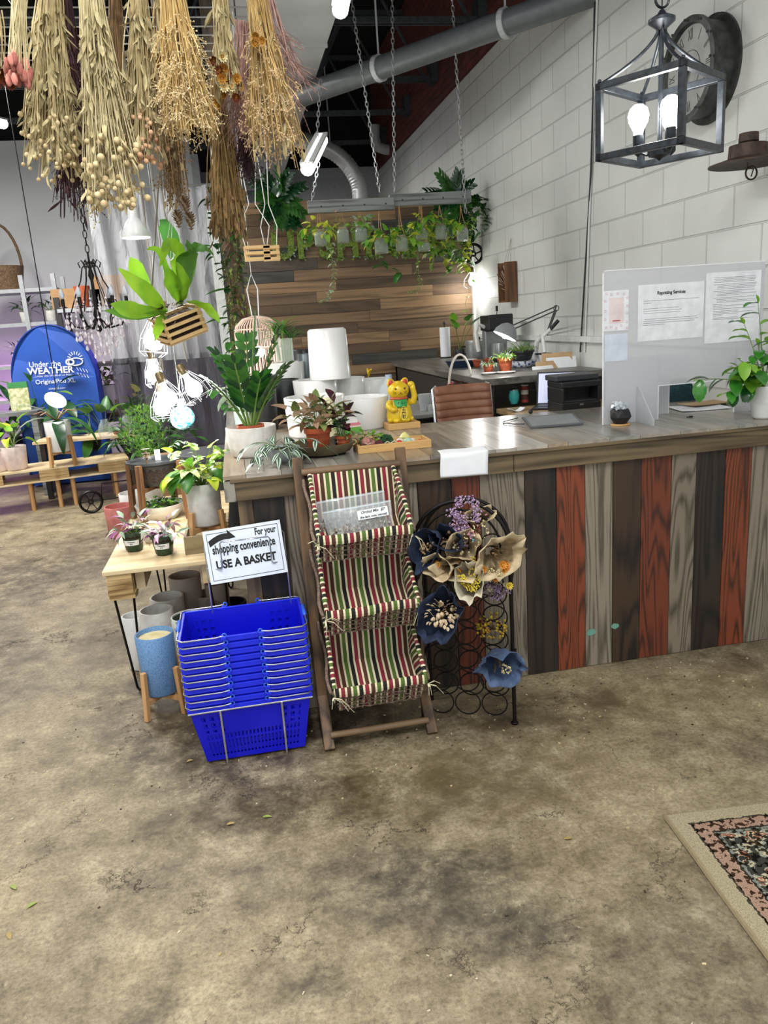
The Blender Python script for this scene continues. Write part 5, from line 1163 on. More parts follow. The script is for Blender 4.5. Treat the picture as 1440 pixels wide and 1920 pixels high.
# ================================================================ desk area behind the counter
ZD = 1.0
dk_ = T('wooden_desk', 'low wooden desk behind the counter carrying laptop and printer', 'desk', (0, 0, 0))
mb = MB(); mb.bb(1.64, 2.46, 4.06, 4.86, ZD - .03, ZD); mb.build('desk_top', wood('desk_oak', 'b3966e', '8a6e4a', 0, ring=6, contrast=.3, rough=.35), dk_, bevel=.003)
for (x, y) in ((1.67, 4.1), (2.42, 4.1), (1.67, 4.82), (2.42, 4.82)): MB().bb(x - .02, x + .02, y - .02, y + .02, 0, ZD - .03).build('leg', M_blackm, dk_)
def dz_(px, py, z=ZD): p = gz(px, py, z); p.z = z; return p
p = dz_(1092, 774); g = T('printer', 'black desktop laser printer beside the frosted screen', 'printer', (p.x + .0, p.y + .12, ZD), 0)
M_pr = mat('printer_black', '232427', .4); w = .125
mb = MB(); mb.bb(-w, w, -.11, .11, 0, .065); mb.bb(-w, -w + .02, -.11, .11, .065, .15); mb.bb(w - .02, w, -.11, .11, .065, .15); mb.bb(-w + .02, w - .02, .0, .11, .065, .15); mb.bb(-w, w, -.11, .11, .15, .185); mb.build('case', M_pr, g, bevel=.006)
MB().bb(-w + .02, w - .02, -.10, -.0, .067, .074).build('output_tray', mat('printer_grey', '3c3e42', .4), g); MB().bb(-w - .01, w + .01, -.06, .12, .187, .22).build('scanner_lid', mat('printer_grey', '3c3e42', .4), g, bevel=.006)
MB().bb(-.012, .012, -.112, -.11, .045, .055).build('badge', M_steel, g)
p = dz_(1012, 772); g = T('laptop', 'open black laptop with a blue-lit screen next to the printer', 'laptop', (p.x + .16, p.y + .10, ZD), .0, None, (0, 0, -.55))
mb = MB(); mb.bb(-.15, .15, -.10, .10, 0, .014); mb.build('base', M_pr, g, bevel=.003); MB().bb(-.13, .13, -.03, .08, .0142, .0165).build('keyboard', M_black, g)
mb = MB(); Mx = Matrix.Translation((.0, .10, .012)) @ Matrix.Rotation(-.25, 4, 'X'); vs = [Mx @ Vector(v) for v in ((-.15, 0, 0), (.15, 0, 0), (.15, 0, .21), (-.15, 0, .21), (-.15, .006, 0), (.15, .006, 0), (.15, .006, .21), (-.15, .006, .21))]
mb.add(vs, [(0, 1, 2, 3), (7, 6, 5, 4), (0, 4, 5, 1), (1, 5, 6, 2), (2, 6, 7, 3), (3, 7, 4, 0)]); lid = mb.build('lid', M_pr, g)
mb = MB(); mb.add([Mx @ Vector(v) for v in ((-.14, -.001, .01), (.14, -.001, .01), (.14, -.001, .2), (-.14, -.001, .2))], [(0, 1, 2, 3)]); mb.build('screen', emit('laptop_screen', (.30, .38, .75), .45), lid)
p = dz_(964, 757); g = T('tumbler', 'turquoise stemless tumbler on the wooden desk', 'cup', p); mb = MB(); mb.lathe((0, 0, 0), [(0, 0), (.022, 0), (.034, .03), (.036, .055), (.03, .092), (.027, .092), (.03, .05), (0, .01)], 24); mb.build('body', mat('turquoise_enamel', '4cc2bd', .3), g, smooth=60); MB().lathe((0, 0, .092), [(.031, 0), (.031, .006), (0, .007)], 20).build('lid', M_steel, g, smooth=50)
p = dz_(984, 754); g = T('food_canister', 'tall round canister with a red, white and brown label beside the tumbler', 'canister', p); mb = MB(); mb.lathe((0, 0, 0), [(.026, 0), (.026, .02)], 20, 0); mb.lathe((0, 0, 0), [(.0262, .02), (.0262, .055)], 20, 2); mb.lathe((0, 0, 0), [(.0262, .055), (.0262, .085)], 20, 1); mb.lathe((0, 0, 0), [(.0262, .085), (.0262, .112)], 20, 0); mb.lathe((0, 0, 0), [(.027, .112), (.027, .12), (0, .12)], 20, 3); mb.build('tin_body', [col('tin_red', 'b0443a'), col('tin_cream', 'e0d5c6'), col('tin_brown', '5a3424'), M_paper], g, smooth=50)
p = dz_(968, 772); flat('paper_scrap', 'crumpled white paper scrap before the tumbler', 'paper', p, .10, .05, .3, M_paper, .003, .02)
g = T('document_folders', 'manila folders and white papers leaning upright between laptop and lamp', 'folders', dz_(1055, 745) + Vector((.06, .22, 0)), -.2)
for i, (m_, dx, h, t) in enumerate(((mat('manila', 'c0a077', .8), 0, .30, .2), (M_paper, .03, .27, .28), (mat('manila', 'c0a077', .8), -.05, .25, .33), (M_paper, -.08, .22, .36))):
    mb = MB(); mb.box((dx, -i * .02, h / 2), (.22, .003, h), 0, (-t, 0, .1 * i)); mb.build('sheet', m_, g)
# upper bench
ZB = 1.19
bn = T('grey_workbench', 'grey-topped plank workbench against the wood wall holding pots and kitchenware', 'workbench', (0, 0, 0))
M_bt = wood('bench_top_grey', '6f6c66', '4a4844', 1, ring=6, contrast=.35, rough=.4); mb = MB(); mb.bb(1.57, 2.46, 4.92, 7.95, ZB - .045, ZB); mb.build('bench_top', M_bt, bn, bevel=.004)
mb = MB(); mb.bb(1.60, 1.62, 4.98, 7.9, .2, ZB - .05); mb.build('side_panel', mat('bench_dark', '2f2a26', .6), bn)
for (x, y) in ((1.63, 4.98), (2.07, 4.98), (2.42, 4.98), (1.63, 7.85)): MB().bb(x - .03, x + .03, y - .03, y + .03, 0, ZB - .046).build('leg', mat('bench_dark', '2f2a26', .6), bn)
MB().bb(1.62, 2.44, 7.5, 7.53, .1, ZB - .05).build('back_panel', M_black, bn)
def bz(px, py): p = gz(px, py, ZB); p.z = ZB; return p
g = T('paper_towel', 'white paper towel roll on a black upright holder', 'paper towel', (bz(812, 668).x, min(7.75, bz(812, 668).y), ZB)); MB().lathe((0, 0, 0), [(.06, 0), (.06, .01), (.01, .012), (.008, .33), (.02, .34), (.012, .36), (0, .362)], 20).build('holder', M_black, g, smooth=50); MB().lathe((0, 0, .014), [(.052, 0), (.052, .29), (.015, .29)], 28).build('roll', M_paper, g, smooth=50)
def tpb(px, py, r, h, label, fol, m=M_terra, dy=0):
    g = T('potted_plant', label, 'potted plant', bz(px, py) + Vector((0, dy, 0))); pot(g, r, h, m, .78, .004, lip=h * .18); 
    if fol: mb = MB(); fol(mb, h); mb.build('foliage', [M_stem, M_leaf, M_leafl, M_silv], g)
    return g
tpb(987, 690, .095, .075, 'low black pot of pale seedlings on a blue and white dish', lambda mb, h: bush(mb, (0, 0, h * .9), 50, .06, .9, .035, .008, 'lance', 2, .6, seed=3, mis=[2, 2, 3, 1], base_r=.08, seg=3), M_black, .1).location.z += .052
g = T('dish', 'blue and white patterned ceramic dish under the low black pot', 'dish', bz(987, 690) + Vector((0, .1, 0))); MB().lathe((0, 0, 0), [(0, 0), (.07, 0), (.1, .02), (.112, .05), (.1, .05), (0, .03)], 40).build('dish_body', mat('delft_glaze', 'dfe4ea', .3, c2='2f4f8c', scale=45, lo=.45, hi=.5), g, smooth=60)
tpb(948, 698, .052, .10, 'largest terracotta pot on the workbench with pale seedlings', lambda mb, h: bush(mb, (0, 0, h * .9), 34, .05, 1.1, .03, .010, 'lance', 2, .8, seed=5, mis=[2, 2, 3], base_r=.045, seg=3), dy=.0)
tpb(916, 700, .038, .062, 'small terracotta pot of dry stubble on a white saucer', lambda mb, h: bush(mb, (0, 0, h * .9), 20, .04, 1.0, .03, .012, 'lance', 2, .8, seed=6, mis=[3], base_r=.03, seg=3))
tpb(905, 690, .036, .06, 'small empty-looking terracotta pot left of the others', None, dy=.15)
tpb(930, 688, .036, .06, 'terracotta pot half hidden behind the two front ones', None, dy=.18)
for (px, py, r, n_) in ((916, 702, .058, 'white saucer under the small stubble pot'), (948, 700, .07, 'white saucer under the largest terracotta pot')):
    q = T('saucer', n_, 'saucer', bz(px, py)); MB().lathe((0, 0, .0), [(0, 0), (r * .8, 0), (r, .012), (r * .95, .012), (0, .003)], 24).build('saucer_body', M_white, q, smooth=60)
g = T('planter_dish', 'dark blue oval planter dish near the bench corner', 'planter', bz(872, 690) + Vector((.0, .1, 0))); MB().lathe((0, 0, 0), [(0, 0), (.09, 0), (.12, .06), (.112, .06), (0, .04)], 30, rx=1.1).build('dish_body', mat('navy_glaze', '1f2f4a', .35), g, smooth=60)
g = T('rice_cooker', 'grey steel electric cooker beside the coffee maker', 'cooker', bz(898, 672) + Vector((0, .0, 0))); mb = MB(); mb.lathe((0, 0, 0), [(0, 0), (.12, 0), (.13, .02), (.13, .15), (.125, .17), (0, .18)], 30); mb.build('body', mat('brushed_steel', '9da09f', .3, .6), g, smooth=50); mb = MB(); mb.tube([(-.13, 0, .12), (-.165, 0, .12), (-.165, 0, .06), (-.13, 0, .05)], .008, 6); mb.build('handle', M_black, g); MB().lathe((0, 0, .181), [(.02, 0), (.02, .02), (0, .022)], 12).build('lid_knob', M_black, g, smooth=50)
g = T('coffee_maker', 'silver and black coffee machine behind the cooker', 'coffee machine', Vector((2.24, 6.55, ZB))); mb = MB(); mb.bb(-.10, .10, -.09, .12, 0, .03, 1); mb.bb(-.10, .10, .03, .12, .03, .27, 0); mb.bb(-.11, .11, -.11, .13, .27, .40, 1); mb.build('housing', [mat('brushed_steel', '9da09f'), M_black], g, bevel=.01); MB().lathe((0, -.03, .032), [(.06, 0), (.07, .05), (.06, .13), (0, .13)], 20).build('carafe', mat('brushed_steel', '9da09f'), g, smooth=50)
mb = MB(); mb.tube([(-.11, 0, .3), (-.17, 0, .33), (-.19, 0, .26), (-.17, 0, .1)], .018, 8); mb.build('side_arm', M_matte, g, smooth=60)
g = T('utensil_jar', 'glass jar of kitchen utensils and a slotted copper spatula', 'utensil jar', bz(955, 672) + Vector((-.05, .25, 0))); MB().lathe((0, 0, 0), [(0, 0), (.05, 0), (.05, .17), (.046, .17), (.046, .01), (0, .01)], 24).build('jar', clear('vase_glass'), g, smooth=50)
for (x, h, m_, sz) in ((-.03, .33, M_terra, (.05, .006, .09)), (.02, .36, M_steel, (.045, .006, .06)), (.03, .45, M_black, (.02, .01, .05))):
    mb = MB(); mb.tube([(x * .3, 0, .02), (x, 0, h - .03)], .004, 6); mb.box((x, 0, h), sz); mb.build('utensil', m_, g)
# palm-sized plant beside the cooker
g = T('potted_plant', 'heart-leaved philodendron in a glass at the corner of the wood wall', 'potted plant', Vector((2.16, 7.45, ZB))); pot(g, .05, .09, M_black)
mb = MB(); bush(mb, (0, 0, .08), 7, .28, .4, .13, .10, 'heart', 1, .6, seed=8, mis=[1, 2], r=.004, up0=.2); mb.build('foliage', [M_stem, M_leaf, M_leafl], g, smooth=180)
# task lamp
g = T('task_lamp', 'grey swing-arm task lamp reaching over the seedlings', 'lamp', bz(1012, 668)); M_gun = mat('gunmetal', '4b4c4e', .4, .4)
A_ = Vector((0, 0, 0)); K = Vector(gy(1043, 578, 5.3)) - g.location; Hd_ = Vector(gy(952, 618, 5.25)) - g.location
MB().lathe((0, 0, 0), [(.06, 0), (.06, .02), (.02, .03), (0, .03)], 20).build('base', M_gun, g, smooth=50)
for a, b in ((A_ + Vector((0, 0, .03)), K), (K, Hd_)):
    mb = MB(); o_ = Vector((0, .0, .014)); mb.beam(a + o_, b + o_, .008, .008); mb.beam(a - o_, b - o_, .008, .008); mb.build('arm', M_gun, g)
MB().ring(K, .02, .003, 16, 5, 'y').build('spring_joint', M_gun, g)
R = Matrix.Rotation(.5, 3, 'Y'); mb = MB(); mb.lathe(Hd_, [(.085, -.05), (.08, -.02), (.055, .02), (.025, .04), (0, .042)], 26, R=R, cap=False); mb.build('shade', mat('grey_shade', '8f9496', .35), g, smooth=60)
MB().ball(Hd_ - R @ Vector((0, 0, .035)), .03, 14, 10).build('bulb', emit('bulb_glow', (1, .98, .94), 14), g, smooth=180)
point('task_lamp_light', g.location + Hd_ - Vector((.03, 0, .10)), 2.2, .03)
# microscope
g = T('microscope', 'white bench microscope with a black eyepiece against the block wall', 'microscope', bz(1036, 690) + Vector((.05, .3, 0)), .3)
mb = MB(); mb.box((0, 0, .012), (.12, .16, .024)); mb.tube([(0, .06, .02), (0, .085, .1), (0, .07, .18), (0, .02, .22)], .018, 10); mb.build('stand', M_white, g, smooth=40); MB().tube([(0, -.02, .10), (0, -.0, .22), (.03, -.06, .27)], .016, 10).build('tube', M_white, g, smooth=60); MB().tube([(.02, -.04, .25), (.07, -.10, .33)], .014, 10).build('eyepiece', M_black, g, smooth=60); MB().bb(-.045, .045, -.05, .04, .085, .095).build('stage', M_black, g)
# office chair
cx = gy(873, 760, 4.70); g = T('office_chair', 'brown ribbed leather office chair with chrome frame behind the counter', 'chair', (cx.x, 4.93, 0), .04)
M_lth = mat('brown_leather', '99694f', .45, c2='865843', scale=14, bmp=.1); w = .185
zt_ = gy(873, 724, 4.75).z
mb = MB(); mb.sheet(lambda u, v: ((u - .5) * 2 * w, -.24 + .035 * (2 * u - 1) ** 2 * -1 + .03 - (.012 * abs(math.sin(v * PI * 11)) ** .4) + .1 * v, zt_ - .52 + .52 * v), 12, 110, 0); mb.build('backrest', M_lth, g, smooth=180, solid=.02)
for s_ in (-1, 1): mb = MB(); mb.tube([(s_ * (w + .006), -.2, zt_ - .5), (s_ * (w + .006), -.13, zt_ - .01), (s_ * (w - .02), -.12, zt_ + .006)], .011, 8); mb.build('frame_bar', M_steel, g, smooth=60)
mb = MB(); mb.sheet(lambda u, v: ((u - .5) * .42, -.2 + .42 * v, .50 + .01 * abs(math.sin(v * PI * 7))), 4, 40); mb.build('seat', M_lth, g, solid=.05)
MB().lathe((0, 0, 0), [(.025, .08), (.025, .48)], 12).build('column', M_steel, g, smooth=50)
for k in range(5): a = k * 1.2566 + .3; mb = MB(); mb.beam((0, 0, .1), (.27 * math.cos(a), .27 * math.sin(a), .06), .04, .03); mb.lathe((.27 * math.cos(a), .27 * math.sin(a), 0), [(.02, 0), (.028, .02), (.02, .05)], 10); mb.build('caster_arm', M_steel, g)
# grey side desk with jars
g = T('side_desk', 'light grey side desk left of the leather chair', 'desk', (0, 0, 0)); p = gz(760, 765, .95)
MB().bb(1.12, 1.54, 5.24, 6.2, .93, .955).build('desk_top', mat('grey_laminate', '9a9a96', .35), g, bevel=.003)
for (x, y) in ((1.14, 5.27), (1.50, 5.27), (1.14, 6.05), (1.50, 6.05)): MB().bb(x - .015, x + .015, y - .015, y + .015, 0, .93).build('leg', M_blackm, g)
MB().bb(1.16, 1.46, 5.3, 5.9, .82, .84).build('shelf', M_black, g)
g = T('basket_with_handle', 'white rope basket with a tall hoop handle behind the leather chair', 'basket', (gy(864, 722, 5.42).x, 5.42, .956)); mb = MB(); mb.lathe((0, 0, 0), [(0, 0), (.08, 0), (.1, .12), (.094, .12), (0, .02)], 24); mb.build('bowl', M_rope, g, smooth=60); mb = MB(); mb.tube([(.09 * math.cos(PI * i / 14), 0, .12 + .26 * math.sin(PI * i / 14)) for i in range(15)], [.008 + .0015 * (i % 2) for i in range(15)], 8); mb.build('handle', mat('white_rope', 'd6cfc2', .8), g, smooth=60)
mb = MB(); blob(mb, (-.03, -.02, .15), .06, 40, 2, [0, 1, 1, 2], .016, .6, 'petal'); mb.build('flowers', [M_leaf, C_pink, col('coral_bloom', 'd0604e')], g)
def dsk(name, label, catg, px, Y, fn): g = T(name, label, catg, (gy(px, 745, Y).x, Y, .956)); fn(g)
dsk('plastic_cup', 'pale grey plastic cup of tools on the side desk', 'cup', 795, 5.45, lambda g: MB().lathe((0, 0, 0), [(0, 0), (.032, 0), (.045, .12), (.042, .12), (0, .01)], 20).build('cup_body', mat('grey_cup', 'b9bdc0', .5), g, smooth=60))
dsk('glass_bowl', 'clear glass bowl with yellow and green bits on the side desk', 'bowl', 815, 5.36, lambda g: (MB().lathe((0, 0, 0), [(0, 0), (.05, 0), (.055, .05), (.052, .05), (0, .008)], 24).build('glass', clear('vase_glass'), g, smooth=60), (lambda mb: (blob(mb, (0, 0, .03), .03, 20, 4, [0, 1], .012, .6), mb.build('contents', [C_yel, M_silv], g)))(MB())))
dsk('cardboard_box', 'small crinkled grey box leaning beside the cup', 'box', 812, 5.62, lambda g: MB().box((0, 0, .055), (.07, .06, .1), 0, (0, .0, .3)).build('box_body', mat('box_grey', '8d8f92', .6), g, bevel=.003))
g = T('storage_cabinet', 'long black cabinet standing against the wood wall', 'cabinet', (0, 0, 0)); MB().bb(.9, 1.55, 7.45, 7.9, .0, .82).build('cabinet_body', mat('charcoal_cabinet', '26272a', .5), g, bevel=.005)
# ================================================================ RIGHT WALL things
XW = 2.5
c = gx(1334, 132, XW); c.x = 2.5
ck = T('wall_clock', 'large round iron wall clock with Roman numerals behind the lantern', 'clock', c, 0, None, (0, -PI / 2, 0))
# local: z axis -> -X (into room)
M_rust = mat('dark_zinc', '4d4f4c', .45, .5, c2='33342f', scale=20)
r = .228
mb = MB(); mb.lathe((0, 0, 0), [(r + .02, 0), (r + .02, .012), (r - .01, .02), (r - .01, .115), (r + .01, .12), (r + .01, .14), (r - .02, .142), (r - .03, .11)], 56, cap=False); mb.build('case', M_rust, ck, smooth=40)
MB().lathe((0, 0, 0), [(0, .12), (r - .025, .12), (r - .025, .1)], 48).build('dial', mat('aged_dial', 'a9aaa8', .5, c2='8d8e8c', scale=6), ck)
for k in range(12): a = k * PI / 6; MB().ball((r * .985 * math.cos(a), r * .985 * math.sin(a), .153), .007, 8, 5).build('rivet', M_rust, ck)
for k, nm in enumerate(('XII', 'I', 'II', 'III', 'IIII', 'V', 'VI', 'VII', 'VIII', 'IX', 'X', 'XI')):
    a = k * PI / 6; up = Vector((math.cos(a), math.sin(a), 0)); up = Vector((math.cos(a), -math.sin(a) * -1, 0))
    # dial up = local +X (world up), clockwise seen from the room
    d = Vector((math.cos(a), -math.sin(a), 0)) ; x = d.cross(Vector((0, 0, 1)))
    text('numeral', nm, .07, mat('dial_ink', '4a4b46', .6), face_M(d * (r * .70) + Vector((0, 0, .1205)), x, (0, 0, 1)), ck, sx=.5, bold=.001)
mb = MB(); mb.beam((0, 0, .128), (-.08, .04, .128), .012, .003); mb.beam((0, 0, .128), (-.02, -.13, .128), .009, .003); mb.build('hands', M_blackm, ck); MB().ring((0, 0, .121), .09, .0015, 32, 4).build('inner_ring', M_rust, ck)
# pulled-down rusty barn lamp on the wall, far right
c = gx(1462, 302, XW); c.x = 2.34; g = T('barn_lamp', 'rusty barn lamp with a wide flat brim on the right wall', 'lamp', (c.x, c.y, c.z))
M_rs = mat('rusty_iron', '4a3a30', .6, .4, c2='2c211b', scale=30)
mb = MB(); mb.lathe((0, 0, 0), [(0, .115), (.04, .12), (.042, .085), (.036, .08), (.08, .072), (.084, .018), (.165, -.004), (.165, -.009), (.08, .004), (0, .004)], 40); mb.build('shade', M_rs, g, smooth=40)
mb = MB(); mb.ring((.02, 0, -.045), .028, .004, 18, 6, 'y'); mb.tube([(.0, 0, 0), (-.0, 0, -.02), (.03, 0, -.03), (.02, 0, -.06)], .003, 5); mb.build('hook', M_rs, g); MB().beam((.05, 0, .05), (.12, 0, .05), .03, .03).build('bracket', M_rs, g)
# driftwood art on the wall
c = gx(968, 528, XW); g = T('driftwood_frame', 'shallow wooden box of dried red twigs hanging by strings on the wall', 'wall art', (2.495, c.y, c.z - .17))
h = .34; mb = MB(); mb.bb(-.11, -.0, -.035, -.02, 0, h); mb.bb(-.11, 0, .14, .155, 0, h); mb.bb(-.11, 0, -.02, .14, 0, .015); mb.bb(-.012, 0, -.02, .14, .015, h); mb.build('frame', M_walnut, g)
mb = MB(); rnd = random.Random(4)
for i in range(60): mb.tube([(-.03, .05 + rnd.uniform(-.03, .03), .06 + rnd.uniform(0, .05)), (-.08 - .03 * rnd.random(), .06 + rnd.uniform(-.09, .13), .12 + rnd.uniform(0, .2))], .003, 4, i % 3)
mb.build('twigs', [col('red_twig', '5b2a26'), col('pale_twig', 'c9bba5'), M_bark], g)
mb = MB()
for y in (-.02, .06, .14): mb.tube([(-.05, y, h), (-.01, .06, h + .20)], .0012, 4)
mb.build('hanging_string', M_bark, g)
# black cable down the block wall
g = T('wall_cable', 'long black cable running down the white block wall', 'cable', (0, 0, 0)); mb = MB(); mb.tube([gx(px, py, 2.485) for (px, py) in ((1116, -40), (1114, 60), (1112, 180), (1108, 320), (1100, 460), (1094, 560), (1088, 660))], .006, 6); mb.build('cable_run', M_black, g, smooth=60)
g = T('wall_conduit', 'thin white conduit beside the black cable', 'conduit', (0, 0, 0)); mb = MB(); mb.tube([gx(1121, -40, 2.49), gx(1096, 660, 2.49)], .008, 6); mb.build('conduit_run', M_white, g, smooth=60)
# ================================================================ LANTERN PENDANT
def lan(px, py, Y): return gy(px, py, Y)
LT = T('lantern_pendant', 'square black open-frame lantern pendant with three lit bulbs', 'pendant lamp')
F_ = lan(1277, 263, 2.02); Z1 = F_.z; Z2 = lan(1281, 118, 2.02).z; 
A0 = Vector((lan(1124, 285, 2.22).x, 2.22)); 
# square frame rotated so that one corner faces the camera
corner = Vector((F_.x, F_.y)); L_ = Vector((A0.x, A0.y)) - corner; side = L_.length; L_.normalize(); Rr = Vector((-L_.y, L_.x)); Rr = Rr if Rr.x > 0 else -Rr
cs = [corner, corner + L_ * side, corner + L_ * side + Rr * side, corner + Rr * side]; cen = (cs[0] + cs[2]) / 2
LT.location = (cen.x, cen.y, Z1); M_lf = mat('lantern_black', '1d2126', .4, .5, c2='30363c', scale=50); q = .0085
lc = [Vector((c_.x - cen.x, c_.y - cen.y, 0)) for c_ in cs]; Hh = Z2 - Z1
mb = MB()
for i in range(4):
    a, b = lc[i], lc[(i + 1) % 4]; e = (b - a).normalized() * .009
    for z in (0, Hh): mb.beam(a - e + Vector((0, 0, z)), b + e + Vector((0, 0, z)), .018, .018)
    mb.beam(a + Vector((0, 0, .009)), a + Vector((0, 0, Hh - .009)), .018, .018, up=Rr.to_3d())
mb.build('cage_frame', M_lf, LT, bevel=.0015)
hz = Hh + .155
for i in range(4):
    mb = MB(); pts = [Vector((lc[i].x * (1 - t) ** 1.9 + 0, lc[i].y * (1 - t) ** 1.9, Hh + .01 + (hz - Hh - .02) * t ** 1.0)) for t in [k / 10 for k in range(11)]]; pts = [Vector((lc[i].x * max(.06, (1 - t) ** 1.8), lc[i].y * max(.06, (1 - t) ** 1.8), Hh + .005 + .15 * t)) for t in [k / 10 for k in range(11)]]
    mb.tube(pts, .005, 6); mb.build('curved_arm', M_lf, LT, smooth=60); MB().ball(lc[i] + Vector((0, 0, Hh + .014)), .006, 8, 5).build('finial', M_lf, LT)
MB().lathe((0, 0, hz - .005), [(.01, -.02), (.036, 0), (.036, .008), (.012, .02), (.006, .03), (0, .03)], 20).build('canopy_cap', M_lf, LT, smooth=50)
mb = MB(); mb.tube([(0, 0, .03), (0, 0, hz)], .007, 8); mb.lathe((0, 0, 0), [(0, -.02), (.01, -.012), (.03, -.006), (.034, .012), (.01, .03)], 20); mb.build('centre_rod', M_lf, LT, smooth=50)
mb = MB(); mb.ring((0, 0, hz + .05), .02, .0035, 18, 6, 'y'); z = hz + .075
for k in range(9): mb.ring((0, 0, z + k * .028), .009, .0022, 12, 5, 'x' if k % 2 else 'y', ry=.017)
mb.tube([(0, 0, hz), (0, 0, 4.16 - Z1)], .002, 5); mb.build('chain', M_lf, LT, smooth=60)
M_bulb = emit('bulb_glow', (1, .98, .94), 14)
for k in range(3):
    a = 2.6 + k * 2.094; x, y = .058 * math.cos(a), .058 * math.sin(a)
    mb = MB(); mb.tube([(0, 0, .005), (x * .6, y * .6, .0), (x, y, .012)], .004, 6); mb.lathe((x, y, .01), [(0, -.012), (.008, -.006), (.014, 0), (.015, .045), (.0, .045)], 16); sk_ = mb.build('socket', M_lf, LT, smooth=50)
    MB().lathe((x, y, .055), [(.012, 0), (.014, .012), (.026, .035), (.029, .052), (.024, .07), (.012, .08), (0, .082)], 20).build('bulb', M_bulb, sk_, smooth=180)
point('lantern_light', (cen.x, cen.y, Z1 + .11), 5, .05)
# ================================================================ overhead ducts, pipe, tube lamps
M_duct = mat('galvanised_duct', 'c4c7c8', .5, .0, c2='b2b5b6', scale=3)
g = T('ceiling_duct', 'wide flat galvanised air duct running overhead along the room', 'duct', (0, 0, 0)); mb = MB()
xr1 = gz(640, 0, 3.6).x; y = 1.5
while y < 11.2: mb.bb(xr1 - .78, xr1, y, y + 1.18, 3.6, 4.05); mb.bb(xr1 - .79, xr1 + .01, y + 1.18, y + 1.21, 3.59, 4.06); y += 1.21
mb.build('duct_body', M_duct, g)
g = T('round_pipe', 'large grey painted pipe rising towards the right wall', 'pipe', (0, 0, 0)); a = gy(560, 182, 7.2); b = gy(1120, -18, 5.2); mb = MB(); mb.tube([a, a.lerp(b, .5), b, b + (b - a) * .3], .085, 18); mb.build('pipe_run', mat('grey_pipe', '6f7476', .45, .2), g, smooth=50)
for t in (.33, .75): q = a.lerp(b, t); d = (b - a).normalized(); mb = MB(); mb.tube([q - d * .02, q + d * .02], .098, 18); mb.tube([q, q + Vector((0, 0, 1.2))], .008, 5); mb.build('pipe_hanger', M_duct, g)
g = T('flexible_duct', 'silver flexible duct curving down behind the hanging beam', 'duct', (0, 0, 0)); mb = MB(); P = [gy(*p, 11.0) for p in ((545, 258), (565, 262), (600, 272), (640, 292), (668, 330), (677, 365), (672, 420))]
pts = []
for i in range(len(P) - 1):
    for k in range(12): pts.append(P[i].lerp(P[i + 1], k / 12))
sm = [sum((pts[max(0, min(len(pts) - 1, i + o))] for o in range(-7, 8)), Vector()) / 15 for i in range(len(pts))]
mb.tube([sm[30], sm[30] + Vector((0, 0, 1.9))], .01, 5); mb.tube(sm, [.10 + .008 * (i % 2) for i in range(len(sm))], 14); mb.build('duct_tube', mat('foil_duct', 'b4b6b6', .35, .3), g, smooth=40)
g = T('vent_pipe', 'white vent pipe with two elbows at the back corner', 'pipe', (0, 0, 0)); mb = MB(); mb.tube([gy(*p, 12.0) for p in ((703, 235), (703, 262), (709, 276), (722, 280), (742, 282), (752, 292), (755, 310), (757, 375))], .075, 14); mb.build('pipe_run', mat('white_pvc', 'b9bcbc', .4), g, smooth=60)
M_tubeE = emit('tube_glow', (.95, .98, 1), 9)
def tubelamp(label, p, q):
    p, q = V(p), V(q); g = T('tube_light', label, 'light', p); d = q - p; MB().beam((0, 0, .02), d + Vector((0, 0, .02)), .10, .02).build('housing', M_white, g); mb = MB(); mb.tube([Vector((0, 0, -.02)) + d * .02, d * .98 + Vector((0, 0, -.02))], .05, 12); mb.build('diffuser', M_tubeE, g)
tubelamp('short lit tube light hanging by chains in front of the grey back wall', gy(603, 256, 6.6), gy(575, 312, 5.9)); tubelamp('lit tube light at the top edge beside the duct', gy(655, -90, 4.6), gy(637, 14, 5.3))
tubelamp('lit tube light far left under the dark roof', gy(-60, 215, 8.2), gy(6, 228, 9.2))
# ================================================================ chains, beams and jars over the back arm
M_ch = mat('zinc_chain', 'a9abab', .35, .7)
def chain(label, a, b, lk=.034, r=.0034, m=M_ch):
    a, b = V(a), V(b); g = T('hanging_chain', label, 'chain', b, 0, 'chains of the hanging beam'); L = (b - a).length; n = int(L / lk); d, s, u = frame(b - a); mb = MB()
    for i in range(n):
        c = (a - b) + d * (i + .5) * lk; w = s if i % 2 else u; pts = [c + d * (.7 * lk * math.cos(t)) + w * (.3 * lk * math.sin(t)) for t in [k * PI / 4 for k in range(8)]]; mb.tube(pts, r, 4, closed=True)
    mb.build('links', m, g)
YB = 6.0
chain('white chain slanting down to the middle of the hanging beams', gy(655, -30, YB), gy(713, 368, YB)); chain('straight white chain at the joint of the two hanging beams', gy(735, -30, YB), gy(740, 366, YB))
chain('white chain down to the right end of the right beam', gy(846, -30, YB), gy(873, 400, YB)); chain('chain holding the left end of the left beam and the short tube light', gy(601, 150, YB), gy(594, 262, YB)); chain('double chain between tube light and left beam end', gy(598, 305, YB), gy(583, 385, YB))
M_gw = wood('grey_barn_wood', '7d807e', '4c4f4e', 0, ring=7, contrast=.4)
for (lb, a, b) in (('left grey weathered board of the hanging jar beam', (577, 389), (738, 382)), ('right grey weathered board of the hanging jar beam', (730, 377), (882, 369))):
    A = gy(*a, YB + (.0 if 'left' in lb else .06)); B = gy(*b, YB + (.0 if 'left' in lb else .06)); g = T('hanging_beam', lb, 'beam', A); MB().beam((0, 0, 0), B - A, .05, .085).build('board', M_gw, g, bevel=.004)
    mb = MB()
    for t in (.15, .4, .65, .9): q = (B - A) * t; mb.ball(q + Vector((0, -.026, .0)), .006, 6, 4)
    mb.build('bolt_heads', M_black, g)
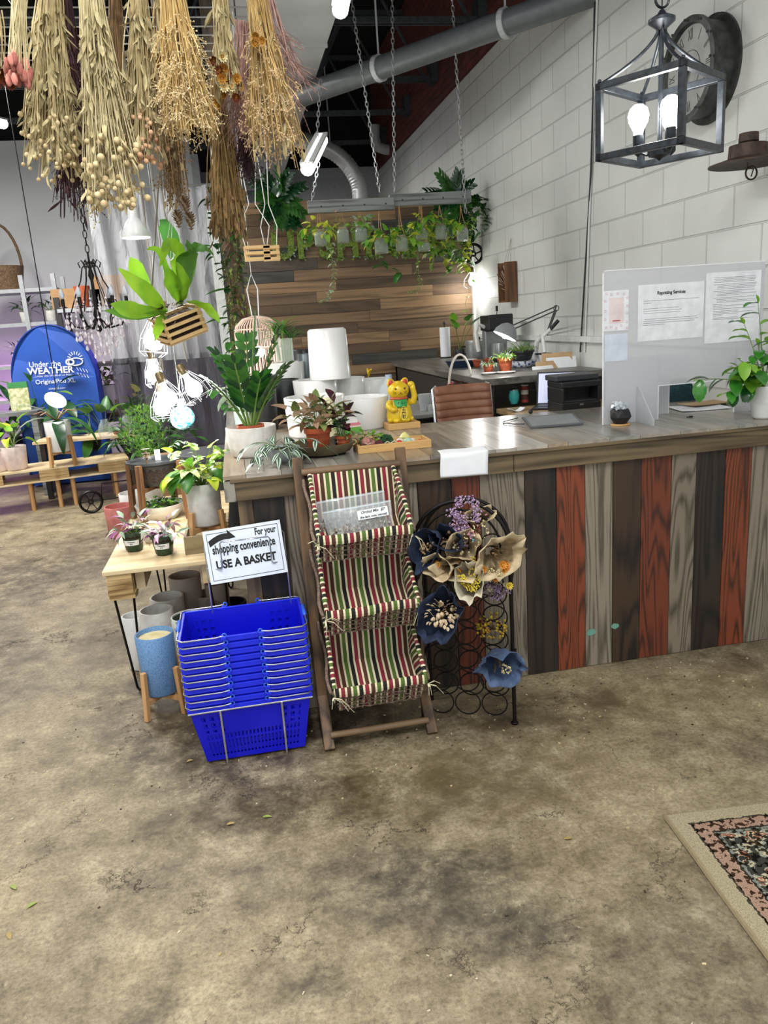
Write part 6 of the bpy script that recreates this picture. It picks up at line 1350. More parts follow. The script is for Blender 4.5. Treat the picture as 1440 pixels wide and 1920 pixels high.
M_jar = clear('jar_glass', 'c4d0c4', .16, .06); M_tw = mat('jute_twine', 'b08a5e', .9); M_mur = clear('murky_water', '6f7858', .45, .2)
J = [(601, 446, 'p'), (643, 441, 'd'), (677, 438, 's'), (715, 461, 'p'), (753, 456, 'p'), (790, 436, 'p'), (827, 434, 'p'), (867, 438, 'g'), (795, 462, 'g')]
JL = ['first jar from the left, pale cloudy water and yellow-green pothos', 'second jar from the left with a tan dried sprig', 'third jar from the left with silvery green leaves', 'large low-hanging jar tied with twine below the chain joint', 'jar with two twine loops right of the low-hanging one', 'bright square-shouldered jar hanging in front of the vines', 'jar with dark water under heart-shaped leaves', 'rightmost jar holding pale roots beside the chain', 'small clear jar hanging just under the bright square-shouldered one']
for i, ((px, py, k), lb) in enumerate(zip(J, JL)):
    c = gy(px, py, YB - .02); r = .045 if i != 3 else .052; h = .115 if i != 8 else .075; g = T('hanging_jar', 'glass ' + lb, 'jar', c - Vector((0, 0, h / 2)), 0, 'propagation jars under the hanging beam')
    MB().lathe((0, 0, 0), [(0, 0), (r * .85, 0), (r, .01), (r, h * .72), (r * .72, h * .86), (r * .72, h), (r * .68, h), (r * .68, h * .86), (r * .93, h * .7), (r * .93, .01), (0, .006)], 20, cap=False).build('glass', M_jar, g, smooth=60)
    MB().lathe((0, 0, .008), [(0, 0), (r * .9, 0), (r * .9, h * .55), (0, h * .55)], 16).build('water', M_mur, g, smooth=60)
    zt_j = gy(px, 385, YB).z - c.z + h / 2
    mb = MB(); mb.tube([(-r * .7, 0, h * .9), (-.01, .01, h + .06), (0, .02, zt_j)], .003, 4); mb.tube([(r * .7, 0, h * .9), (.01, .01, h + .06), (0, .02, zt_j)], .003, 4); mb.ring((0, 0, h * .92), r * .76, .003, 14, 4); mb.build('twine', M_tw, g)
    mb = MB(); 
    if k == 'd': bush(mb, (0, 0, h * .8), 9, .14, .5, .04, .008, 'lance', 2, .3, seed=i, mis=[2], r=.002)
    elif k == 's': bush(mb, (0, 0, h * .8), 18, .10, 1.0, .045, .034, 'heart', 2, .7, seed=i, mis=[3, 3, 1], r=.002, seg=4)
    else: bush(mb, (0, 0, h * .8), 13 if k == 'p' else 6, .13, 1.2, .062, .05, 'heart', 2, 1.2, seed=i, mis=[1, 4, 1, 4, 5], r=.002, seg=4)
    mb.build('cutting', [M_stem, M_leafl, mat('tan_sprig', 'b58e6c', .8), M_silv, M_yel, M_leaf], g, smooth=180)
def vthing(name, label, cat, pts, Y, ll, lw, m, seed, step=.045, shape='heart', n=1, spread=.0, grp=None):
    P = [gy(px, py, Y) for (px, py) in pts]; g = T(name, label, cat, P[0], 0, grp); mb = MB(); rnd = random.Random(seed)
    for k in range(n):
        o = Vector((rnd.uniform(-spread, spread), rnd.uniform(-spread, spread), rnd.uniform(-spread, spread) * .5)); vine(mb, [p - P[0] + o * (1 if j else .3) for j, p in enumerate(P)], ll, lw, seed=seed + k, step=step, shape=shape, mi=1 + k % len(m))
    mb.build('vine', [M_stem] + m, g, smooth=180); return g
vthing('trailing_ivy', 'long pale variegated ivy strand trailing left below the jars', 'vine', [(622, 455), (622, 480), (628, 510), (625, 540), (615, 560), (603, 568)], YB, .042, .036, [M_silv, M_varg], 1, .028, n=2, spread=.006)
vthing('trailing_vine', 'thin string-of-leaves strand curling below the bright jar', 'vine', [(782, 468), (784, 490), (783, 512), (788, 530), (780, 545), (765, 548)], YB, .03, .024, [M_varg], 2, .03, 'oval', n=2, spread=.008)
vthing('trailing_vine', 'short pale vine curl under the jar with dark water', 'vine', [(815, 470), (812, 490), (806, 502), (816, 503)], YB, .04, .032, [M_leafl], 3, .03, n=2, spread=.01)
vthing('leaf_sprig', 'bright green sprig of pointed leaves below the low-hanging jar', 'vine', [(712, 488), (725, 497), (740, 505), (752, 512)], YB + .1, .11, .055, [M_leaf], 4, .035, 'oval', n=2, spread=.02)
vthing('climbing_pothos', 'dense pothos curtain with yellow-green leaves at the right edge of the wood wall', 'vine', [(868, 400), (862, 430), (866, 460), (858, 490), (866, 505)], 7.6, .085, .075, [M_leafl, M_leaf, M_yel], 5, .035, n=9, spread=.11)
vthing('climbing_pothos', 'long thin pothos strand hanging below the caged bulb', 'vine', [(880, 505), (884, 530), (878, 550), (872, 570), (878, 588)], 7.6, .07, .06, [M_leafl], 6, .09, n=1)
vthing('climbing_pothos', 'band of pothos vines draped over the moss letters behind the jars', 'vine', [(690, 450), (740, 462), (790, 455), (830, 470), (860, 460)], 7.3, .07, .06, [M_leafl, M_leaf, M_yel], 7, .04, n=8, spread=.10)
vthing('climbing_pothos', 'dark leafy garland along the top right of the wood wall', 'vine', [(820, 372), (850, 368), (880, 378), (893, 410), (888, 440)], 7.5, .10, .09, [M_leafd, M_leaf], 8, .04, n=8, spread=.10)
def monstera(mb, p, d, L, W, mi, up=(0, 0, 1), droop=.6):
    """split leaf: separate fingers off a midrib"""
    p = V(p); d, s, u = frame(d, up); mb.leaf(p, d, L, W * .55, droop, up=u, seg=6, mi=mi, shape='heart')
    for k in range(6):
        t = .12 + k * .14
        for sg in (-1, 1): mb.leaf(p + d * L * t - u * L * droop * .5 * t * t, s * sg * (1 - t * .5) + d * (.35 + t * .6), W * .58 * (1 - .35 * t), L * .17, .5, up=u, seg=4, mi=mi, shape='strap', fold=.1)
for (lb, px, py, Y, n, L, seed) in (('large glossy dark monstera leaves hanging in a clump near the moss letters', 524, 375, 7.7, 13, .25, 1), ('dark monstera leaves fanning out above the right end of the beam', 846, 374, 7.5, 9, .24, 5)):
    c = gy(px, py, Y); g = T('monstera', lb, 'plant', c); mb = MB(); rnd = random.Random(seed)
    for i in range(n): a = 2 * PI * i / n; monstera(mb, (rnd.uniform(-.05, .05), rnd.uniform(-.05, .05), .05 * math.sin(a)), (math.cos(a), -.7 + rnd.uniform(-.3, .3), math.sin(a)), L * rnd.uniform(.8, 1.1), L * .8, 0 if i % 3 else 1, up=(0, -1, .5), droop=.8)
    mb.tube([(0, 0, 0), (0, 8.0 - c.y, .06)], .012, 5, 1); mb.build('leaves', [mat('monstera_green', '1c4a24', .22, c2='0e3018'), M_leaf], g, smooth=180)
# ---- moss letters
M_moss = mat('moss', '8aa044', .95, c2='54682c', scale=70, bmp=.8)
a = gy(516, 490, 7.95); b = gy(850, 476, 7.95); n_ = 'UPSHINING'; rnd = random.Random(6); step = (b.x - a.x) / 8.6
for i, chh in enumerate(n_):
    ox = (i - (.18 if i > 4 else 0) - (.3 if i > 6 else 0)) * step
    g = T('moss_letter', 'moss-covered letter %s on the wood wall%s' % (chh, {4: ', just right of the H', 5: ', left one of the two', 6: ', between the two letters N', 7: ', right one of the two', 8: ', last letter of the row'}.get(i, '')), 'letter', (a.x + ox + .09, 7.965, a.z - .005 * i + .005), 0, 'moss letters of the shop name')
    o = text('letter_body', chh, .335, M_moss, face_M((0, -.03, .12), (1, 0, 0), (0, -1, 0)), g, bold=.012, ext=.025, sx=.95)
    vs = [v.co for v in o.data.vertices if v.co.y < -.04]; mb = MB()
    for k in range(70): q = rnd.choice(vs).lerp(rnd.choice(vs), .0) + Vector((rnd.uniform(-.015, .015), rnd.uniform(-.012, .0), rnd.uniform(-.015, .015))); mb.leaf(q, (rnd.uniform(-1, 1), -1, rnd.uniform(-1, 1)), .03, .022, .5, seg=2, mi=rnd.randrange(3))
    mb.build('moss_tufts', [M_leafl, M_moss, M_silv], o)
# ---- caged bulb on a pulley at the wall corner
def cagebulb(label, p, s=1.0, cord=None, tilt=0, pw=2.0, grp='caged bulbs', big=.0):
    g = T('caged_bulb', label, 'lamp', p, 0, grp, (0, tilt, 0)); mb = MB(); mb.lathe((0, 0, .0), [(.012, .10), (.02, .09), (.022, .05), (.02, .045), (0, .045)], 14)
    mb.build('socket', mat('brass_socket', '6b5c3e', .4, .5), g, smooth=50)
    mb = MB()
    for k in range(8): a = k * PI / 4; c, s_ = math.cos(a), math.sin(a); mb.tube([(.02 * c, .02 * s_, .06), (.055 * c * s, .055 * s_ * s, -.02), (.06 * c * s, .06 * s_ * s, -.085), (.035 * c * s, .035 * s_ * s, -.105)], .0012, 4)
    for (r, z) in ((.03, .04), (.057, -.03), (.06, -.085)): mb.ring((0, 0, z), r * (s if r > .04 else 1), .0013, 20, 4)
    mb.build('cage', M_steel, g, smooth=60)
    MB().lathe((0, 0, 0), [(.014, .045), (.016, .02), (.032 + big, -.02), (.036 + big, -.045), (.025 + big, -.07), (0, -.082)], 18).build('bulb', M_bulb, g, smooth=180)
    if cord: mb = MB(); q = Vector(cord) - Vector(p); mb.tube([(0, 0, .1), q * .5 + Vector((.01, 0, .05)), q], .003, 5); mb.build('cord', M_black, g)
    if pw: point('caged_bulb_light', Vector(p) + Vector((0, 0, -.15)), pw, .05)
    return g
p = gy(885, 520, 7.75); cagebulb('caged bulb hanging from a black pulley wheel at the corner of the wood wall', (p.x, p.y, p.z), 1.5, (p.x + .01, p.y, 2.72), 0, 3.0)
q = gy(888, 476, 7.7); g = T('pulley_wheel', 'black iron pulley wheel above the corner caged bulb', 'pulley', (q.x, q.y, q.z)); mb = MB(); mb.ring((0, 0, 0), .09, .014, 28, 8, 'y'); mb.ring((0, 0, 0), .02, .01, 12, 6, 'y')
for k in range(5): a = k * 1.2566; mb.tube([(.02 * math.cos(a), 0, .02 * math.sin(a)), (.085 * math.cos(a + .3), 0, .085 * math.sin(a + .3))], .007, 5)
mb.build('wheel', M_blackm, g, smooth=60)
# ================================================================ WIRE GRID and DRIED BUNCHES
g = T('wire_grid', 'black and steel wire grid hung under the roof carrying the dried flower bunches', 'grid', (-.6, 2.2, 2.98)); mb = MB()
for i in range(24): mb.tube([(-1.0, i * .11, 0), (.85, i * .11, 0)], .0035, 4)
for i in range(14): mb.tube([(-1.0 + i * .142, 0, .006), (-1.0 + i * .142, 2.53, .006)], .0035, 4)
mb.build('wires', M_ch, g)
for (x, y) in ((-.95, .1), (.8, .1), (-.95, 2.45), (.8, 2.45)): mb = MB(); mb.tube([(x, y, 0), (x, y, 2.3)], .004, 4); mb.build('hanger', M_blackm, g)
D_tan = mat('dry_straw', 'cdbc90', .8, c2='a8966c', scale=25); D_leaf = mat('dry_leaf', 'bcae84', .8, c2='8f8560', scale=25); D_pale = mat('pale_straw', 'd8cca4', .8, c2='b6a87e'); D_ball = mat('dry_button', 'd9c79c', .8, c2='bda57a', scale=60); D_gold = mat('golden_straw', 'd2b478', .8, c2='b0915a'); D_fl = mat('baby_breath', 'e0cda2', .8, c2='c4ad80', scale=80)
D_brown = mat('brown_stalk', '8a6d48', .8, c2='5f4a30', scale=30); D_dark = mat('maroon_stalk', '47262c', .85, c2='2c161b', scale=30); D_pinkb = mat('pink_tuft', 'dd9586', .9, c2='c97c70', scale=80, bmp=.4); D_rose = mat('rose_fern', 'b89488', .85, c2='937068', scale=40); D_amb = mat('amber_petal', 'b8832c', .7); D_rust = mat('rust_petal', '7a3c24', .8)
def bunch(label, top, bot, wt, wb, Y, n, ms, head, hn, hs, hz=(.8, 1.0), leaf=0, seed=0, sr=.0018, bow=.2, lm=1, hm=2, Yb=None, branch=0):
    A = gy(top[0], top[1], Y); B = gy(bot[0], bot[1], Yb or Y); g = T('dried_flower_bunch', label, 'dried flowers', A, 0, 'dried flower bunches hung from the wire grid'); ax = B - A; L = ax.length; d, s, u = frame(ax)
    rnd = random.Random(seed); mb = MB(); tips = []
    for i in range(n):
        a = rnd.uniform(0, 2 * PI); q = math.sqrt(rnd.random()); o = s * math.cos(a) + u * math.sin(a) * .8; l = L * rnd.uniform(.72, 1.0); pts = []
        j1, j2 = rnd.uniform(-.012, .012), rnd.uniform(-.012, .012)
        for k in range(6):
            t = k / 5; w = wt + (wb - wt) * (t ** (1 + bow * 3)); pts.append(d * l * t + o * q * w + s * j1 * math.sin(t * 5 + i) + u * j2 * math.sin(t * 4 + i))
        mb.tube(pts, [sr * 1.2] * 3 + [sr * .8] * 3, 3, 0, cap=False); tips.append((pts[-1], (pts[-1] - pts[-2]).normalized(), pts))
        for _ in range(leaf):
            k = rnd.randrange(1, 5); f = pts[k].lerp(pts[k + 1], rnd.random()); dd = (d * .8 + o * rnd.uniform(-.5, .7) + s * rnd.uniform(-.5, .5)); mb.leaf(f, dd, rnd.uniform(.03, .065), rnd.uniform(.008, .018), rnd.uniform(-.8, .8), seg=3, mi=lm, fold=.3, twist=rnd.uniform(-1, 1))
        for _ in range(branch):
            k = rnd.randrange(2, 5); f = pts[k]; e = f + (d * .9 + o * rnd.uniform(0, .8) + s * rnd.uniform(-.5, .5)).normalized() * rnd.uniform(.05, .12); mb.tube([f, (f + e) / 2 + o * .006, e], sr * .7, 3, 0, cap=False); tips.append((e, (e - f).normalized(), [f, e]))
    mb.build('stalks', ms[:2], g)
    mb = MB()
    for i in range(hn):
        p, dd, pts = rnd.choice(tips) if i >= len(tips) else tips[i]; jit = Vector((rnd.uniform(-1, 1), rnd.uniform(-1, 1), rnd.uniform(-1, 1))) * hs
        if head == 'ball': mb.ball(p + jit, hs * rnd.uniform(.75, 1.15), 8, 5, 0)
        elif head == 'fluff':
            f = pts[-1].lerp(pts[-2], rnd.random() * 1.2) + jit * 5
            for _ in range(4): e = f + Vector((rnd.uniform(-1, 1), rnd.uniform(-1, 1), rnd.uniform(-1.2, .4))) * .02; mb.tube([f, e], .0007, 3, 0, cap=False); mb.ball(e, hs * rnd.uniform(.6, 1.2), 4, 3, 0)
        elif head == 'tuft': mb.ball(p + dd * .01, (hs, hs, hs * 2.0), 8, 6, 0)
        elif head == 'straw': strawflower(mb, p + jit * .8, dd * .4 + Vector((rnd.uniform(-.6, .6), -1, rnd.uniform(-.6, .3))), hs, rnd.randrange(3), 0)
        elif head == 'spike': e = p - dd * hs * 7; mb.tube([e + jit, (e + p) / 2 + jit, p + jit], [hs * .6, hs, hs * .3], 5, 0)
        elif head == 'fern':
            f = pts[-1].lerp(pts[max(0, len(pts) - 4)], rnd.random()); dr = (dd + Vector((rnd.uniform(-1, 1), rnd.uniform(-1, 1), rnd.uniform(-.4, .6)))).normalized(); _, s_, u_ = frame(dr); l = rnd.uniform(.06, .12); mb.tube([f, f + dr * l], .001, 3, 0, cap=False)
            for k in range(7):
                for sg in (-1, 1): mb.leaf(f + dr * l * (k + 1) / 8, s_ * sg + dr * .5, .018 * (1.2 - k / 8), .003, .3, up=u_, seg=1, mi=0)
    mb.build('flower_heads', ms[2:], g, smooth=60)
R_ = 1.0
bunch('bunch of pink bunny-tail tufts at the far left', (36, -30), (35, 150), .022, .04, 2.55, 40, [D_pale, D_tan, D_pinkb], 'tuft', 80, .0085, seed=1)
bunch('rust and yellow strawflowers cut by the left frame edge', (-6, 20), (4, 160), .012, .03, 2.6, 12, [D_tan, D_leaf, D_rust, D_amb, D_rust], 'straw', 16, .02, seed=2)
bunch('widest straw-coloured bunch of button heads, second from the left', (92, -60), (100, 335), .035, .105, 2.75, 130, [D_tan, D_leaf, D_ball], 'ball', 110, .0075, leaf=4, seed=3, bow=.1)
bunch('dark maroon feathery bunch hanging below the widest straw bunch', (118, -40), (150, 415), .02, .085, 3.0, 110, [D_dark, D_dark, D_dark], 'fluff', 260, .0022, leaf=1, seed=4, branch=2)
bunch('pale fluffy bunny-tail bits below the maroon bunch', (150, -40), (180, 425), .008, .05, 3.2, 14, [D_pale, D_tan, D_pale], 'fluff', 60, .004, seed=5)
bunch('long straw bunch with round button heads, third from the left', (168, -60), (215, 390), .028, .115, 2.65, 120, [D_pale, D_leaf, D_ball], 'ball', 105, .0098, leaf=4, seed=6, bow=.15)
bunch('brown bare stalk bunch behind the button bunches', (215, -60), (222, 205), .02, .035, 3.1, 50, [D_brown, D_brown, D_brown], 'spike', 20, .005, seed=7, sr=.003)
bunch('straw bunch with peach button heads in the middle', (258, -60), (268, 310), .025, .085, 2.7, 110, [D_tan, D_leaf, mat('peach_button', 'cfa583', .8, c2='b58a66')], 'ball', 110, .0078, leaf=3, seed=8, bow=.12)
bunch('small strawflower bunch with yellow and dark red blooms', (295, -60), (302, 160), .012, .04, 2.85, 30, [D_tan, D_leaf, D_amb, D_rust, C_cre], 'straw', 24, .020, leaf=1, seed=9)
bunch('golden cloud of dried baby\'s breath right of the middle', (318, -60), (358, 262), .030, .098, 2.6, 170, [D_gold, D_gold, D_fl], 'fluff', 620, .0028, seed=10, bow=.12, branch=1)
bunch('brown flower bunch hanging low above the pine cones', (296, -40), (332, 395), .02, .065, 3.3, 80, [D_brown, D_leaf, mat('brown_bloom', '8a6f4c', .8)], 'fluff', 150, .004, leaf=2, seed=11)
bunch('bunch with yellow and white strawflowers and greyish stems', (412, -60), (428, 180), .022, .06, 2.75, 80, [D_tan, D_leaf, D_amb, D_rust, C_cre], 'straw', 28, .021, leaf=1, seed=12)
bunch('long brown amaranth bunch hanging lowest over the post', (404, 150), (432, 452), .015, .085, 3.05, 120, [mat('khaki_stalk', 'a98c58', .8, c2='836a40'), D_brown, mat('amaranth_spike', '83683f', .85, c2='5f4a2e', scale=60)], 'spike', 110, .006, leaf=1, seed=13, bow=.0)
bunch('dusty rose fern bunch beside the flat duct', (452, 40), (448, 262), .02, .075, 2.9, 40, [D_rose, D_rose, D_rose], 'fern', 220, .01, seed=14)
bunch('dark maroon bunch tucked behind the rose fern', (452, 120), (463, 335), .02, .055, 3.15, 60, [D_dark, D_dark, D_dark], 'fluff', 120, .003, seed=15, branch=1)
bunch('wide straw bunch with wispy seed heads at the right end of the grid', (474, -60), (522, 315), .02, .12, 2.75, 90, [D_gold, D_leaf, mat('wispy_pale', 'd0b48c', .85)], 'fluff', 300, .0032, leaf=1, seed=16, bow=.1, branch=1)
bunch('rose fern sprays reaching furthest right under the flat duct', (500, -20), (545, 185), .02, .085, 2.9, 26, [D_rose, D_rose, D_rose], 'fern', 200, .01, seed=17)
bunch('short strawflower sprig with one yellow bloom on the right bunch', (466, -40), (484, 98), .006, .02, 2.65, 8, [D_gold, D_leaf, D_amb, D_amb, D_amb], 'straw', 4, .017, seed=18)
for i, (px, py) in enumerate(((348, 388), (334, 413), (357, 417))):
    c = gy(px, py, 3.15); g = T('pine_cone', ('upper', 'lower left', 'lower right')[i] + ' pine cone of the cluster under the brown dried bunch', 'pine cone', c, 0, 'pine cone cluster'); mb = MB()
    for r_ in range(7):
        for k in range(8): a = k * PI / 4 + r_ * .4; z = -.028 + r_ * .009; w = math.sin(PI * (r_ + 1) / 8.5); mb.leaf((0, 0, z), (math.cos(a), math.sin(a), .35), .028 * w + .004, .014, -.4, seg=2, mi=(k + r_) % 2)
    st_ = MB(); st_.tube([(0, 0, .03), (0, 0, 2.98 - c.z)], .0012, 3); st_.build('string', M_tw, g)
    mb.build('cone_body', [D_brown, mat('cone_tip', 'b3a08c', .8)], g)
# ================================================================ FAR LEFT: curtain, tent, shelving
YC = 8.6; xa = gy(180, 500, YC).x; xb = gy(432, 600, YC).x
def crinkle(name, t_alpha, c, rough, metal=0):
    m, t, b = nt(name); b.inputs['Base Color'].default_value = hexc(c); b.inputs['Roughness'].default_value = rough; b.inputs['Metallic'].default_value = metal
    mp = mapped(t, (1, 1, .22)); no = N(t, 'ShaderNodeTexNoise'); no.inputs['Scale'].default_value = 11; no.inputs['Detail'].default_value = 6; no.inputs['Distortion'].default_value = 1.2; t.links.new(mp.outputs[0], no.inputs[0]); bump(t, b, no.outputs[0], 1.0, .06)
    out = t.nodes['Material Output']; tr = N(t, 'ShaderNodeBsdfTransparent'); mx = N(t, 'ShaderNodeMixShader'); mx.inputs[0].default_value = t_alpha; t.links.new(tr.outputs[0], mx.inputs[1]); t.links.new(b.outputs[0], mx.inputs[2]); t.links.new(mx.outputs[0], out.inputs[0]); return m
g = T('plastic_curtain', 'clear crinkled plastic sheet curtain hung behind the staghorn fern', 'curtain', (0, YC, 0))
def cur(z0, z1, am):
    def f(u, v): x = xa + (xb - xa) * u; return (x, am * (math.sin(x * 17 + .8 * math.sin(v * 4)) + .5 * math.sin(x * 41 + v * 3)) + .12 * (1 - v) * math.sin(x * 3), z0 + (z1 - z0) * v)
    return f
mb = MB(); mb.sheet(cur(1.35, 3.05, .045), 90, 24); mb.build('upper_sheet', crinkle('milky_curtain', .55, 'b4b6ba', .3), g, smooth=180)
mb = MB(); mb.sheet(cur(.0, 1.40, .05), 90, 24); mb.build('lower_sheet', crinkle('silvery_curtain', .75, '4a4a52', .18, .3), g, smooth=180)
mb = MB(); mb.tube([(xa - .1, 0, 3.06), (xb + .1, 0, 3.06)], .012, 6)
for x in (xa, (xa + xb) / 2, xb): mb.tube([(x, 0, 3.06), (x, 0, 5.3)], .006, 4)
mb.build('hanging_rod', M_ch, g)
area('purple_grow_light', (-1.0, 9.6, 1.7), (.9, .5), 5, (0, 0, 0), (.75, .25, 1)); area('purple_grow_light', (-2.9, 10.7, 1.78), (1.2, .4), 9, (0, 0, 0), (.8, .3, 1))
area('purple_grow_light', (-2.9, 10.7, 1.28), (1.2, .4), 8, (0, 0, 0), (.8, .3, 1))
# steel shelving with the purple lit plants
M_sh = mat('white_shelf_steel', 'b5b7ba', .45, .2)
sx0, sx1, sy0, sy1 = -3.9, gy(112, 600, 10.4).x, 10.4, 10.95
g = T('steel_shelving', 'white perforated steel shelving unit against the far left wall, lit purple', 'shelving', (0, 0, 0))
for (x, y) in ((gy(45, 560, 10.4).x, sy0), (sx1, sy0), (sx0, sy0), (sx1, sy1)): MB().bb(x - .025, x + .025, y - .02, y + .02, 0, 2.42).build('post', M_sh, g)
for z in (.9, 1.32, 1.82, 2.22): MB().bb(sx0, sx1, sy0, sy1, z, z + .045).build('shelf_board', M_sh, g)
c = gy(8, 556, 10.5); g = T('wicker_basket', 'large brown wicker basket with a high arched handle on the top shelf', 'basket', (c.x, 10.62, 2.266)); mb = MB(); mb.lathe((0, 0, 0), [(0, 0), (.20, 0), (.25, .28), (.24, .28), (.19, .02)], 40, fn=lambda t, z: 1 + .02 * math.sin(t * 30) * math.sin(z * 90)); mb.build('bowl', mat('wicker', '7d6348', .8, c2='54402c', scale=60, bmp=.5), g, smooth=60); mb = MB(); mb.tube([(.235 * math.cos(PI * i / 14), 0, .28 + .5 * math.sin(PI * i / 14)) for i in range(15)], .018, 6); mb.build('handle', mat('wicker', '7d6348'), g, smooth=60)
def box_(label, px, py, Y, w, h, d, m, name='cardboard_box'): c = gy(px, py, Y); g = T(name, label, 'box', (c.x, Y + d / 2, c.z)); MB().bb(-w / 2, w / 2, -d / 2, d / 2, 0, h).build('box_body', m, g, bevel=.005); return g
M_cb = mat('cardboard', 'a9835a', .8); M_sf = mat('dark_frame', '2b2627', .5)
# dark shelf frame between tent and curtain
fx0, fx1 = gy(110, 600, 9.6).x, gy(250, 700, 9.6).x
g = T('dark_shelf_frame', 'dark brown shelf frame behind the chandelier carrying boxes and pots', 'shelving', (0, 0, 0))
for x in (fx0, fx1): MB().bb(x - .03, x + .03, 9.62, 9.68, 0, 2.1).build('post', M_sf, g); MB().bb(x - .03, x + .03, 10.12, 10.18, 0, 2.1).build('post', M_sf, g)
for z in (.65, 1.30, 1.93): MB().bb(fx0, fx1, 9.60, 10.2, z, z + .04).build('shelf_board', M_sh if z > 1.9 else M_sf, g)
for (lb, px, z, w, h, m) in (('cardboard box on the dark shelf left of the chandelier', 130, 1.971, .34, .22, M_cb), ('cardboard box on the dark shelf right of the chandelier', 212, 1.971, .36, .34, M_cb), ('black crate on the dark shelf behind the candles', 172, 1.971, .26, .2, M_black)):
    c = gy(px, 560, 9.8); g = T('storage_box', lb, 'box', (c.x, 9.86, z)); MB().bb(-w / 2, w / 2, -.2, .2, 0, h).build('box_body', m, g, bevel=.005)
c = gy(158, 555, 9.8); g = T('planter', 'terracotta pot on the dark shelf behind the chandelier', 'planter', (c.x, 9.70, 1.971)); pot(g, .09, .24, M_terra, .8)
for i, (px, z, lb) in enumerate(((95, 1.866, 'small potted plant with dark leaves in the purple light, rightmost on the steel shelf'), (48, 1.866, 'small potted plant under the wicker basket in the purple light'), (20, 1.366, 'grassy potted plant low on the steel shelving in the purple light'))):
    x = gy(px, 590, 10.6).x; g = T('potted_plant', lb, 'potted plant', (min(x, sx1 - .12), 10.6, z)); pot(g, .07, .13, M_matte); mb = MB(); bush(mb, (0, 0, .12), 12, .16, .9, .12, .035, 'lance', 2, .7, seed=30 + i, mis=[1, 2]); mb.build('foliage', [M_stem, M_leafd, M_leaf], g)
c = gy(34, 742, 8.9); g = T('seed_packet', 'green-topped picture packet standing left of the blue tent', 'packet', (c.x, 8.95, c.z - .16)); MB().bb(-.10, .10, -.02, .02, 0, .24).build('packet_body', mat('packet_print', 'e0d8b8', .5, c2='9aa860', scale=30), g); MB().bb(-.10, .10, -.022, .022, .24, .30).build('packet_top', mat('packet_green', '3f8a4c', .5), g)
g = T('side_shelf', 'low grey wooden crate shelf at the far left carrying the packet', 'shelf', (c.x - .35, 8.95, 0)); MB().bb(-.6, .55, -.2, .2, c.z - .20, c.z - .161).build('shelf_board', M_gw, g)
for x in (-.55, .5): MB().bb(x - .03, x + .03, -.18, .18, 0, c.z - .2).build('side', M_gw, g)
# ---- blue pop-up tent
TY = 9.35; tl, tr_ = gy(36, 780, TY).x, gy(186, 740, TY).x; tcx = (tl + tr_) / 2; tw = (tr_ - tl) / 2; tzt = gy(110, 608, TY).z
M_tent = mat('blue_tent_cloth', '2a5cc0', .55, c2='2350a8', scale=3, trans=.15)
g = T('popup_tent', 'blue pop-up pod tent with white weather logo standing at the far left', 'tent', (tcx, TY, 0)); mb = MB()
def tshape(u, v, y, k=1.0):
    a = PI * u; return ((-math.cos(a)) * tw * k, y, 0)
N_ = 28; front = []; 
for i in range(N_ + 1): a = PI * i / N_; front.append((-math.cos(a) * tw, math.sin(a)))
zs = 1.2; P = [(-tw * .97, .02)] + [(x, zs + (tzt - zs) * s_) for (x, s_) in front] + [(tw * .97, .02)]
mb.add([(x, 0 + .03 * math.sin(z * 9), z) for (x, z) in P], [tuple(range(len(P)))]); 
back = [(x * 1.0, .33 + .0, z * .985) for (x, z) in P]; n = len(P)
mb.add([(x, .03 * math.sin(z * 9), z) for (x, z) in P] + back, [(i, i + 1, n + i + 1, n + i) for i in range(n - 1)]); mb.add(back, [tuple(range(n - 1, -1, -1))])
mb.build('tent_body', M_tent, g); mb = MB(); mb.tube([(x, -.006, z) for (x, z) in P], .012, 6); mb.build('hoop_seam', mat('tent_seam', '153a8c', .5), g, smooth=60)
M_wt = mat('white_print', 'e3e6ee', .6)
def tt(s_, px, py, size, sx=1, bold=.001): p = gy(px, py, TY - .036); text('lettering', s_, size, M_wt, face_M((p.x - tcx, -.036, p.z), (1, 0, -.02), (0, -1, 0)), g, bold=bold, sx=sx)
tt('Under the', 84, 683, .085, .95, .001); tt('WEATHER', 95, 695, .10, 1.05, .003); tt('...Under the Weather or Not...', 100, 704, .034, 1.0, 0); tt('OriginalPod XL', 104, 715, .068, 1, .0008); tt('utwpod.com', 107, 728, .036, 1, 0)
mb = MB(); p = gy(143, 678, TY); cx, cz = p.x - tcx, p.z
for k in range(9): a = PI * k / 8; mb.beam((cx + .05 * math.cos(a), -.036, cz + .03 + .05 * math.sin(a)), (cx + .085 * math.cos(a), -.036, cz + .03 + .085 * math.sin(a)), .008, .002, up=(0, 1, 0))
mb.ring((cx, -.036, cz), .075, .007, 24, 5, 'y', ry=.04); mb.ring((cx - .06, -.036, cz), .04, .012, 16, 5, 'y', ry=.03)
for k in range(8): x = cx + .0 + (k % 4) * .032; z = cz - .06 - (k // 4) * .06 - (k % 4) * .01; mb.beam((x, -.036, z), (x + .016, -.036, z - .04), .006, .002, up=(0, 1, 0))
mb.build('weather_logo', M_wt, g)
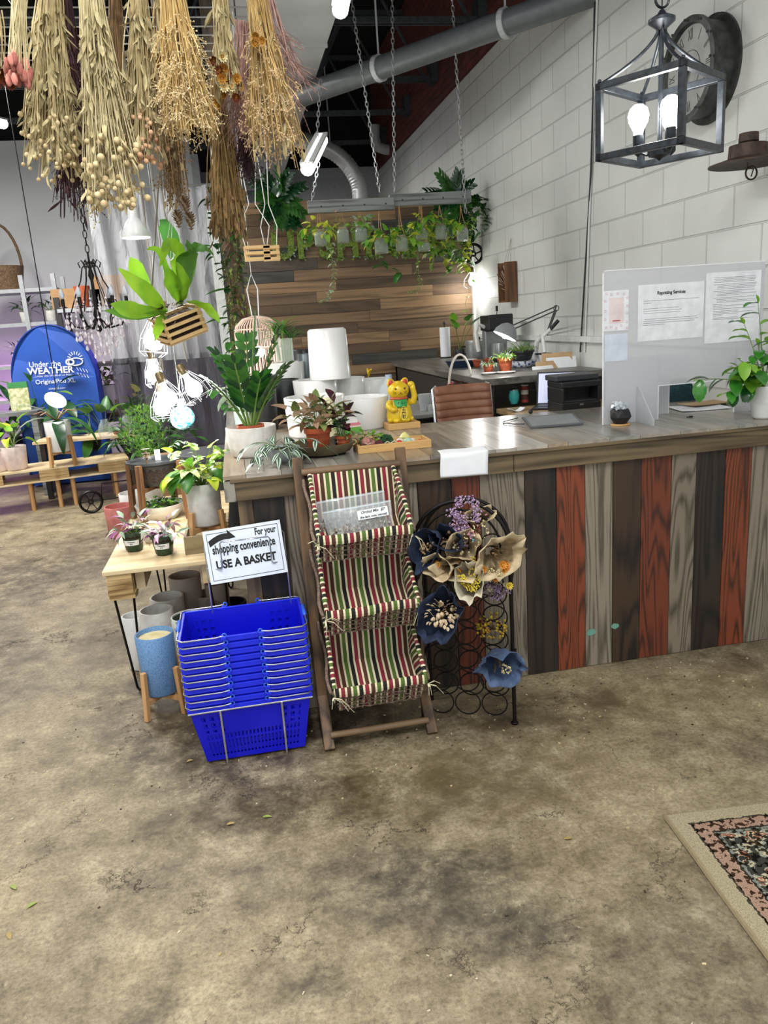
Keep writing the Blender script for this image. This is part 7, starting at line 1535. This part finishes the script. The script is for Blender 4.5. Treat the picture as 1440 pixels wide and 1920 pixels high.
# ---- low pallet platform
P0 = gz(-60, 896, .42); P1 = gz(241, 858, .42); pa = math.atan2(P1.y - P0.y, P1.x - P0.x); PL = (P1 - P0).length; D_ = .46
g = T('pallet_platform', 'low double-deck plywood pallet platform on round wooden legs at the left', 'platform', (P0.x, P0.y, 0), pa)
MB().bb(0, PL, 0, D_, .40, .42).build('top_deck', M_plyx, g); MB().bb(0, PL, 0, D_, .285, .30).build('lower_deck', M_plyx, g)
for x0 in (.02, PL * .42, PL - .30):
    mb = MB(); [mb.bb(x0, x0 + .27, 0, .09, .301 + .033 * k, .332 + .033 * k) for k in range(3)]; [mb.bb(x0, x0 + .27, D_ - .1, D_ - .01, .301 + .033 * k, .332 + .033 * k) for k in range(3)]; mb.build('spacer_block', mat('ply_edge_light', 'c7ab78', .7, c2='8d6d40', scale=70, stretch=(.1, .1, 4)), g)
for x in (.12, PL * .35, PL * .62, PL - .7, PL - .15):
    for y in (.08, D_ - .08): mb = MB(); mb.tube([(x, y, 0), (x, y, .285)], .022, 8); mb.build('leg', M_beech, g, smooth=50)
def pz(px, py, z=.42): p = gz(px, py, z); p.z = z + .001; return p
# upper plywood shelf table
Q0 = gz(60, 830, .62); Q1 = gz(276, 812, .62); qa = math.atan2(Q1.y - Q0.y, Q1.x - Q0.x); QL = (Q1 - Q0).length
g = T('plywood_shelf_table', 'second plywood table behind the pallet platform with vases on it', 'table', (Q0.x, Q0.y, 0), qa); MB().bb(0, QL, 0, .40, .595, .62).build('table_top', M_plyx, g)
for (x, y) in ((.08, .06), (QL - .08, .06), (.08, .36), (QL - .08, .36)): MB().bb(x - .025, x + .025, y - .025, y + .025, 0, .595).build('leg', M_sf, g)
# plants on the platform and shelf
M_pk = mat('blush_white_pot', 'e6d3d0', .45)
def lp(label, px, py, z, r, h, m, fol, mats=None, tp_=.85, dy=0): g = T('potted_plant', label, 'potted plant', pz(px, py, z) + Vector((0, dy, 0))); pot(g, r, h, m, tp_, .005); mb = MB(); fol(mb, h); mb.build('foliage', mats or [M_stem, M_leaf, M_leafl, M_yel, M_leafd], g, smooth=180); return g
lp('small blush-white pot cut by the left frame edge', -2, 884, .42, .10, .20, M_pk, lambda mb, h: bush(mb, (0, 0, h), 9, .16, .8, .09, .07, 'heart', 1, .8, seed=1, mis=[3, 2]))
lp('blush-white pot with yellowing heart leaves on the platform', 32, 880, .42, .12, .23, M_pk, lambda mb, h: bush(mb, (0, 0, h), 8, .22, .7, .13, .09, 'heart', 1, .9, seed=2, mis=[3, 3, 2]))
sp_ = pz(120, 872); s = T('plant_stand', 'tall pale wooden stand holding the white strap-leaf pot on the platform', 'plant stand', sp_, .2); stand(s, .135, .14, .30, M_beech, .03)
g = T('potted_plant', 'white cylinder pot with long drooping strap leaves in a wooden stand', 'potted plant', sp_ + Vector((0, 0, .141))); pot(g, .125, .30, M_white, .92, .008)
mb = MB()
for (dx, dy, L, W_, dr, m, zz) in ((-1, -.3, .62, .09, 2.2, 5, .8), (1, -.4, .55, .11, 1.8, 1, .5), (.3, -1, .48, .13, 2.4, 4, .3), (-.6, -.2, .5, .08, 1.3, 5, 1.2), (.7, .2, .5, .09, 1.2, 1, .9), (-.2, .5, .45, .1, .9, 4, 1.3)): mb.leaf((0, 0, .30), (dx, dy, zz), L, W_, dr, shape='lance', seg=9, mi=m, fold=.12)
for k in range(6): a = k * 1.05; mb.tube([(0, 0, .3), (.12 * math.cos(a), .12 * math.sin(a), .40), (.2 * math.cos(a), .2 * math.sin(a), .38)], .006, 4, 0)
mb.build('foliage', [mat('pinkish_root', 'b58a70', .7), M_leaf, M_leafl, M_yel, M_leafd, M_silv], g, smooth=180)
sp_ = pz(208, 790, .62) + Vector((0, .08, 0)); s = T('plant_stand', 'wooden stand on the rear plywood table holding a white pot', 'plant stand', sp_, .1); stand(s, .13, .10, .26, M_beech, .028)
g = T('potted_plant', 'white cylinder pot with pink and green trailing plant high on the rear table', 'potted plant', sp_ + Vector((0, 0, .101))); pot(g, .125, .34, M_white, .92, .008)
mb = MB(); bush(mb, (0, 0, .33), 14, .22, .8, .09, .045, 'lance', 3, .7, seed=5, mis=[1, 2, 3, 3]); vine(mb, [(0, 0, .33), (-.15, -.05, .5), (-.28, -.05, .42), (-.34, -.05, .15), (-.33, -.05, -.05)], .08, .05, mi=2, seed=4, step=.06, shape='lance'); bush(mb, (.02, 0, .33), 8, .3, .5, .10, .05, 'oval', 2, .5, seed=8, mis=[1, 2]); mb.build('foliage', [M_stem, M_leaf, M_leafl, C_pink], g, smooth=180)
for (lb, px, py, sd, rr) in (('round glass jar with one broad green leaf cutting on the rear table', 198, 822, 3, .075), ('glass bulb vase with a leafy cutting on a dark wooden disc', 243, 812, 4, .085)):
    g = T('glass_vase', lb, 'vase', pz(px, py, .62) + Vector((0, .06, .0 if sd == 3 else .022))); MB().lathe((0, 0, 0), [(0, 0), (rr * .8, 0), (rr, rr * .8), (rr * .8, rr * 1.7), (rr * .45, rr * 2.2), (rr * .5, rr * 2.5)], 24, cap=False).build('glass', clear('vase_glass'), g, smooth=60)
    mb = MB(); bush(mb, (0, 0, .06), 5, .26, .5, .16, .11, 'heart', 1, .5, seed=sd, mis=[1, 2]); mb.build('cutting', [M_stem, M_leafl, M_leaf], g, smooth=180)
q = pz(243, 812, .62) + Vector((0, .06, 0)); g = T('wooden_disc', 'dark bark-edged wooden disc under the glass bulb vase', 'coaster', q); MB().lathe((0, 0, 0), [(.17, 0), (.175, .02), (0, .021)], 28).build('disc', M_walnut, g)
lp('small black nursery pot with green sprigs on the rear table', 180, 800, .62, .045, .10, M_black, lambda mb, h: bush(mb, (0, 0, h), 14, .14, 1, .07, .02, 'lance', 2, .6, seed=9, mis=[1, 4]))
def wild(label, px, py, z, n, L, ll, lw, sh, mis, seed, sp=.9, pr=.09, ph=.14, dy=0, m=M_black): return lp(label, px, py, z, pr, ph, m, lambda mb, h: bush(mb, (0, 0, h), n, L, sp, ll, lw, sh, 2, .8, seed=seed, mis=mis, r=.006), None, .85, dy)
wild('tall bird-of-paradise like plant with long dark leaves before the blue tent', 80, 850, .42, 12, .62, .30, .09, 'lance', [1, 4, 4, 2], 11, .9, .11, .2, .16)
wild('arching plant with broad silver-green leaves under the lit bulb', 170, 848, .42, 10, .42, .26, .10, 'oval', [1, 4, 1], 12, 1.1, .10, .16, .2)
wild('low leafy plant at the far left behind the blush pots', 20, 850, .42, 14, .36, .16, .08, 'oval', [4, 1, 4], 13, 1.0, .1, .15, .25)
wild('bright green pothos between the white pot stand and the bulbs', 275, 800, .62, 14, .26, .13, .10, 'heart', [2, 3, 2], 14, .9, .08, .12, .1)
# floor plants and bins beyond
for (lb, px, py, Y, r, h, sd) in (('dark green leafy plant on the floor before the plastic curtain', 300, 760, 7.7, .13, .5, 1), ('dark fern-like plant on the floor left of the grey bin', 255, 740, 7.9, .11, .55, 2)):
    c = gy(px, py, Y); g = T('potted_plant', lb, 'potted plant', (c.x, c.y, 0)); pot(g, r, h, M_black); mb = MB(); bush(mb, (0, 0, h), 26, .34, 1.0, .14, .05, 'lance', 3, .9, seed=sd, mis=[1, 2, 1]); mb.build('foliage', [M_stem, M_leafd, M_leaf], g, smooth=180)
c = gy(392, 850, 6.2); g = T('round_bin', 'dark grey round storage bin behind the variegated pothos', 'bin', (c.x, 6.2, 0)); MB().lathe((0, 0, 0), [(0, 0), (.21, 0), (.25, .66), (.265, .66), (.265, .70), (.24, .71), (0, .72)], 30).build('bin_body', mat('bin_grey', '54565a', .5), g, smooth=40)
c = gy(330, 880, 6.6); g = T('storage_box', 'large brown cardboard carton on the floor behind the fern', 'box', (c.x, 6.7, 0)); MB().bb(-.28, .28, -.2, .2, 0, .62).build('box_body', M_cb, g, bevel=.005)
# folding cart wheel under the platform
c = gz(170, 968, 0); g = T('wire_cart', 'black wire cart with spoked wheels parked under the pallet platform', 'cart', (c.x, c.y + .12, 0), pa)
for (x, y) in ((0, 0), (.55, .05)):
    mb = MB(); mb.ring((x, y, .115), .10, .014, 26, 6, 'y'); mb.ring((x, y, .115), .02, .01, 10, 5, 'y'); [mb.tube([(x + .02 * math.cos(k), y, .115 + .02 * math.sin(k)), (x + .1 * math.cos(k), y, .115 + .1 * math.sin(k))], .004, 4) for k in (0, 1.05, 2.09, 3.14, 4.19, 5.24)]; mb.build('wheel', M_blackm, g, smooth=60)
mb = MB(); mb.tube([(0, .02, .115), (.55, .02, .115)], .008, 5); mb.tube([(.1, .02, .12), (.12, .02, .27), (.6, .02, .27), (.55, .02, .115)], .007, 5); mb.build('frame', M_blackm, g)
# ---- post wrapped in vines, white pipe
c = gy(452, 600, 6.0); g = T('vine_post', 'square wooden post wrapped in moss, bark and climbing vines', 'post', (c.x, 6.0, 0)); MB().bb(-.05, .05, -.05, .05, 0, 5.3).build('post', wood('post_wood', '6b5c48', '40362a', 2, ring=6), g)
mb = MB(); blob(mb, (-.02, -.05, 0), .01, 1, 1, [0], .01); rnd = random.Random(4)
for i in range(420): z = rnd.uniform(1.0, 2.6); a = rnd.uniform(PI, 2 * PI); mb.leaf((.07 * math.cos(a), .07 * math.sin(a), z), (math.cos(a) + rnd.uniform(-.6, .6), math.sin(a), rnd.uniform(-.9, .5)), rnd.uniform(.03, .07), rnd.uniform(.01, .03), .6, seg=2, mi=rnd.choice([0, 0, 1, 2]))
for i in range(14): mb.tube([(rnd.uniform(-.08, .08), rnd.uniform(-.1, -.05), 1.0 + .12 * i + rnd.uniform(0, .1)), (rnd.uniform(-.1, .1), -.09, 1.2 + .12 * i), (rnd.uniform(-.09, .09), -.08, 1.5 + .1 * i)], .006, 4, 2)
mb.build('moss_wrap', [M_moss, mat('dry_moss', '8d8550', .9), M_bark], g, smooth=60)
for sd, pts in ((1, ((-.02, 2.75), (-.10, 2.3), (-.05, 1.9), (-.09, 1.5), (-.04, 1.1))), (2, ((.05, 2.4), (.0, 2.0), (-.08, 1.7), (-.02, 1.3))), (3, ((-.06, 2.7), (-.16, 2.5), (-.15, 2.2), (-.13, 2.0)))):
    mb = MB(); vine(mb, [(x, -.10, z) for x, z in pts], .085, .055, seed=sd, step=.045, shape='oval' if sd != 3 else 'heart', mi=1 + sd % 2); mb.leaf(pts[1] and (pts[2][0], -.1, pts[2][1]), (-1, -.2, .0), .19, .075, .3, mi=1, seg=6); mb.build('climbing_vine', [M_stem, M_leaf, M_leafd], g, smooth=180)
vthing('climbing_vine', 'green climbing vine with big leaves at the left of the counter arm', 'vine', [(440, 640), (432, 690), (448, 730), (440, 770), (455, 800)], 5.6, .13, .09, [M_leaf, M_leafl], 21, .07, n=3, spread=.05).name = 'leafy_vine'
g = vthing('broad_leaf_sprig', 'pale broad philodendron leaves reaching left over the counter edge', 'plant', [(470, 790), (440, 765), (418, 735), (402, 728)], 4.3, .13, .11, [M_silv, M_leaf], 23, .09, n=2, spread=.02)
# ---- mini pallets hanging
for (lb, px, w) in (('left mini wooden pallet hung on white wires beside the moss letters', 482, .12), ('right smaller mini pallet hung on white wires', 509, .075)):
    c = gy(px, 475, 3.9); g = T('mini_pallet', lb, 'hanging planter', c, 0, 'mini pallets hung on white wires'); mb = MB(); h = .065
    for z in (-.026, 0, .026): mb.box((0, -.03, z), (w, .006, .014)); mb.box((0, .03, z), (w, .006, .014))
    for x in (-w / 2 + .008, w / 2 - .008): mb.box((x, 0, 0), (.014, .052, h)); 
    mb.box((0, 0, -.03), (w, .05, .006)); mb.build('slats', mat('pale_pine', 'd6b27a', .6), g)
    mb = MB()
    for x in (-w / 2 + .01, w / 2 - .01): mb.tube([(x, 0, .03), (x * 1.4, 0, .12), (x * .3, 0, .22), (x * .8, .0, .45), (0, 0, 2.98 - c.z)], .0022, 4)
    mb.build('hanging_wire', M_cord, g)
# ---- rattan bird cage lamp
c = gy(490, 700, 5.0); g = T('birdcage_lamp', 'blush rattan birdcage lamp with a lit bulb and a loop handle', 'lamp', (c.x, 5.0, gy(490, 700, 5.0).z)); M_rat = mat('blush_rattan', 'e3cab8', .6)
r = .138; H_ = gy(490, 592, 5.0).z - c.z; mb = MB()
for k in range(40): a = 2 * PI * k / 40; co, si = math.cos(a), math.sin(a); mb.tube([(r * co, r * si, 0), (r * co, r * si, H_ * .72), (r * .93 * co, r * .93 * si, H_ * .84), (r * .6 * co, r * .6 * si, H_ * .96), (r * .15 * co, r * .15 * si, H_)], .0028, 4)
for z in (.0, H_ * .45, H_ * .78): mb.ring((0, 0, z), r, .004, 36, 5)
mb.ring((0, 0, H_ * .96), r * .6, .003, 24, 5); mb.build('cage', M_rat, g, smooth=60)
mb = MB(); mb.tube([(-.02, 0, H_), (-.035, 0, H_ + .16), (-.0, 0, H_ + .25), (.03, 0, H_ + .16), (.02, 0, H_)], .004, 5); mb.tube([(0, 0, H_ + .25), (0, 0, 5.3 - c.z)], .002, 4); mb.build('loop_handle', M_white, g, smooth=60)
MB().tube([(0, 0, H_), (0, 0, H_ * .55)], .016, 8).build('socket', M_ch, g); MB().ball((0, 0, H_ * .38), .035, 14, 10).build('bulb', M_bulb, g, smooth=180); point('birdcage_light', (c.x, 5.0, c.z + H_ * .15), 1.5, .03, (1, .9, .9))
# ================================================================ staghorn fern in its slatted crate
c = gy(335, 608, 3.3); g = T('staghorn_crate', 'tilted slatted wooden crate with a huge bright green staghorn fern', 'hanging planter', c, 0, None, (.1, -.30, .35))
w, d, h = .165, .15, .105; mb = MB()
for k in range(4):
    z = -h / 2 + .012 + k * .027
    for s_ in (-1, 1): mb.box((0, s_ * d / 2, z), (w, .012, .012)); mb.box((s_ * w / 2, 0, z + .006), (.012, d - .014, .012))
for sx in (-1, 1):
    for sy in (-1, 1): mb.box((sx * (w / 2 - .008), sy * (d / 2 - .012), 0), (.012, .012, h))
mb.box((0, 0, -h / 2), (w, d - .01, .006)); mb.build('crate_slats', mat('pale_pine', 'd6b27a'), g)
mb = MB(); mb.box((0, 0, -.006), (w - .02, d - .03, h - .02)); blob(mb, (-.02, 0, h / 2), .06, 60, 3, [0, 1], .012, .6, 'petal'); mb.build('moss_filling', [M_soil, mat('shield_frond', '9a7a62', .8)], g)
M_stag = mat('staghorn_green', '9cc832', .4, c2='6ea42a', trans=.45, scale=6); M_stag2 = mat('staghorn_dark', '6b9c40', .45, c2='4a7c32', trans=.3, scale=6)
def frond(mb, p, q_px, Y, W, mi, sag=.0, n=12, wide=.6, wav=0):
    """frond whose spine runs through points around the crate"""
    P = [V(p)] + [V(x) for x in q_px]; pts = []
    for i in range(n + 1):
        t = i / n * (len(P) - 1); k = min(len(P) - 2, int(t)); f = t - k; a = P[max(0, k - 1)]; b = P[k]; c_ = P[k + 1]; e = P[min(len(P) - 1, k + 2)]
        pts.append(.5 * ((2 * b) + (c_ - a) * f + (2 * a - 5 * b + 4 * c_ - e) * f * f + (3 * b - a - 3 * c_ + e) * f ** 3))
    b0 = len(mb.v); up = Vector((0, -1, .15))
    for i, q in enumerate(pts):
        t = i / n; dd = (pts[min(n, i + 1)] - pts[max(0, i - 1)]).normalized(); s = dd.cross(up).normalized(); u = s.cross(dd); wd = W / 2 * .82 * (min(1, .22 + (t / wide) ** 1.2) if t < wide else max(.05, 1 - ((t - wide) / (1 - wide)) ** 1.5))
        for kx in (-1, -.4, .4, 1): mb.v.append(tuple(q + s * wd * kx + u * (abs(kx) * wd * .25 + .006 * math.sin(t * 20 + kx * 3))))
    for i in range(n):
        for k in range(3): a = b0 + i * 4 + k; mb.f.append((a, a + 1, a + 5, a + 4)); mb.m.append(mi)
mb = MB(); IW = g.matrix_basis.inverted() if False else (Matrix.Translation(c) @ Euler((.1, -.30, .35)).to_matrix().to_4x4()).inverted()
def W_(px, py, Y): return IW @ gy(px, py, Y)
o = W_(312, 585, 3.3); o2 = W_(338, 570, 3.3)
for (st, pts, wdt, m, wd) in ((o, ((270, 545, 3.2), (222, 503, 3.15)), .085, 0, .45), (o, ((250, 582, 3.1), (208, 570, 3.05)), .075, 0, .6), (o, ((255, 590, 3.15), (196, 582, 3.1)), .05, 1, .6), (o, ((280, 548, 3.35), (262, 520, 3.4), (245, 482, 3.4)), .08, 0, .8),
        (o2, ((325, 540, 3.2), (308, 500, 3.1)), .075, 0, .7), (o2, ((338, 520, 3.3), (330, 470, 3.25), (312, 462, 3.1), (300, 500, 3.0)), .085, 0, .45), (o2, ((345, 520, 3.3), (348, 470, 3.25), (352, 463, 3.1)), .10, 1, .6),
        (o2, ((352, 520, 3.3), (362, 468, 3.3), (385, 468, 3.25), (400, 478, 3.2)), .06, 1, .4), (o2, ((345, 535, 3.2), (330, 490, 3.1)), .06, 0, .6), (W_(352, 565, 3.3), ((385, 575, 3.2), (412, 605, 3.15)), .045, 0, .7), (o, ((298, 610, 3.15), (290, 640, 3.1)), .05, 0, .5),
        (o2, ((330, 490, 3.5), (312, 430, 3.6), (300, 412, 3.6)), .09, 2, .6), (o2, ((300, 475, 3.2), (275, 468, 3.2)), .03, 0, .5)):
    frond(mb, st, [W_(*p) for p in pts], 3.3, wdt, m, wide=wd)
mb.build('fronds', [M_stag, M_stag2, mat('staghorn_deep', '4c8a3c', .4, trans=.2)], g, smooth=180)  # third, deeper green is for the rear frond
mb = MB()
for (x, y) in ((-w / 2, 0), (w / 2, 0), (0, d / 2)): mb.tube([(x, y, h / 2), W_(325, 380, 3.4), W_(322, 150, 3.4)], .0018, 4)
mb.build('hanging_cord', M_cord, g); mb = MB(); mb.box((.11, -.05, .03), (.03, .002, .02)); mb.build('plant_tag', M_paper, g)
# ---- lamps: caged bulbs cluster, flood lamp
CB = (('caged bulb glowing right below the staghorn crate', 290, 636, 3.55, 1.0, .15, (300, 300)), ('small caged bulb glowing left of the cluster', 288, 700, 4.3, .8, 0, (290, 560)), ('large caged bulb glowing above the green fern', 312, 745, 4.0, 1.2, -.25, (296, 600)), ('large caged bulb glowing at the right of the cluster', 357, 728, 4.0, 1.3, -.45, (335, 600)), ('caged bulb low in the middle of the cluster over the mosaic ball', 303, 762, 4.15, 1.0, 0, (312, 560)))
for (lb, px, py, Y, s_, tl_, cd_) in CB:
    p = gy(px, py, Y); p.z += .03; q = gy(cd_[0], cd_[1], Y); cagebulb(lb, (p.x, p.y, p.z), s_, None, -tl_ * -1, 3.2, 'caged bulbs', .006); 
    g = T('lamp_cord', 'cord holding the ' + lb.replace('glowing ', ''), 'cord', (p.x, p.y, p.z + .09)); mb = MB(); mb.tube([(0, 0, .01), (q.x - p.x, 0, q.z - p.z - .09), ((q.x - p.x) * 1.2, 0, 3.0 - p.z - .09)], .004, 5); mb.build('cord_run', mat('twisted_cord', '6d675a', .7), g)
c = gy(254, 436, 3.7); g = T('flood_lamp', 'white cone flood bulb shining down below the dried bunches', 'lamp', c); MB().lathe((0, 0, 0), [(.018, .11), (.022, .06), (.04, .035), (.062, -.01), (.06, -.022)], 28, cap=False).build('reflector', mat('lamp_white', 'dfe0e2', .3), g, smooth=60); MB().lathe((0, 0, 0), [(0, -.026), (.058, -.02), (.05, -.012), (0, -.01)], 24).build('lit_face', M_bulb, g, smooth=180)
mb = MB(); mb.tube([(0, 0, .105), (0, 0, .16)], .02, 10); mb.tube([(0, 0, .16), (.0, 0, 2.98 - c.z)], .004, 5); mb.build('socket', mat('brass_socket', '6b5c3e'), g, smooth=60); point('flood_light', (c.x, c.y, c.z - .09), 5, .05)
c = gy(104, 750, 7.0); g = T('clip_spotlight', 'small lit spotlight shining on the leaves at the left', 'lamp', c); MB().ball((0, 0, 0), (.09, .05, .06), 14, 10, 0, R3('Y', .5)).build('bulb', M_bulb, g, smooth=180); mb = MB(); mb.tube([(0, .03, .04), (0, .1, .1), (0, .1, 2.2), (0, .1, 5.3 - c.z)], .004, 4); mb.build('cord', M_blackm, g); point('spot_light', (c.x, c.y - .12, c.z), 3, .05)
# mosaic ball
c = gy(342, 783, 4.1); g = T('mosaic_ball', 'turquoise mosaic glass ball hanging under the caged bulbs', 'ornament', c); m, t, b = nt('turquoise_mosaic'); mp = mapped(t); vo = N(t, 'ShaderNodeTexVoronoi'); vo.inputs['Scale'].default_value = 75; t.links.new(mp.outputs[0], vo.inputs[0]); r_ = ramp(t, vo.outputs['Color'], [(.2, '1f6f80'), (.5, '5fc0cc'), (.8, 'd5f2f2')]); t.links.new(r_.outputs[0], b.inputs['Base Color']); b.inputs['Roughness'].default_value = .12; bump(t, b, vo.outputs['Distance'], .6, .01)
MB().ball((0, 0, 0), .062, 28, 18).build('glass_body', m, g, smooth=180); mb = MB(); mb.lathe((0, 0, .055), [(.02, 0), (.016, .02), (.02, .04)], 12); mb.tube([(0, 0, .09), (0, 0, 3.0 - c.z)], .002, 4); mb.build('neck', M_jar, g)
# ================================================================ crystal chandelier
c = gy(182, 590, 5.6); g = T('crystal_chandelier', 'black iron chandelier with candle bulbs and hanging crystal drops', 'chandelier', c); M_ci = M_blackm; M_cry = mat('crystal', 'e6dfe6', .12, c2='d0c4d0', scale=40)
mb = MB(); mb.lathe((0, 0, 0), [(.0, -.12), (.02, -.10), (.012, -.05), (.025, 0), (.012, .05), (.01, .22), (.02, .25), (.008, .30), (.006, .40)], 12); mb.build('stem', M_ci, g, smooth=60)
for k in range(6):
    a = k * PI / 3 + .2; co, si = math.cos(a), math.sin(a); R = .20; mb = MB()
    mb.tube([(R_r * co, R_r * si, z) for (R_r, z) in ((.01, -.02), (.07, -.09), (.15, -.07), (.20, .0), (.20, .05))], .007, 5); mb.lathe((R * co, R * si, .05), [(.008, 0), (.03, .005), (.012, .012), (.012, .06), (.0, .06)], 10); arm = mb.build('arm', M_ci, g, smooth=60)
    MB().lathe((R * co, R * si, .11), [(.008, 0), (.017, .025), (.012, .05), (0, .075)], 10).build('candle_bulb', mat('unlit_bulb', 'c9d0da', .2), arm, smooth=180)
    mb = MB(); mb.tube([(R_r * co, R_r * si, z) for (R_r, z) in ((.01, .34), (.05, .30), (.07, .22), (.11, .14), (.16, .02))], .004, 4); mb.tube([(R_r * co, R_r * si, z) for (R_r, z) in ((.02, .30), (.05, .35), (.07, .33), (.06, .30))], .004, 4); mb.build('scroll', M_ci, g, smooth=60)
rnd = random.Random(3); mb = MB()
for (R, z, n, dl) in ((.20, -.02, 26, .03), (.15, -.10, 22, .03), (.10, -.16, 16, .03), (.05, -.21, 8, .035), (.13, .08, 16, .03), (.0, -.25, 1, .05)):
    for k in range(n): a = 2 * PI * k / n + z * 9; x, y = R * math.cos(a), R * math.sin(a); zz = z - .02 * math.sin(k * 3); mb.ball((x, y, zz), .008, 6, 4); mb.lathe((x, y, zz - dl - .012), [(0, -.012), (.011, 0), (.007, .016), (0, .03)], 6); mb.tube([(x, y, zz), (x * .95, y * .95, zz + .05)], .0012, 3)
o = mb.build('crystal_drops', M_cry, g, smooth=60); o['kind'] = 'stuff'
mb = MB(); n = int((5.2 - c.z - .4) / .045)
for k in range(n): mb.ring((0, 0, .42 + k * .045), .012, .003, 10, 4, 'x' if k % 2 else 'y', ry=.028)
mb.build('chain', M_ci, g, smooth=60)
# ---- small things on the floor: fallen leaves and bits
M_fl1 = mat('fallen_leaf_green', '8a9a4a', .7); M_fl2 = mat('fallen_leaf_dry', 'a08a54', .8); rnd = random.Random(9)
LF = ((510, 1533, 0, 'green leaf scrap on the floor in front of the striped shelf'), (30, 1669, 0, 'upper green leaf scrap on the floor at the far left'), (50, 1705, 0, 'lower pointed green leaf on the floor at the far left'), (15, 1750, 1, 'pale leaf on the floor at the lower left frame edge'), (1058, 1575, 1, 'thin straw bit on the floor right of the dark stain'), (440, 1545, 1, 'tiny pale leaf bit left of the green scrap'), (275, 1345, 1, 'brown leaf on the floor beside the blue planter'), (350, 1430, 1, 'tan leaf bit on the floor left of the baskets'))
for (px, py, k, lb) in LF: g = T('fallen_leaf', lb, 'leaf', gz(px, py, 0) + Vector((0, 0, .003)), rnd.uniform(0, 6), 'fallen leaves on the concrete'); mb = MB(); mb.leaf((0, 0, 0), (1, 0, .15), .04 if k == 0 else .03, .014, .5, seg=5, mi=0); mb.build('blade', M_fl2 if k else M_fl1, g, smooth=180)
mb = MB()
for i in range(260):
    x, y = rnd.uniform(-1.6, 2.2), rnd.choice([rnd.uniform(1.0, 3.0), rnd.uniform(2.5, 3.0), rnd.uniform(2.3, 3.4)]); 
    if -.3 < x and y > 3.0: continue
    mb.box((x, y, .0015), (rnd.uniform(.003, .010), rnd.uniform(.002, .005), .003), rnd.randrange(3), (0, 0, rnd.random() * 3))
o = mb.build('floor_litter', [col('pale_crumb', 'c9bea0'), col('dark_crumb', '3a2a1c'), D_tan]); tag(o, 'small pale and dark crumbs scattered over the concrete floor', 'debris', None, 'stuff')
